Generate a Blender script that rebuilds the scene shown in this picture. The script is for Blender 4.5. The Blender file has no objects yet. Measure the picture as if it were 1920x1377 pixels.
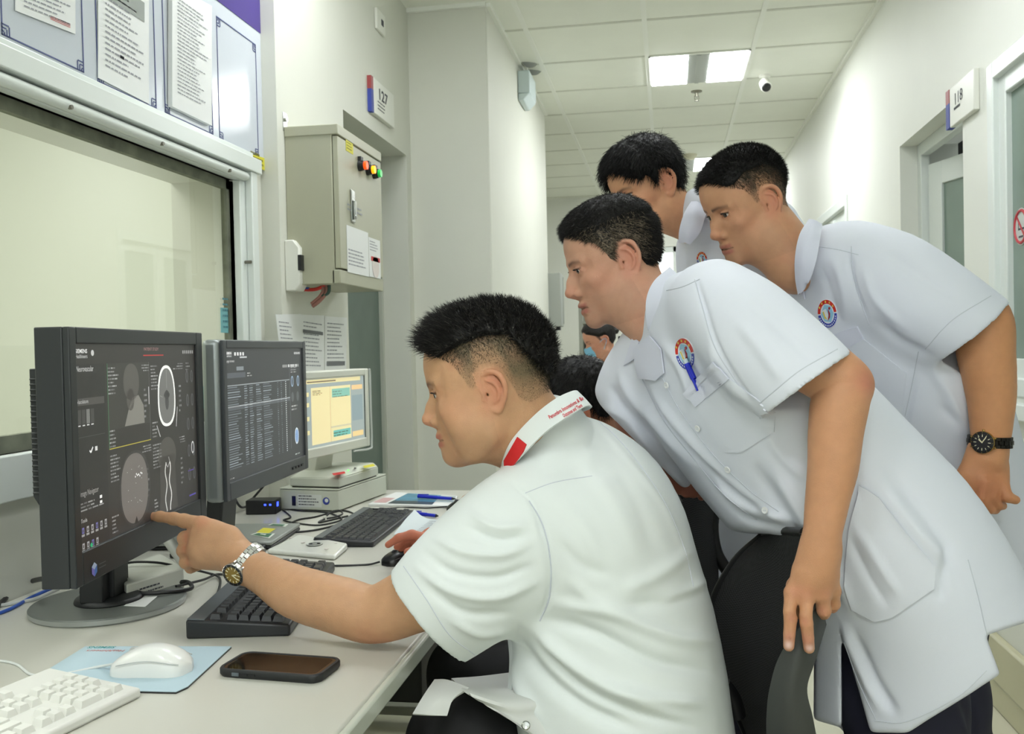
import bpy, bmesh, math, random
import numpy as np
from mathutils import Vector, Matrix
from mathutils.bvhtree import BVHTree
random.seed(7); np.random.seed(7)
sc = bpy.context.scene; COL = sc.collection
PI = math.pi
# ---------------------------------------------------------------- camera, world, exposure
F = 1740.0; CAMH = 1.22; PSI = 0.1672526; TH = 0.0195635; RHO = 0.022
W_ = np.array([-math.sin(PSI)*math.cos(TH), math.cos(PSI)*math.cos(TH), -math.sin(TH)])
_r0 = np.array([math.cos(PSI), math.sin(PSI), 0.0]); _u0 = np.cross(_r0, W_)
R_ = _r0*math.cos(RHO)-_u0*math.sin(RHO); U_ = _u0*math.cos(RHO)+_r0*math.sin(RHO)
C_ = np.array([0, 0, CAMH])
cd = bpy.data.cameras.new('camera'); cam = bpy.data.objects.new('camera', cd); COL.objects.link(cam)
cam.matrix_world = Matrix(((R_[0], U_[0], -W_[0], 0), (R_[1], U_[1], -W_[1], 0), (R_[2], U_[2], -W_[2], CAMH), (0, 0, 0, 1)))
cd.sensor_width = 36; cd.lens = F/1920*36; cd.clip_start = 0.05; cd.clip_end = 60
cd.dof.use_dof = True; cd.dof.focus_distance = 1.6; cd.dof.aperture_fstop = 13.0
sc.camera = cam
sc.view_settings.view_transform = 'Standard'; sc.view_settings.look = 'None'
sc.view_settings.exposure = 0.12; sc.view_settings.gamma = 1.0
sc.view_settings.use_curve_mapping = False
wd = bpy.data.worlds.new('world'); sc.world = wd; wd.use_nodes = True
wd.node_tree.nodes['Background'].inputs[0].default_value = (0.93, 1.0, 0.97, 1)
wd.node_tree.nodes['Background'].inputs[1].default_value = 1.8
LAMP = 19.0            # ceiling panel strength

# ---------------------------------------------------------------- pixel -> place helpers (1920 x 1377 frame)
def ray(px, py): return W_+R_*((px-960)/F)-U_*((py-688.5)/F)
def P(px, py, d): return C_+ray(px, py)*d
def onx(px, py, X): v = ray(px, py); return C_+v*(X/v[0])
def ony(px, py, Y): v = ray(px, py); return C_+v*(Y/v[1])
def onz(px, py, Z): v = ray(px, py); return C_+v*((Z-CAMH)/v[2])
def prj(V):
    v = np.asarray(V, float)-C_; d = v@W_
    return 960+F*(v@R_)/d, 688.5-F*(v@U_)/d, d

# ---------------------------------------------------------------- materials
def s2l(c): return tuple(((x/255)/12.92 if x/255 <= 0.04045 else ((x/255+0.055)/1.055)**2.4) for x in c)
MATS = {}
def mat(name, rgb=(200, 200, 200), rough=0.5, metal=0.0, var=0.0, vscale=20, bump=0.0, bscale=200, emit=0.0, spec=0.5, attr=None, sss=0.0, alpha=1.0, coat=0.0, aemit=0.0, stretch=None):
    if name in MATS: return MATS[name]
    m = bpy.data.materials.new(name); m.use_nodes = True; nt = m.node_tree; b = nt.nodes['Principled BSDF']
    c = (*s2l(rgb), 1)
    b.inputs['Base Color'].default_value = c; b.inputs['Roughness'].default_value = rough
    b.inputs['Metallic'].default_value = metal; b.inputs['Specular IOR Level'].default_value = spec
    src = None
    if attr:
        a = nt.nodes.new('ShaderNodeAttribute'); a.attribute_name = attr; src = a.outputs['Color']
        nt.links.new(src, b.inputs['Base Color'])
        if aemit: nt.links.new(src, b.inputs['Emission Color']); b.inputs['Emission Strength'].default_value = aemit
    tc = nt.nodes.new('ShaderNodeTexCoord'); co = tc.outputs['Object']
    if stretch:
        mp = nt.nodes.new('ShaderNodeMapping'); mp.inputs['Scale'].default_value = stretch
        nt.links.new(co, mp.inputs[0]); co = mp.outputs[0]
    if var:
        n = nt.nodes.new('ShaderNodeTexNoise'); n.inputs['Scale'].default_value = vscale; n.inputs['Detail'].default_value = 4
        nt.links.new(co, n.inputs['Vector'])
        mx = nt.nodes.new('ShaderNodeMix'); mx.data_type = 'RGBA'; mx.blend_type = 'MULTIPLY'
        rp = nt.nodes.new('ShaderNodeMapRange'); rp.inputs['From Min'].default_value = .3; rp.inputs['From Max'].default_value = .7
        rp.inputs['To Min'].default_value = 1-var; rp.inputs['To Max'].default_value = 1.0
        nt.links.new(n.outputs['Fac'], rp.inputs['Value'])
        mx.inputs[0].default_value = 1.0; mx.inputs[6].default_value = c
        if src: nt.links.new(src, mx.inputs[6])
        nt.links.new(rp.outputs[0], mx.inputs[7]); nt.links.new(mx.outputs[2], b.inputs['Base Color'])
    if bump:
        n2 = nt.nodes.new('ShaderNodeTexNoise'); n2.inputs['Scale'].default_value = bscale; n2.inputs['Detail'].default_value = 3
        nt.links.new(co, n2.inputs['Vector'])
        bp = nt.nodes.new('ShaderNodeBump'); bp.inputs['Strength'].default_value = bump; bp.inputs['Distance'].default_value = 0.002
        nt.links.new(n2.outputs['Fac'], bp.inputs['Height']); nt.links.new(bp.outputs[0], b.inputs['Normal'])
    if emit: b.inputs['Emission Color'].default_value = c; b.inputs['Emission Strength'].default_value = emit
    if sss:
        b.inputs['Subsurface Weight'].default_value = sss; b.inputs['Subsurface Radius'].default_value = (0.6, 0.25, 0.12)
        b.inputs['Subsurface Scale'].default_value = 0.012
    if coat: b.inputs['Coat Weight'].default_value = coat; b.inputs['Coat Roughness'].default_value = 0.05
    if alpha < 1: b.inputs['Alpha'].default_value = alpha
    MATS[name] = m; return m

# ---------------------------------------------------------------- mesh builder
def rotz(a): c, s = math.cos(a), math.sin(a); return np.array([[c, -s, 0], [s, c, 0], [0, 0, 1.0]])
def frame_of(d, up=(0, 0, 1)):
    d = np.asarray(d, float); d = d/(np.linalg.norm(d)+1e-12); up = np.asarray(up, float)
    if abs(d@up) > .98: up = np.array([1.0, 0, 0])
    a = np.cross(up, d); a /= np.linalg.norm(a); b = np.cross(d, a); return a, b, d
def catmull(pts, n=6):
    p = np.asarray(pts, float)
    if len(p) < 3: return p
    q = np.vstack([2*p[0]-p[1], p, 2*p[-1]-p[-2]]); out = []
    for i in range(1, len(q)-2):
        for t in np.linspace(0, 1, n, endpoint=False):
            out.append(.5*((2*q[i])+(-q[i-1]+q[i+1])*t+(2*q[i-1]-5*q[i]+4*q[i+1]-q[i+2])*t*t+(-q[i-1]+3*q[i]-3*q[i+1]+q[i+2])*t**3))
    out.append(q[-2]); return np.array(out)
class MB:
    def __init__(s): s.v = []; s.f = []; s.m = []; s.n = 0
    def add(s, V, Fc, mi=0):
        V = np.asarray(V, float); s.v.append(V); s.f += [tuple(i+s.n for i in f) for f in Fc]; s.m += [mi]*len(Fc); s.n += len(V); return s
    def box(s, lo, hi, mi=0, R=None, c=None):
        lo = np.asarray(lo, float); hi = np.asarray(hi, float)
        V = np.array([[x, y, z] for x in (lo[0], hi[0]) for y in (lo[1], hi[1]) for z in (lo[2], hi[2])])
        if R is not None: V = V@np.asarray(R).T
        if c is not None: V = V+np.asarray(c)
        return s.add(V, [(0, 1, 3, 2), (4, 6, 7, 5), (0, 4, 5, 1), (2, 3, 7, 6), (0, 2, 6, 4), (1, 5, 7, 3)], mi)
    def hexa(s, q, off, mi=0):            # quad q (4 corners) extruded by vector off
        q = np.asarray(q, float); V = np.vstack([q, q+np.asarray(off)])
        return s.add(V, [(0, 3, 2, 1), (4, 5, 6, 7), (0, 1, 5, 4), (1, 2, 6, 5), (2, 3, 7, 6), (3, 0, 4, 7)], mi)
    def quad(s, q, mi=0): return s.add(q, [(0, 1, 2, 3)], mi)
    def prism(s, poly, off, mi=0):
        q = np.asarray(poly, float); n = len(q); V = np.vstack([q, q+np.asarray(off)])
        return s.add(V, [tuple(range(n))[::-1], tuple(range(n, 2*n))]+[(i, (i+1) % n, n+(i+1) % n, n+i) for i in range(n)], mi)
    def poly(s, q, mi=0): return s.add(q, [tuple(range(len(q)))], mi)
    def tube(s, pts, r, mi=0, k=8, sm=0, flat=1.0):
        p = catmull(pts, sm) if sm else np.asarray(pts, float)
        n = len(p); rr = np.interp(np.linspace(0, 1, n), np.linspace(0, 1, len(r)), r) if hasattr(r, '__len__') else np.full(n, r)
        V = []; pa = None
        for i in range(n):
            d = p[min(i+1, n-1)]-p[max(i-1, 0)]
            a, b, dd = frame_of(d, (0, 0, 1) if pa is None else np.cross(d/(np.linalg.norm(d)+1e-12), pa))
            pa = a
            for j in range(k):
                t = 2*PI*j/k; V.append(p[i]+rr[i]*(a*math.cos(t)+b*math.sin(t)*flat))
        Fc = [(i*k+j, i*k+(j+1) % k, (i+1)*k+(j+1) % k, (i+1)*k+j) for i in range(n-1) for j in range(k)]
        Fc += [tuple(range(k))[::-1], tuple(range((n-1)*k, n*k))]
        return s.add(V, Fc, mi)
    def lathe(s, prof, c, ax=(0, 0, 1), mi=0, k=24, sx=1.0, sy=1.0, a0=None):   # prof: (radius, height)
        if a0 is None: a, b, d = frame_of(ax)
        else: a, b, d = a0
        V = [np.asarray(c)+a*r*sx*math.cos(2*PI*j/k)+b*r*sy*math.sin(2*PI*j/k)+d*h for r, h in prof for j in range(k)]
        n = len(prof)
        Fc = [(i*k+j, i*k+(j+1) % k, (i+1)*k+(j+1) % k, (i+1)*k+j) for i in range(n-1) for j in range(k)]
        Fc += [tuple(range(k))[::-1], tuple(range((n-1)*k, n*k))]
        return s.add(V, Fc, mi)
    def cyl(s, a, b, r, mi=0, k=16): return s.tube([a, b], r, mi, k)
    def build(s, name, mats, parent=None, world=True, bevel=0, smooth=False, seg=2, cols=None, flip=False):
        V = np.vstack(s.v)
        if world and parent is not None: V = V-worldloc(parent)
        me = bpy.data.meshes.new(name); me.from_pydata(V.tolist(), [], s.f)
        if not isinstance(mats, (list, tuple)): mats = [mats]
        for m in mats: me.materials.append(m)
        me.polygons.foreach_set('material_index', s.m)
        bm = bmesh.new(); bm.from_mesh(me); bmesh.ops.recalc_face_normals(bm, faces=bm.faces); bm.to_mesh(me); bm.free()
        if smooth:
            me.polygons.foreach_set('use_smooth', [True]*len(me.polygons))
            me.set_sharp_from_angle(angle=math.radians(40))
        me.update()
        o = bpy.data.objects.new(name, me); COL.objects.link(o)
        if parent is not None: o.parent = parent
        if bevel:
            bv = o.modifiers.new('bevel', 'BEVEL'); bv.width = bevel; bv.segments = seg; bv.limit_method = 'ANGLE'; bv.angle_limit = math.radians(40)
            bv.harden_normals = False
            me.polygons.foreach_set('use_smooth', [True]*len(me.polygons)); me.set_sharp_from_angle(angle=math.radians(40))
        return o
def worldloc(o):
    L = np.zeros(3)
    while o is not None: L += np.array(o.location); o = o.parent
    return L
def tag(o, label=None, cat=None, group=None, kind=None):
    if label: o['label'] = label
    if cat: o['category'] = cat
    if group: o['group'] = group
    if kind: o['kind'] = kind
    return o
def thing(name, label, cat, at=(0, 0, 0), rz=0.0, group=None):
    o = bpy.data.objects.new(name, None); COL.objects.link(o); o.location = tuple(at); o.rotation_euler = (0, 0, rz); o.empty_display_size = .05
    return tag(o, label, cat, group)
def struct(o): o['kind'] = 'structure'; return o
def copy_obj(o, parent, loc=None):
    c = o.copy(); COL.objects.link(c); c.parent = parent
    if loc is not None: c.location = loc
    return c
def text_verts(txt, size=1.0, bold=False):
    cu = bpy.data.curves.new('t', 'FONT'); cu.body = txt; cu.size = size; cu.resolution_u = 2; cu.offset = 0.02*size if bold else 0
    o = bpy.data.objects.new('t', cu); COL.objects.link(o)
    dg = bpy.context.evaluated_depsgraph_get(); me = bpy.data.meshes.new_from_object(o.evaluated_get(dg))
    V = np.array([v.co[:] for v in me.vertices]); Fc = [tuple(p.vertices) for p in me.polygons]
    bpy.data.objects.remove(o); bpy.data.curves.remove(cu); bpy.data.meshes.remove(me)
    return V, Fc
def add_text(mb, txt, o, ux, uy, size, mi=0, bold=False, width=None):   # o origin, ux/uy unit vectors on the surface
    V, Fc = text_verts(txt, size, bold)
    if width: V[:, 0] *= width/(V[:, 0].max()-V[:, 0].min()+1e-9)
    ux = np.asarray(ux); uy = np.asarray(uy)
    mb.add(np.asarray(o)+V[:, :1]*ux+V[:, 1:2]*uy, Fc, mi)
def text_lines(mb, o, ux, uy, w, h, n, mi=0, seed=0, th=.35, words=True):   # rows of small illegible print
    rg = random.Random(seed); ux = np.asarray(ux); uy = np.asarray(uy); o = np.asarray(o)
    for i in range(n):
        y = h*(1-(i+.5)/n); x = 0; L = w*rg.uniform(.55, 1)
        while x < L-1e-6:
            ww = min(rg.uniform(.03, .14)*w, L-x) if words else L
            q = [o+ux*x+uy*y, o+ux*(x+ww)+uy*y, o+ux*(x+ww)+uy*(y+th*h/n), o+ux*x+uy*(y+th*h/n)]
            mb.quad(q, mi); x += ww+.02*w
# ---------------------------------------------------------------- the room
CZ = 2.88
M_wall = mat('wall_paint', (216, 217, 206), .6, var=.03, vscale=3, bump=.05, bscale=60)
M_wall2 = mat('wall_paint_right', (230, 232, 224), .6, var=.03, vscale=2.5, bump=.05, bscale=60)
M_ceil = mat('ceiling_tile', (240, 242, 232), .8, var=.03, vscale=5, bump=.1, bscale=300)
M_tbar = mat('ceiling_bar', (240, 242, 234), .5)
M_floor = mat('floor_tile', (205, 203, 180), .25, var=.08, vscale=3)
M_alu = mat('white_frame', (224, 230, 226), .35)
M_frost = mat('frosted_glass', (128, 146, 136), .18, var=.1, vscale=6)
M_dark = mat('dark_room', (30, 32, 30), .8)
M_white = mat('white_plastic', (226, 227, 218), .4)
M_black = mat('black_plastic', (22, 23, 25), .4)
M_paper = mat('paper', (226, 228, 226), .7)
M_ink = mat('ink', (70, 72, 78), .8)
M_inkl = mat('ink_light', (150, 152, 158), .8)
M_red = mat('red_print', (196, 40, 40), .6)
M_blue = mat('blue_print', (50, 66, 150), .6)
M_chrome = mat('chrome', (190, 192, 190), .22, 1.0)
M_yel = mat('yellow_label', (214, 206, 60), .6)
def wall_boxes(name, boxes, m, bevel=0):
    b = MB()
    for lo, hi in boxes: b.box(lo, hi)
    return struct(b.build(name, m, bevel=bevel))
XL, XL2, XP, XR = -1.28, -1.22, -0.83, 1.06
YP0, YP1 = 4.40, 6.54
YE = 10.3
wall_boxes('floor', [((-4.2, -2.6, -.1), (1.6, 12.5, 0))], M_floor)
wall_boxes('ceiling', [((-4.2, -2.6, CZ), (1.6, 12.5, CZ+.1))], M_ceil)
b = MB()
for x in (-.70, -.09, .50, 1.045): b.box((x-.013, -2.4, CZ-.004), (x+.013, YE, CZ+.01))
b.box((-1.28, -2.4, CZ-.004), (-1.255, YP0, CZ+.01))
struct(b.build('trim_1', M_tbar)); b = MB()
for k in range(-13, 9):
    y = 5.41+.6*k
    if y > -2.4: b.box((-1.28 if y < YP0 else (XP if y < YP1 else -3.0), y-.011, CZ-.003), (1.06, y+.011, CZ+.01))
struct(b.build('trim_2', mat('ceiling_joint', (208, 210, 198), .6))); b = MB()
b.box((XP, YP0, CZ-.02), (XP+.02, YP1, CZ)); b.box((XR-.02, -2.4, CZ-.02), (XR, YE, CZ)); b.box((-1.22, YP0-.02, CZ-.02), (XP, YP0, CZ))
struct(b.build('trim_3', M_tbar))
# left wall with the control-room window (opening Y 0.3..2.52, z 1.03..1.75)
WY0, WY1, WZ0, WZ1 = 0.2, 2.62, 1.035, 1.745
YS = float(onx(521, 300, XL2)[1])
wall_boxes('wall_left', [((XL-.2, -2.6, 0), (XL, WY0, CZ)), ((XL-.2, WY1, 0), (XL, YS, CZ)), ((XL-.2, WY0, 0), (XL, WY1, WZ0)), ((XL-.2, WY0, WZ1), (XL, WY1, CZ))], M_wall)
YD0, YD1 = float(onx(643, 205, XL2)[1]), float(onx(762, 290, XL2)[1]); ZD = float(onx(643, 205, XL2)[2])
wall_boxes('wall_left_corridor', [((XL-.2, YS, 0), (XL2, YD0, CZ)), ((XL-.3, YD1, 0), (XL2, YP0, CZ)), ((XL-.3, YD0, ZD), (XL2, YD1, CZ))], M_wall)
wall_boxes('wall_pillar', [((-3.2, YP0, 0), (XP, YP1, CZ))], M_wall, bevel=.006)
wall_boxes('wall_end', [((-4.2, YE, 0), (-.35, YE+.2, CZ)), ((-.35, YE, 2.3), (.55, YE+.2, CZ)), ((.55, YE, 0), (1.6, YE+.2, CZ))], M_wall2)
wall_boxes('wall_back', [((-4.2, -2.8, 0), (-1.25, -2.6, CZ)), ((1.0, -2.8, 0), (1.6, -2.6, CZ)), ((-1.25, -2.8, 0), (1.0, -2.6, .7)), ((-1.25, -2.8, 2.7), (1.0, -2.6, CZ))], M_wall)
b = MB(); [b.box((x-.03, -2.74, .7), (x+.03, -2.68, 2.7)) for x in (-1.22, -.5, .25, .97)]; b.box((-1.25, -2.74, .7), (1, -2.68, .76)); b.box((-1.25, -2.74, 2.64), (1, -2.68, 2.7)); struct(b.build('window_3', M_alu))  # unseen window added so world light fills in from behind the camera
wall_boxes('wall_room_left', [((-3.4, YP1, 0), (-3.2, YE, CZ))], M_wall)
# end door, open to daylight
b = MB()
for x0, x1 in ((-.35, -.29), (.07, .13), (.49, .55)): b.box((x0, YE+.02, 0), (x1, YE+.08, 2.3))
b.box((-.35, YE+.02, 2.24), (.55, YE+.08, 2.3)); struct(b.build('door_3', M_alu, bevel=.004))
# room behind the window glass
M_roomw = mat('control_room_wall', (226, 228, 218), .8)
rx = -3.6
wall_boxes('wall_scanner_room', [((rx-.1, -1.5, .0), (rx, 4.5, 2.9)), ((rx, -1.6, 0), (XL-.2, -1.5, 2.9)), ((rx, 4.3, 0), (XL-.3, 4.39, 2.9)), ((rx, -1.5, 2.85), (XL-.2, 4.3, 2.9)), ((rx, -1.5, 0), (XL-.2, 4.3, .02))], M_roomw)
lt = bpy.data.lights.new('scanner_room_lamp', 'AREA'); lt.shape = 'RECTANGLE'; lt.size = 1.6; lt.size_y = 3.6; lt.energy = 60; lt.color = (.99, 1, .97)
lo = bpy.data.objects.new('scanner_room_lamp', lt); COL.objects.link(lo); lo.location = (-2.6, 1.5, 2.8)
# window frame (white aluminium), sill, grime and glass
b = MB(); f = .0
xf = XL+.035
b.box((XL-.02, WY0-.1, WZ1), (XL+.022, WY1+.10, WZ1+.10)); b.box((XL+.022, WY0-.1, WZ1+.03), (xf+.015, WY1+.10, WZ1+.075))
b.box((XL-.02, WY1, WZ0-.07), (XL+.022, WY1+.09, WZ1)); b.box((XL+.022, WY1+.035, WZ0-.07), (xf+.01, WY1+.075, WZ1+.03))
b.box((XL-.02, WY0, WZ0-.09), (XL+.022, WY1, WZ0)); b.box((XL-.02, WY0-.1, WZ0-.09), (xf, WY0, WZ1))
b.tube([(xf-.002, WY0, WZ1+.012), (xf-.002, WY1+.02, WZ1+.012)], .013, k=10)
wf = struct(b.build('window_1', M_alu, bevel=.003))
b = MB()
for y in np.arange(.35, 2.6, .36): b.cyl((xf+.006, y, WZ1+.006), (xf+.014, y, WZ1+.006), .005, k=8)
for z in (1.25, 1.5): b.cyl((xf+.008, WY1+.02, z), (xf-.012, WY1+.02, z), .005, k=8)
b.build('screw', mat('screw_dull', (120, 118, 108), .4, .6), wf)
b = MB(); b.box((XL-.03, WY0, WZ1-.028), (XL-.012, WY1, WZ1)); b.box((XL-.03, WY1-.02, WZ0), (XL-.012, WY1, WZ1)); b.box((XL-.03, WY0, WZ0), (XL-.012, WY1, WZ0+.035))
b.build('gasket', mat('old_sealant', (132, 136, 118), .8, var=.5, vscale=14), wf)
mg = bpy.data.materials.new('lead_glass'); mg.use_nodes = True; nt = mg.node_tree; nt.nodes.clear()
o_ = nt.nodes.new('ShaderNodeOutputMaterial'); mx = nt.nodes.new('ShaderNodeMixShader'); tr = nt.nodes.new('ShaderNodeBsdfTransparent'); gl = nt.nodes.new('ShaderNodeBsdfGlossy')
fr = nt.nodes.new('ShaderNodeFresnel'); fr.inputs[0].default_value = 1.75
tr.inputs[0].default_value = (.95, .975, .92, 1); gl.inputs['Roughness'].default_value = .02
nt.links.new(fr.outputs[0], mx.inputs[0]); nt.links.new(tr.outputs[0], mx.inputs[1]); nt.links.new(gl.outputs[0], mx.inputs[2]); nt.links.new(mx.outputs[0], o_.inputs[0])
b = MB(); b.quad([(XL-.02, WY0, WZ0), (XL-.02, WY1, WZ0), (XL-.02, WY1, WZ1), (XL-.02, WY0, WZ1)])
b.build('glass', mg, wf)
# objects low behind the glass: dark ledge strip
b = MB(); b.box((XL-.2, WY0, WZ0-.005), (XL-.05, WY1, WZ0+.012)); b.build('window_sill', mat('dusty_ledge', (120, 122, 104), .8, var=.6, vscale=9), wf)
# left door 127 recess
b = MB(); xd = -1.36
b.box((xd-.05, YD0, 0), (xd+.01, YD0+.11, ZD)); b.box((xd-.05, YD1-.02, 0), (xd+.01, YD1, ZD)); b.box((xd-.05, YD0, ZD-.06), (xd+.01, YD1, ZD))
dr = struct(b.build('door_1', mat('door_frame_grey', (184, 188, 176), .4), bevel=.003))
b = MB(); b.box((xd-.04, YD0+.11, 0.02), (xd-.01, YD1-.02, ZD-.06)); b.build('door_panel', mat('door_glass_green', (96, 114, 106), .2, var=.15, vscale=4), dr)
# right wall: window 2 (Y..3.27), niche door 118 (3.60..4.42), far door, skirting
ZN = 2.105; W2a, W2b = 1.2, 3.30; W2z0, W2z1 = 1.06, 2.115
D0, D1 = 3.585, 4.50; E0, E1 = 5.75, 6.85
wall_boxes('wall_right', [((XR, -2.6, 0), (XR+.25, W2a, CZ)), ((XR, W2a, 0), (XR+.25, W2b, W2z0)), ((XR, W2a, W2z1), (XR+.25, W2b, CZ)),
  ((XR, W2b, 0), (XR+.25, D0, CZ)), ((XR, D0, ZN), (XR+.25, D1, CZ)), ((XR, D1, 0), (XR+.25, E0, CZ)), ((XR, E0, 2.09), (XR+.25, E1, CZ)), ((XR, E1, 0), (XR+.25, YE, CZ))], M_wall2)
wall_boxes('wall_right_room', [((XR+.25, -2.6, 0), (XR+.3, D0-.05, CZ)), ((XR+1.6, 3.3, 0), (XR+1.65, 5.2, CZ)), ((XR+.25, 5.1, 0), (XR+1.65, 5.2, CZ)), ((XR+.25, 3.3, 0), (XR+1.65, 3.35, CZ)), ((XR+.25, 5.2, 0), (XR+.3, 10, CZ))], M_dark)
b = MB(); b.box((XR-.022, -2.6, 0), (XR, D0, .095)); b.box((XR-.03, -2.6, .095), (XR, D0, .245)); b.box((XR-.022, D1, 0), (XR, E0, .2)); struct(b.build('baseboard_right', mat('skirting_tile', (196, 192, 160), .35, var=.05, vscale=5), bevel=.008))
b = MB(); b.box((XL2, YS, 0), (XL2+.015, YD0, .12)); b.box((-1.2, YP0-.015, 0), (XP, YP0, .12)); b.box((XP, YP0, 0), (XP+.015, YP1, .12)); struct(b.build('baseboard_left', M_floor))
b = MB(); x0 = XR-.012
def rframe(b, y0, y1, z0, z1, w, xa, xb):
    b.box((xa, y0, z0), (xb, y0+w, z1)); b.box((xa, y1-w, z0), (xb, y1, z1)); b.box((xa, y0+w, z1-w), (xb, y1-w, z1)); b.box((xa, y0+w, z0), (xb, y1-w, z0+w))
rframe(b, W2a, W2b, W2z0-.02, W2z1, .055, XR-.01, XR+.06); rframe(b, W2a+.05, W2b-.045, W2z0+.03, W2z1-.05, .065, XR+.01, XR+.06)
b.box((XR-.03, W2a, W2z0-.09), (XR+.04, W2b+.02, W2z0-.04))
w2 = struct(b.build('window_2', M_alu, bevel=.004))
b = MB(); b.box((XR+.03, W2a+.1, W2z0+.08), (XR+.045, W2b-.1, W2z1-.1)); b.build('pane', M_frost, w2)
# no-smoking sticker on the pane
sx = XR+.029; s0 = onx(1915, 425, sx)
b = MB(); AX = ((0, -1, 0), (0, 0, 1), (-1, 0, 0)); a0 = tuple(np.array(a, float) for a in AX)
b.lathe([(.058, .0002), (.058, .001)], s0, mi=0, k=32, a0=(np.array([0, 1., 0]), np.array([0, 0, 1.]), np.array([-1., 0, 0]))); b.tube([s0+np.array([-.0015, .050*math.cos(t_), .050*math.sin(t_)]) for t_ in np.linspace(0, 2*PI, 33)], .0045, mi=1, k=6)
b.box((-.0005, -.048, -.004), (.0005, .048, .004), 1, R=[[1, 0, 0], [0, .70, -.72], [0, .72, .70]], c=s0+np.array([-.0022, 0, 0]))
b.box((-.0018, -.030, -.010), (-.0012, .016, -.004), 2, c=s0); b.box((-.0018, .018, -.010), (-.0012, .022, .018), 2, c=s0); b.box((-.0018, -.018, -.034), (-.0012, .018, -.028), 2, c=s0)
b.build('no_smoking_sticker', [mat('sticker_white', (196, 200, 196), .5), mat('sticker_red', (190, 60, 70), .5), M_ink], w2)
b = MB(); xn = XR+.075
rframe(b, D0, D1, -.05, ZN, .055, xn, xn+.04)
d2 = struct(b.build('door_2', M_alu, bevel=.003))
# leaf ajar inward, hinged at the far side
hy = D1-.06; ang = math.radians(17)
def leaf(y, z, off):      # y measured back from hinge
    return np.array([xn+.03+math.sin(ang)*y+off*math.cos(ang), hy-math.cos(ang)*y+off*math.sin(ang), z])
b = MB(); g = MB(); LW = .78
for y0, y1, z0, z1 in ((.0, .10, .03, ZN-.10), (LW-.1, LW, .03, ZN-.10), (.1, LW-.1, ZN-.2, ZN-.10), (.1, LW-.1, .03, .3)):
    b.hexa([leaf(y0, z0, 0), leaf(y1, z0, 0), leaf(y1, z1, 0), leaf(y0, z1, 0)], leaf(0, 0, .04)-leaf(0, 0, 0))
lf = b.build('door_leaf', M_alu, d2, bevel=.003)
g.hexa([leaf(.1, .3, .012), leaf(LW-.1, .3, .012), leaf(LW-.1, ZN-.2, .012), leaf(.1, ZN-.2, .012)], leaf(0, 0, .01)-leaf(0, 0, 0)); g.build('leaf_pane', M_frost, lf)
b = MB(); rframe(b, E0, E1, -.05, 2.09, .06, XR-.01, XR+.06); b.box((XR, (E0+E1)/2-.05, 0), (XR+.05, (E0+E1)/2+.05, 2.0)); rframe(b, E0+.06, E1-.06, 0, 2.03, .07, XR+.02, XR+.05)
d4 = struct(b.build('door_4', M_alu, bevel=.003))
b = MB(); b.box((XR+.03, E0+.1, .1), (XR+.045, E1-.1, 2.0)); b.build('pane', M_frost, d4)

# ---------------------------------------------------------------- ceiling fixtures
M_lamp = mat('lamp_panel', (250, 253, 255), .5, emit=LAMP); M_lamp2 = mat('lamp_panel_corridor', (250, 253, 255), .5, emit=LAMP*2.0)
M_refl = mat('lamp_reflector', (176, 180, 176), .6, .0)
for i, y in enumerate((-2.15, -.62, 2.41, 5.41, 8.43)):
    lab = ['recessed ceiling light furthest behind the camera, beside the back window', 'recessed ceiling light just behind the camera over the corridor', 'recessed ceiling light over the leaning men, just above the frame', 'recessed ceiling light with two bright square panels nearest the camera', 'small distant ceiling light between the two standing heads'][i] or 'recessed ceiling light above the desk, out of the frame'
    t = thing('ceiling_light', lab, 'light', (.205, y+.3, CZ-.02), group='recessed ceiling lights')
    b = MB(); x0, x1 = -.082, .492
    b.box((x0, y, CZ-.008), (x1, y+.015, CZ)); b.box((x0, y+.585, CZ-.008), (x1, y+.6, CZ)); b.box((x0, y, CZ-.008), (x0+.012, y+.6, CZ)); b.box((x1-.012, y, CZ-.008), (x1, y+.6, CZ)); b.build('frame', M_tbar, t)
    b = MB(); b.box((x0+.225, y+.015, CZ-.01), (x1-.225, y+.585, CZ-.002)); b.box((x0+.275, y+.015, CZ-.014), (x1-.275, y+.585, CZ-.004)); b.build('reflector', M_refl, t)
    for xa, xb in ((x0+.012, x0+.225), (x1-.225, x1-.012)):
        b = MB(); b.box((xa, y+.015, CZ-.012), (xb, y+.585, CZ-.001)); b.build('panel', M_lamp2 if i >= 3 else M_lamp, t)
# unseen panels added for extra light on the left half over the desk
for y, lab in ((-.62, 'narrow ceiling light over the near end of the desk, behind the camera'), (2.41, 'narrow ceiling light over the desk in front of the electrical cabinet, above the frame')):
    t = thing('ceiling_light', lab, 'light', (-.9, y+.3, CZ-.02), group='recessed ceiling lights')
    b = MB(); b.box((-1.08, y+.015, CZ-.012), (-.72, y+.585, CZ-.001)); b.build('panel', M_lamp, t)
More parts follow.
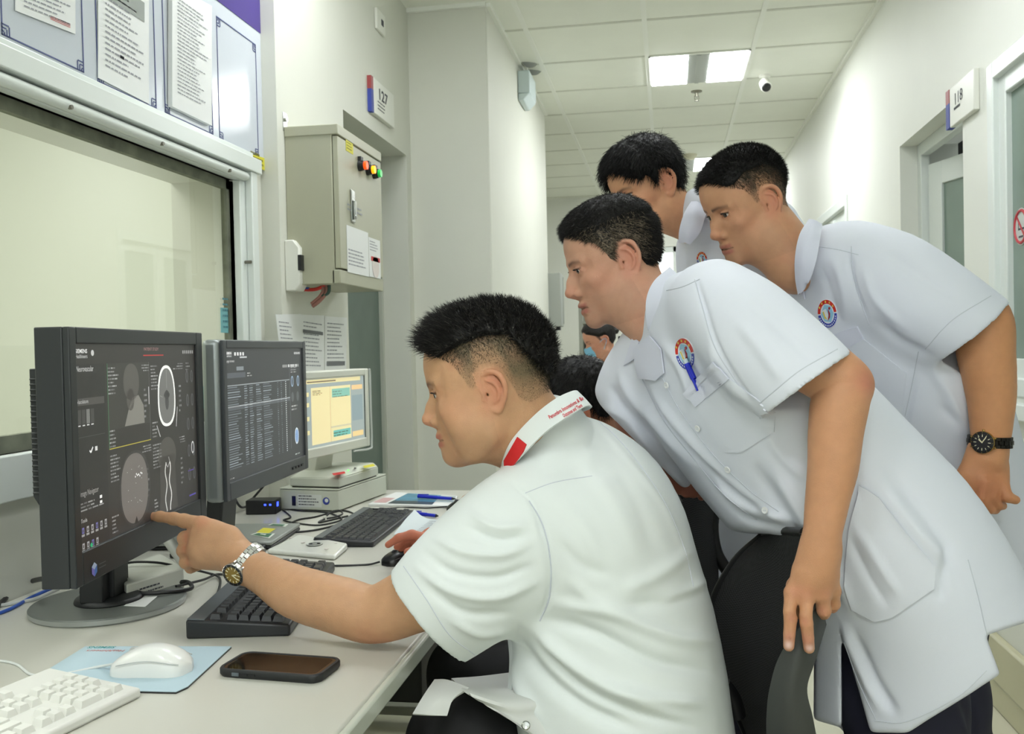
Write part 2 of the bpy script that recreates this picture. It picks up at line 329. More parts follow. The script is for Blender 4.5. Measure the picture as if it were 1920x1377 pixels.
# dome camera, sprinkler, smoke detectors
def at_ceiling(px, py): return onz(px, py, CZ)
c = at_ceiling(1434, 141); t = thing('security_camera', 'white dome-headed security camera with dark lens on the ceiling', 'camera', c)
b = MB(); b.lathe([(.034, 0), (.034, -.012), (.02, -.02)], c, k=20); b.lathe([(.016, -.015), (.014, -.05)], c, k=12); b.build('mount', M_white, t, smooth=True)
hc = c+np.array([0, -.01, -.062]); b = MB(); dv = np.array([.1, -.7, -.55])
b.tube([hc-dv*.04, hc-dv*.03, hc+dv*.03, hc+dv*.045], [.012, .032, .034, .032], k=20); b.build('housing', M_white, t, smooth=True)
b = MB(); b.tube([hc+dv*.046, hc+dv*.052], [.028, .024], k=20); b.tube([hc+dv*.052, hc+dv*.056], .012, k=12); b.build('lens', M_black, t, smooth=True)
for (px, py, s, lab) in ((1306, 171, 1, 'brass sprinkler head hanging below the bright ceiling light'), (1286, 331, .8, 'small dark sprinkler head far down the corridor ceiling')):
    c = at_ceiling(px, py); t = thing('fire_sprinkler', lab, 'sprinkler', c)
    b = MB(); b.lathe([(.036, 0), (.036, -.006), (.012, -.012), (.01, -.035)], c, k=16); b.build('escutcheon', mat('brass_dull', (140, 138, 124), .35, .7), t, smooth=True)
    b = MB(); b.tube([c+(-.012, 0, -.03), c+(-.014, 0, -.05), c+(0, 0, -.062)], .003, k=6); b.tube([c+(.012, 0, -.03), c+(.014, 0, -.05), c+(0, 0, -.062)], .003, k=6); b.lathe([(.014, -.062), (.014, -.065)], c, k=12); b.build('deflector', MATS['brass_dull'], t)
for (px, py, s, lab) in ((1293, 290, 1.3, 'round cream smoke detector on the ceiling between two heads'),):
    c = at_ceiling(px, py); b = MB(); b.lathe([(.05*s, 0), (.05*s, -.015), (.04*s, -.03), (.03*s, -.042), (0.001, -.045)], c, k=24)
    tag(b.build('smoke_detector', mat('cream_plastic', (214, 212, 190), .5), smooth=True), lab, 'smoke detector')

# ---------------------------------------------------------------- emergency light on the pillar
c = onx(977, 165, XP); t = thing('emergency_light', 'white twin-head emergency light high on the pillar side', 'light', c)
b = MB(); b.box((XP, c[1]-.13, c[2]-.065), (XP+.07, c[1]+.13, c[2]+.065)); b.prism([(XP, c[1]-.13, c[2]-.065), (XP+.07, c[1]-.13, c[2]-.065), (XP+.03, c[1]-.13, c[2]-.105), (XP, c[1]-.13, c[2]-.105)], (0, .26, 0)); b.build('body', mat('pale_blue_plastic', (206, 220, 222), .4), t, bevel=.006)
for dy in (-.07, .08):
    q = np.array([XP+.045, c[1]+dy, c[2]+.065]); b = MB(); b.cyl(q, q+(0, 0, .05), .008); b.build('lamp_arm', M_white, t)
    b = MB(); h = q+(.015, 0, .09); d = np.array([.5, -.8, -.2]); b.tube([h-d*.055, h-d*.04, h, h+d*.02], [.01, .045, .06, .062], k=20); b.tube([h+d*.02, h+d*.034], [.060, .04], mi=1, k=20); b.build('lamp_head', [mat('lamp_cream', (176, 176, 160), .3), mat('lamp_lens', (150, 154, 150), .15)], t, smooth=True)

# ---------------------------------------------------------------- wall items: signs, socket, cabinet, papers
def on_wall_box(X, pts, th, sgn=1): # quad on the wall from pixels, extruded
    q = [onx(px, py, X) for px, py in pts]; return q
t0 = onx(712, 188, XL2); y0, y1 = onx(688, 150, XL2)[1], onx(731, 200, XL2)[1]; z1, z0 = onx(690, 143, XL2)[2], onx(690, 209, XL2)[2]
t = thing('room_sign', 'white room sign reading 127 above the electrical cabinet', 'sign', (XL2, (y0+y1)/2, (z0+z1)/2))
b = MB(); b.box((XL2, y0+.03, z0), (XL2+.02, y1, z1)); b.build('plate', M_white, t, bevel=.003)
b = MB(); b.box((XL2, y0, z0), (XL2+.018, y0+.03, z1-.055), 0); b.box((XL2, y0, z1-.055), (XL2+.018, y0+.03, z1), 1); b.build('side_band', [M_blue, mat('maroon_band', (150, 60, 60), .5)], t)
b = MB(); add_text(b, '127', (XL2+.021, y0+.085, z0+.075), (0, 1, 0), (0, 0, 1), .065, bold=True, width=.12); text_lines(b, (XL2+.021, y0+.075, z0+.02), (0, 1, 0), (0, 0, 1), .15, .045, 3, seed=3, th=.35); b.build('lettering', M_ink, t)
y1, y0 = onx(1785, 200, XR)[1], onx(1837, 150, XR)[1]; z1, z0 = onx(1836, 127, XR)[2], onx(1836, 206, XR)[2]
t = thing('room_sign', 'white room sign reading 118 on the right wall beside the niche door', 'sign', (XR, (y0+y1)/2, (z0+z1)/2))
b = MB(); b.box((XR-.02, y0, z0), (XR, y1-.04, z1)); b.build('plate', M_white, t, bevel=.003)
b = MB(); b.box((XR-.022, y1-.04, z0), (XR, y1, z1-.05), 0); b.box((XR-.022, y1-.04, z1-.05), (XR, y1, z1), 1); b.build('side_band', [M_blue, MATS['maroon_band']], t)
b = MB(); add_text(b, '118', (XR-.021, y1-.095, z0+.068), (0, -1, 0), (0, 0, 1), .060, width=.085); text_lines(b, (XR-.021, y1-.095, z0+.042), (0, -1, 0), (0, 0, 1), .085, .018, 1, seed=5, th=.5); b.build('lettering', M_ink, t)
# wall socket plate high on the wall
c = onx(710, 42, XL2); t = thing('wall_socket', 'small white socket plate high on the left wall', 'socket', c)
b = MB(); b.box((XL2, c[1]-.06, c[2]-.045), (XL2+.012, c[1]+.06, c[2]+.045)); b.build('plate', M_white, t, bevel=.003)
b = MB(); b.box((XL2+.011, c[1]-.0, c[2]-.012), (XL2+.0135, c[1]+.03, c[2]+.014)); b.build('slot', M_ink, t)
# electrical cabinet
M_cab = mat('cabinet_beige', (170, 170, 148), .42, var=.04, vscale=6, bump=.06, bscale=400)
y0 = onx(537, 400, XL2)[1]; z1 = onx(537, 243, XL2)[2]; z0 = onx(541, 535, XL2)[2]
xf = float(ony(636, 400, y0)[0]); y1 = float(onx(716, 400, xf)[1])
t = thing('electrical_cabinet', 'beige steel electrical cabinet with three indicator lamps on the left wall', 'cabinet', (XL2, (y0+y1)/2, z0))
b = MB(); b.box((XL2, y0, z0), (xf-.02, y1, z1)); b.box((XL2, y0-.004, z1-.03), (xf+.002, y1+.004, z1+.004)); b.box((xf-.03, y0, z0), (xf-.001, y1, z0+.045)); b.build('body', M_cab, t, bevel=.003)
b = MB(); b.box((xf-.018, y0+.002, z0+.05), (xf, y1, z1-.034)); dd = b.build('door', M_cab, t, bevel=.002)
def on_cab(px, py): return onx(px, py, xf)
for px, py, cc, nm in ((673, 311, (255, 70, 10), 'red'), (688, 319, (255, 160, 10), 'amber'), (700, 326, (20, 170, 70), 'green')):
    q = on_cab(px, py); b = MB(); b.cyl(q, q+(.012, 0, 0), .019, 0); b.cyl(q+(.012, 0, 0), q+(.02, 0, 0), .017, 0); b.cyl(q+(.02, 0, 0), q+(.03, 0, 0), .014, 1); b.box((0, -.012, .014), (.012, .012, .03), 0, c=q)
    l = b.build('indicator_lamp', [M_black, mat('lamp_'+nm, cc, .3, emit=1.3 if nm != 'green' else .5)], dd, smooth=True); l['label'] = nm+' indicator lamp'
q = on_cab(660, 387); b = MB(); b.box((0, -.018, -.055), (.006, .018, .055), 0, c=q); b.box((.006, -.009, -.045), (.014, .009, .02), 0, c=q); b.cyl(q+(.006, 0, -.035), q+(.016, 0, -.035), .008); b.build('latch', M_chrome, dd, bevel=.003)
q = on_cab(655, 276); b = MB(); b.box((0, -.035, -.018), (.001, .035, .018), 0, c=q); text_lines(b, q+(.0015, -.03, -.014), (0, 1, 0), (0, 0, 1), .06, .028, 3, 1, seed=9); b.build('yellow_sticker', [M_yel, mat('print_olive', (120, 116, 40), .7)], dd)
y0s, y1s = on_cab(650, 460)[1], on_cab(690, 460)[1]; q0 = on_cab(650, 510)
b = MB(); b.box((xf+.0005, y0s, q0[2]), (xf+.0015, y1s, on_cab(650, 422)[2])); text_lines(b, (xf+.002, y0s+.01, q0[2]+.02), (0, 1, 0), (0, 0, 1), (y1s-y0s)*.85, .06, 5, 1, 11); text_lines(b, (xf+.002, y0s+.01, q0[2]+.2), (0, 1, 0), (0, 0, 1), (y1s-y0s)*.85, .03, 2, 1, 12)
n_ = b.build('paper_notice', [M_paper, M_inkl], dd); n_['label'] = 'white printed sheet'
b = MB(); q = on_cab(703, 485); b.box((xf+.0005, q[1]-.07, q[2]-.07), (xf+.0016, q[1]+.06, q[2]+.07)); b.lathe([(.04, 0), (.04, .001)], q+(.002, 0, -.03), ax=(1, 0, 0), mi=1, k=24); b.box((.0025, -.05, -.012), (.003, .05, .004), 2, c=q); text_lines(b, q+(.002, -.06, .02), (0, 1, 0), (0, 0, 1), .1, .04, 4, 3, 14); n_ = b.build('round_seal_notice', [M_paper, mat('seal_white', (215, 205, 200), .6), M_red, M_inkl], dd); n_['label'] = 'small white sheet with a red-banded round seal'
# hanging bracket
b = MB(); b.box((XL2, y0-.012, z1-.01), (XL2+.003, y0+.02, z1+.05)); b.cyl((XL2+.003, y0+.002, z1+.03), (XL2+.01, y0+.002, z1+.03), .009, 0, 8); b.build('bracket', M_chrome, t)
# cables below, breaker box at lower left
for pts, cc, nm in (([(541, 528), (560, 541), (590, 543), (612, 534)], (200, 50, 40), 'red'), ([(538, 524), (548, 534), (565, 541), (580, 542)], (60, 90, 170), 'blue'), ([(603, 530), (606, 545), (598, 558), (584, 570)], (140, 96, 84), 'brown'), ([(610, 531), (612, 548), (600, 564), (586, 575)], (130, 84, 74), 'brown'), ([(617, 532), (616, 548), (604, 556)], (40, 70, 60), 'green')):
    b = MB(); b.tube([ony(px, py, y0+.06) for px, py in pts], .006, sm=5, k=8); o = b.build('cable', mat('cable_'+nm, cc, .5), t, smooth=True); o['label'] = nm+' cable'
c = onx(541, 498, XL2); t = thing('breaker_box', 'small white breaker box at the lower left of the electrical cabinet', 'breaker', c)
zc = c[2]; yy = c[1]-.03
b = MB(); b.prism([(XL2, yy, zc-.085), (XL2+.035, yy, zc-.085), (XL2+.05, yy, zc-.06), (XL2+.05, yy, zc+.055), (XL2+.03, yy, zc+.08), (XL2, yy, zc+.08)], (0, .07, 0)); b.build('case', M_white, t, bevel=.004)
b = MB(); b.box((XL2+.045, yy-.001, zc-.02), (XL2+.056, yy+.03, zc+.03)); b.build('switch', M_black, t)
# papers on wall under the cabinet
def paper(pts, X, lab, seed, th=.001, dark=(), par=None, name='paper_sheet', rows=12, lift=.0):
    q = [onx(px, py, X)+(lift, 0, 0) for px, py in pts]   # tl, tr, br, bl
    b = MB(); b.hexa([q[3], q[2], q[1], q[0]], (th, 0, 0), 0)
    o = np.array(q[3]); ux = (q[2]-q[3]); w = np.linalg.norm(ux); ux = ux/w; uy = (q[0]-q[3]); h = np.linalg.norm(uy); uy = uy/h
    off = np.array([th+.0008, 0, 0])
    text_lines(b, o+off+ux*w*.1+uy*h*.06, ux, uy, w*.8, h*.84, rows, 1, seed, .3)
    for d0, d1 in dark: b.quad([o+off*1.2+ux*w*.07+uy*h*d0, o+off*1.2+ux*w*.93+uy*h*d0, o+off*1.2+ux*w*.93+uy*h*d1, o+off*1.2+ux*w*.07+uy*h*d1], 2)
    return tag(b.build(name, [M_paper, M_inkl, mat('ink_mid', (112, 114, 116), .8)]), lab, 'paper', 'printed sheets taped to the wall under the cabinet')
paper([(514, 590), (562, 589), (563, 696), (527, 696)], XL2, 'curling printed sheet on the wall, leftmost of the three below the cabinet', 21, lift=.004)
paper([(563, 590), (607, 592), (607, 697), (563, 696)], XL2, 'printed sheet with a dark title bar on the wall, middle of three below the cabinet', 22, dark=((.68, .74),), lift=.001)
paper([(608, 593), (650, 596), (648, 695), (608, 697)], XL2, 'printed sheet with a dark band at its foot, rightmost of three below the cabinet', 23, dark=((.1, .18),), lift=.001)
# notice board above the window
xb = XL+.002; zb = float(onx(495, 320, xb)[2]); yb = float(onx(495, 200, xb)[1]); zt = 2.62; yb0 = .6
t = thing('notice_board', 'pale grey notice board with purple header above the window', 'notice board', (XL, 1.8, zb))
M_board = mat('board_laminate', (200, 206, 214), .16, spec=.6)
b = MB(); b.box((XL, yb0, zb), (XL+.012, yb, zt)); b.build('panel', M_board, t, bevel=.002)
xo = XL+.0125
pz = float(onx(495, 68, xo)[2])
b = MB(); b.box((xo, yb0, pz), (xo+.001, yb-.001, zt)); b.build('header_band', mat('purple_band', (70, 52, 130), .35), t)
b = MB(); V0 = onx(447, 22, xo+.0016)
yt = V0[1]-.0
add_text(b, 'ẢNH', (xo+.0018, yt-.30, pz+.055), (0, 1, 0), (0, 0, 1), .115, bold=True); add_text(b, 'HỎI', (xo+.0018, yt-.14, pz+.175), (0, 1, 0), (0, 0, 1), .08); b.build('header_lettering', M_white, t)
M_line = mat('frame_line', (70, 80, 130), .5)
for k, (xa, xb_, ztop) in enumerate(((5, 158, -60), (182, 292, -30), (307, 397, 0), (408, 481, 36))):
    y0_, y1_ = onx(xa, 130, xo)[1], onx(xb_, 150, xo)[1]; z0_ = {0: onx(158, 137, xo)[2], 1: onx(292, 204, xo)[2], 2: onx(397, 252, xo)[2], 3: onx(481, 293, xo)[2]}[k]; z1_ = pz-.05
    b = MB(); w = .003
    for q0, q1 in (((y0_, z0_), (y1_, z0_+w)), ((y0_, z1_), (y1_, z1_+w)), ((y0_, z0_), (y0_+w, z1_)), ((y1_-w, z0_), (y1_, z1_))): b.box((xo, *q0), (xo+.0008, *q1))
    for cy, cz, sy, sz in ((y0_, z0_, 1, 1), (y1_, z0_, -1, 1), (y0_, z1_, 1, -1), (y1_, z1_, -1, -1)):
        for s_ in (.007, .014, .021):
            for q0, q1 in (((0, s_), (s_, s_+.0025)), ((s_, 0), (s_+.0025, s_))):
                ya, yb2 = sorted((cy+sy*q0[0], cy+sy*q1[0])); za, zb2 = sorted((cz+sz*q0[1], cz+sz*q1[1])); b.box((xo, ya, za), (xo+.0008, yb2, zb2))
    b.build('printed_frame', M_line, t)
G = 'documents pinned to the notice board'
def board_doc(pts, lab, seed, rows, extra=None, th=.002):
    q = [onx(px, py, xo+.001) for px, py in pts]
    b = MB(); b.hexa([q[3], q[2], q[1], q[0]], (th, 0, 0), 0); o = np.array(q[3]); ux = q[2]-q[3]; w = np.linalg.norm(ux); ux = ux/w; uy = q[0]-q[3]; h = np.linalg.norm(uy); uy = uy/h; off = np.array([th+.001, 0, 0])
    text_lines(b, o+off+ux*w*.12+uy*h*.12, ux, uy, w*.78, h*.8, rows, 1, seed, .28)
    if extra: extra(b, o+off, ux, uy, w, h)
    return tag(b.build('document', [M_paper, M_inkl, M_red, M_ink, mat('photo_grey', (150, 156, 150), .5)]), lab, 'document', G)
def stamp(b, o, ux, uy, w, h):
    for s_ in (.12, .16, .2): b.quad([o+ux*w*.55+uy*h*s_, o+ux*w*.9+uy*h*(s_-.02), o+ux*w*.9+uy*h*(s_-.005), o+ux*w*.55+uy*h*(s_+.015)], 2)
board_doc([(28, -60), (140, -20), (140, 64), (28, 20)], 'curling certificate with a red stamp in the board frame furthest left', 31, 7, stamp)
def photo(b, o, ux, uy, w, h): b.quad([o+ux*w*.15+uy*h*.8, o+ux*w*.9+uy*h*.8, o+ux*w*.9+uy*h, o+ux*w*.15+uy*h], 4); b.quad([o+ux*w*.4+uy*h*.3, o+ux*w*.48+uy*h*.3, o+ux*w*.48+uy*h*.33, o+ux*w*.4+uy*h*.33], 3)
board_doc([(183, -55), (278, -8), (278, 195), (183, 146)], 'cream certificate with a grey photo at its top, second frame of the board', 32, 15, photo)
board_doc([(315, -30), (390, 12), (390, 236), (315, 200)], 'thick stapled sheets of dense print in the third board frame', 33, 26, th=.012)
b = MB(); q = [onx(px, py, xo+.001) for px, py in ((468, 288), (497, 297), (497, 320), (468, 309))]; b.hexa(q, (.001, 0, 0)); text_lines(b, q[3]+(.0018, .005, .005), (0, 1, 0), (0, 0, 1), .1, .04, 3, 1, 4, .5); b.build('yellow_sticker', [M_yel, MATS['print_olive']], t)
# cyan note on the glass
b = MB(); q = [onx(px, py, XL-.018) for px, py in ((413, 577), (448, 579), (449, 626), (414, 624))]; b.hexa([q[3], q[2], q[1], q[0]], (.001, 0, 0)); text_lines(b, q[3]+(.002, .012, .006), (0, 1, 0), (0, 0, 1), .12, .1, 6, 1, 6); tag(b.build('paper_note', [mat('cyan_paper', (120, 178, 182), .6), mat('cyan_print', (80, 130, 140), .6)]), 'cyan printed note stuck on the window glass', 'note')
# grey box on the pillar's far side and switch plates on the end wall
c = ony(1046, 565, 6.75); t = thing('wall_box', 'grey steel wall box beyond the white pillar', 'wall box', c)
b = MB(); b.box((c[0]-.3, 6.54, c[2]-.19), (c[0]+.045, 6.7, c[2]+.19)); b.box((c[0]-.28, 6.69, c[2]-.17), (c[0]+.05, 6.705, c[2]+.17)); b.build('case', mat('box_grey', (150, 154, 146), .5), t, bevel=.004)
b = MB(); b.box((c[0]+.0, 6.6, c[2]-.215), (c[0]+.03, 6.66, c[2]-.19)); b.build('cable_gland', M_black, t)
# ---------------------------------------------------------------- desk
DZ = 0.75
M_desk = mat('desk_laminate', (200, 199, 189), .28, var=.02, vscale=4)
M_edge = mat('desk_edge', (196, 200, 188), .2)
t = thing('desk', 'long white laminate desk running along the left wall under the monitors', 'desk', (-.84, 1.3, 0))
b = MB(); b.box((XL+.002, -.6, DZ-.028), (-.412, 3.03, DZ)); b.build('desktop', M_desk, t, bevel=.004)
b = MB(); b.box((-.412, -.6, DZ-.029), (-.400, 3.03, DZ-.0005)); b.build('edge_band', M_edge, t, bevel=.004)
M_leg = mat('desk_steel_grey', (150, 152, 140), .4, .2)
for y in (-.5, 1.02, 2.9):
    b = MB(); b.box((-1.2, y, .03), (-.5, y+.05, .06)); b.box((-1.15, y, .06), (-1.1, y+.05, DZ-.028)); b.box((-.62, y, .06), (-.57, y+.05, DZ-.028)); b.box((-1.2, y, DZ-.06), (-.45, y+.05, DZ-.028)); b.box((-1.18, y, 0), (-1.14, y+.05, .03)); b.box((-.56, y, 0), (-.52, y+.05, .03)); b.build('leg', M_leg, t, bevel=.003)
t = thing('computer_tower', 'dark computer tower slung under the white desk', 'computer', (-.8, 2.2, .3))
b = MB(); b.box((-1.15, 2.02, .42), (-.565, 2.45, DZ-.07)); b.build('case', mat('tower_dark', (40, 41, 38), .5), t, bevel=.006)
b = MB(); b.box((-1.1, 2.1, DZ-.07), (-1.05, 2.4, DZ-.028)); b.box((-.65, 2.1, DZ-.07), (-.6, 2.4, DZ-.028)); b.build('hanging_bracket', M_leg, t)

# ---------------------------------------------------------------- screens drawn as thin coloured shapes
class Canvas:
    def __init__(s, o, ux, uy, n, w, h):     # o = lower left corner
        s.o, s.ux, s.uy, s.n, s.w, s.h = [np.asarray(a, float) for a in (o, ux, uy, n)]+[w, h]; s.V = []; s.F = []; s.C = []; s.k = 0
    def pt(s, u, v, l): return s.o+s.ux*(u*s.w)+s.uy*(v*s.h)+s.n*(l*.00012)
    def shape(s, uv, col, l=1):
        i = s.k; s.V += [s.pt(u, v, l) for u, v in uv]; s.k += len(uv); s.F.append(tuple(range(i, s.k))); s.C += [(*s2l(col), 1)]*len(uv)
    def rect(s, u0, v0, u1, v1, col, l=1): s.shape([(u0, v0), (u1, v0), (u1, v1), (u0, v1)], col, l)
    def ell(s, u, v, ru, rv, col, l=1, k=28, p=2.0, a0=0, egg=0.0):
        s.shape([(u+ru*(1+egg*math.sin(t_))*math.copysign(abs(math.cos(t_))**(2/p), math.cos(t_)), v+rv*math.copysign(abs(math.sin(t_))**(2/p), math.sin(t_))) for t_ in np.linspace(0, 2*PI, k, endpoint=False)], col, l)
    def line(s, pts, wd, col, l=2):
        for (u0, v0), (u1, v1) in zip(pts[:-1], pts[1:]):
            du, dv = (u1-u0)*s.w, (v1-v0)*s.h; L = math.hypot(du, dv)+1e-9; nu, nv = -dv/L*wd/s.w/2, du/L*wd/s.h/2
            s.shape([(u0-nu, v0-nv), (u1-nu, v1-nv), (u1+nu, v1+nv), (u0+nu, v0+nv)], col, l)
    def lines(s, u, v, w, h, n, col, seed=0, l=2, th=.4, right=False):
        rg = random.Random(seed)
        for i in range(n):
            L = w*rg.uniform(.4, 1); y = v+h*(1-(i+1)/n); x = u+(w-L if right else 0); e = x+L
            while x < e:
                ww = min(rg.uniform(.08, .3)*w, e-x); k_ = rg.uniform(.6, .95); s.rect(x, y, x+ww, y+h/n*th, tuple(int(c*k_) for c in col), l); x += ww+.04*w
    def text(s, t_, u, v, size, col, width=None, l=3, bold=False):
        V, Fc = text_verts(t_, size, bold); i = s.k
        if width: V[:, 0] *= width*s.w/(V[:, 0].max()+1e-9)
        s.V += list(s.o+s.ux*(u*s.w)+s.uy*(v*s.h)+V[:, :1]*s.ux+V[:, 1:2]*s.uy+s.n*(l*.00012)); s.F += [tuple(a+i for a in f) for f in Fc]; s.k += len(V); s.C += [(*s2l(col), 1)]*len(V)
    def build(s, name, m, parent):
        me = bpy.data.meshes.new(name); me.from_pydata((np.array(s.V)-worldloc(parent)).tolist(), [], s.F); me.materials.append(m)
        ca = me.color_attributes.new('Col', 'FLOAT_COLOR', 'POINT'); ca.data.foreach_set('color', np.array(s.C, np.float32).ravel())
        o = bpy.data.objects.new(name, me); COL.objects.link(o); o.parent = parent; return o
M_scr = mat('screen_glow', (0, 0, 0), .35, attr='Col', aemit=.62, spec=.35)
M_eizo = mat('monitor_charcoal', (38, 41, 43), .42)
M_bez2 = mat('monitor_grey', (64, 68, 72), .4)
M_side2 = mat('monitor_silver', (150, 156, 156), .35, .5)
def edge_frame(p0, p1, z):   # horizontal run from p0 to p1: origin at z, unit along, outward normal (towards +x), length
    d = p1-p0; d[2] = 0; L = np.linalg.norm(d); d = d/L; n = np.array([d[1], -d[0], 0]); return d, n, L
Zu = np.array([0, 0, 1.0])
# --- near monitor
A0, A1 = P(137, 642, 1.44), P(364, 652, 1.96); zb_, zt_ = .917, 1.243
d, n, L = edge_frame(A0.copy(), A1.copy(), 0); o0 = np.array([A0[0], A0[1], zb_])
base = onz(205, 1138, DZ)
t = thing('computer_monitor', 'large dark monitor showing four brain scan panels, nearest on the desk', 'monitor', (base[0], base[1], DZ))
def mbox(b, u0, u1, z0, z1, n0, n1, mi=0, o=None, dd=None, nn=None):
    o = o0 if o is None else o; dd = d if dd is None else dd; nn = n if nn is None else nn
    p = lambda u, z, m: o+dd*u+nn*m+Zu*(z-o[2]); b.hexa([p(u0, z0, n0), p(u1, z0, n0), p(u1, z1, n0), p(u0, z1, n0)], nn*(n1-n0), mi)
b = MB(); BU, BR, BT, BB = .022, .035, .026, .052
mbox(b, -BU, L+BR, zb_-BB, zt_+BT, -.05, -.006); mbox(b, -BU, 0, zb_-BB, zt_+BT, -.006, .005); mbox(b, L, L+BR, zb_-BB, zt_+BT, -.006, .005); mbox(b, 0, L, zt_, zt_+BT, -.006, .005); mbox(b, 0, L, zb_-BB, zb_, -.006, .005)
b.build('bezel', M_eizo, t, bevel=.002)
b = MB(); nn_ = 22
pr_ = [(-.05, .05, 1.21), (-.095, .06, 1.21), (-.095, .06, 1.0), (-.05, .1, .93)]
q = lambda u, z, m: o0+d*u+n*m+Zu*(z-o0[2])
b.prism([q(.045, 1.205, -.05), q(.045, 1.205, -.095), q(.045, 1.0, -.095), q(.045, .925, -.05)], d*(L-.07))
for i in range(nn_): mbox(b, .040, .0455, 1.19-i*.0087-.0035, 1.19-i*.0087, -.093, -.06)
hs = b.build('rear_housing', M_eizo, t, bevel=.0015)
b = MB()
for i in range(24):
    for u0 in (.06, .2, .34): mbox(b, u0, u0+.12, 1.195-i*.008-.003, 1.195-i*.008, -.0965, -.094)
b.build('vent_slots', M_black, hs)
c = Canvas(o0+n*.0, d, Zu, n, L, zt_-zb_)
c.rect(0, 0, 1, 1, (50, 48, 46), 0); c.rect(.0, .0, .2, .9, (44, 43, 42))
c.text('SIEMENS', .01, .955, .009, (210, 210, 210), .075, bold=True); c.text('Healthineers', .01, .93, .009, (190, 190, 190), .075); c.ell(.12, .955, .01, .015, (180, 180, 180), 2)
c.text('Neurovascular', .012, .865, .013, (190, 190, 190), .11); c.rect(.01, .70, .19, .735, (72, 70, 68), 2); c.text('Vasculature', .012, .71, .009, (180, 180, 180), .07)
for i in range(4): c.rect(.012+i*.028, .61, .034+i*.028, .68, (110, 110, 108) if i == 2 else (66, 65, 64), 2); c.rect(.014+i*.028, .60, .03+i*.028, .606, (190, 190, 190), 2)
c.rect(.0, .545, .19, .548, (70, 70, 70), 2); c.line([(.082, .475), (.09, .465), (.104, .49)], .003, (220, 220, 220)); c.rect(.118, .468, .134, .49, (200, 200, 200), 2)
c.text('Image Navigator', .012, .262, .013, (150, 148, 146), .12); c.lines(.012, .19, .17, .05, 3, (150, 150, 150), 4); c.rect(.14, .225, .155, .24, (225, 225, 225), 2); c.rect(.14, .2, .155, .213, (225, 225, 225), 2)
for i in range(6):
    for j, v in enumerate((.075, .0)):
        if j and i > 3: continue
        c.rect(.018+i*.03, v+.008, .032+i*.03, v+.036, ((150, 150, 152) if (i+j) % 3 else (96, 94, 150)), 2); c.rect(.021+i*.03, v+.014, .028+i*.03, v+.028, (70, 70, 72), 3); c.rect(.015+i*.03, v-.012+.005, .034+i*.03, v-.004+.008, (140, 140, 140), 2)
c.text('Tools', .012, .135, .009, (180, 180, 180)); c.ell(.075, -.0+.012, .008, .01, (40, 160, 110), 3)
c.text('PATIENT STUDY', .505, .965, .008, (160, 120, 120), .13); c.rect(.5, .935, .68, .941, (170, 50, 50), 2)
for i in range(6): c.rect(.87+i*.02, .945, .882+i*.02, .965, (150, 150, 150), 2)
x0, x1, x2, y1, y0, y2 = .215, .555, .88, .9, .455, .0
def panel_text(u, v, w, h, s):
    c.lines(u+.005, v+h-.16, .08, .15, 8, (165, 165, 165), s); c.lines(u+w-.11, v+h-.05, .1, .045, 3, (165, 165, 165), s+1, right=True); c.lines(u+.005, v+.01, .05, .1, 5, (165, 165, 165), s+2); c.lines(u+w-.06, v+.3*h, .03, .18, 6, (150, 150, 150), s+3)
c.rect(x0, y0+.1, x1-.01, y1, (56, 55, 52), 1); c.rect(x0, y0, x1-.01, y0+.005, (160, 150, 60), 2); c.rect(x0, y0, x0+.004, y1, (70, 110, 80), 2); c.rect(x1-.013, y0, x1-.01, y1, (90, 90, 90), 2)
c.ell(.395, .795, .062, .10, (80, 78, 74), 2, p=2.2); c.ell(.385, .70, .03, .06, (80, 78, 74), 2); c.shape([(.335, .46+.1), (.495, .46+.1), (.49, .66), (.45, .72), (.40, .71), (.365, .64)], (118, 116, 110), 2); c.rect(.535, .66, .54, .76, (190, 190, 190), 2)
panel_text(x0, y0, x1-x0, y1-y0, 40)
c.ell(.70, .695, .083, .182, (232, 232, 230), 2, p=2.4, k=40, egg=-.08); c.ell(.70, .695, .072, .165, (104, 104, 102), 3, p=2.3, k=40, egg=-.08); c.ell(.70, .70, .028, .03, (60, 60, 60), 4, p=1.4, k=16); c.ell(.70, .66, .018, .05, (70, 70, 70), 4, k=12); c.line([(.70, .85), (.70, .74)], .001, (150, 150, 150), 4); c.line([(.66, .69), (.635, .70)], .001, (140, 140, 140), 4)
c.line([(.60, .53), (.63, .43+.03)], .003, (170, 170, 170)); c.line([(.80, .62), (.785, .50)], .003, (170, 170, 170)); panel_text(x1, y0, x2-x1, y1-y0, 50)
c.ell(.405, .215, .125, .205, (58, 56, 55), 2, p=2.2, k=40); c.ell(.40, .215, .108, .19, (104, 99, 96), 3, p=2.3, k=40); c.shape([(.385, .018), (.42, .018), (.405, .06)], (50, 48, 46), 4)
rg = random.Random(5)
for i in range(16): u, v = .40+rg.uniform(-.06, .06), .2+rg.uniform(-.1, .14); c.rect(u, v, u+.004, v+.004, (180, 180, 180), 4)
for i in range(7): u = .40+i*.009; v = .265+rg.uniform(0, .02); c.rect(u, v, u+.007, v+.009, (225, 225, 225), 5)
panel_text(x0, y2+.01, x1-x0, y0-y2-.02, 60)
c.ell(.69, .34, .085, .11, (74, 72, 68), 2); c.shape([(.62, .34), (.76, .34), (.77, .1), (.78, 0.01), (.60, 0.01), (.615, .1)], (66, 64, 61), 2)
wv = lambda s_: [(.69+s_*(.017+.008*math.sin(11*t_+.4*s_)+.006*t_), .30-.29*t_) for t_ in np.linspace(0, 1, 15)]
c.line(wv(1), .0042, (205, 204, 200), 3); c.line(wv(-1), .0042, (190, 190, 186), 3); c.line([(.67, .30), (.69, .27), (.71, .30), (.70, .33)], .002, (170, 170, 168), 3)
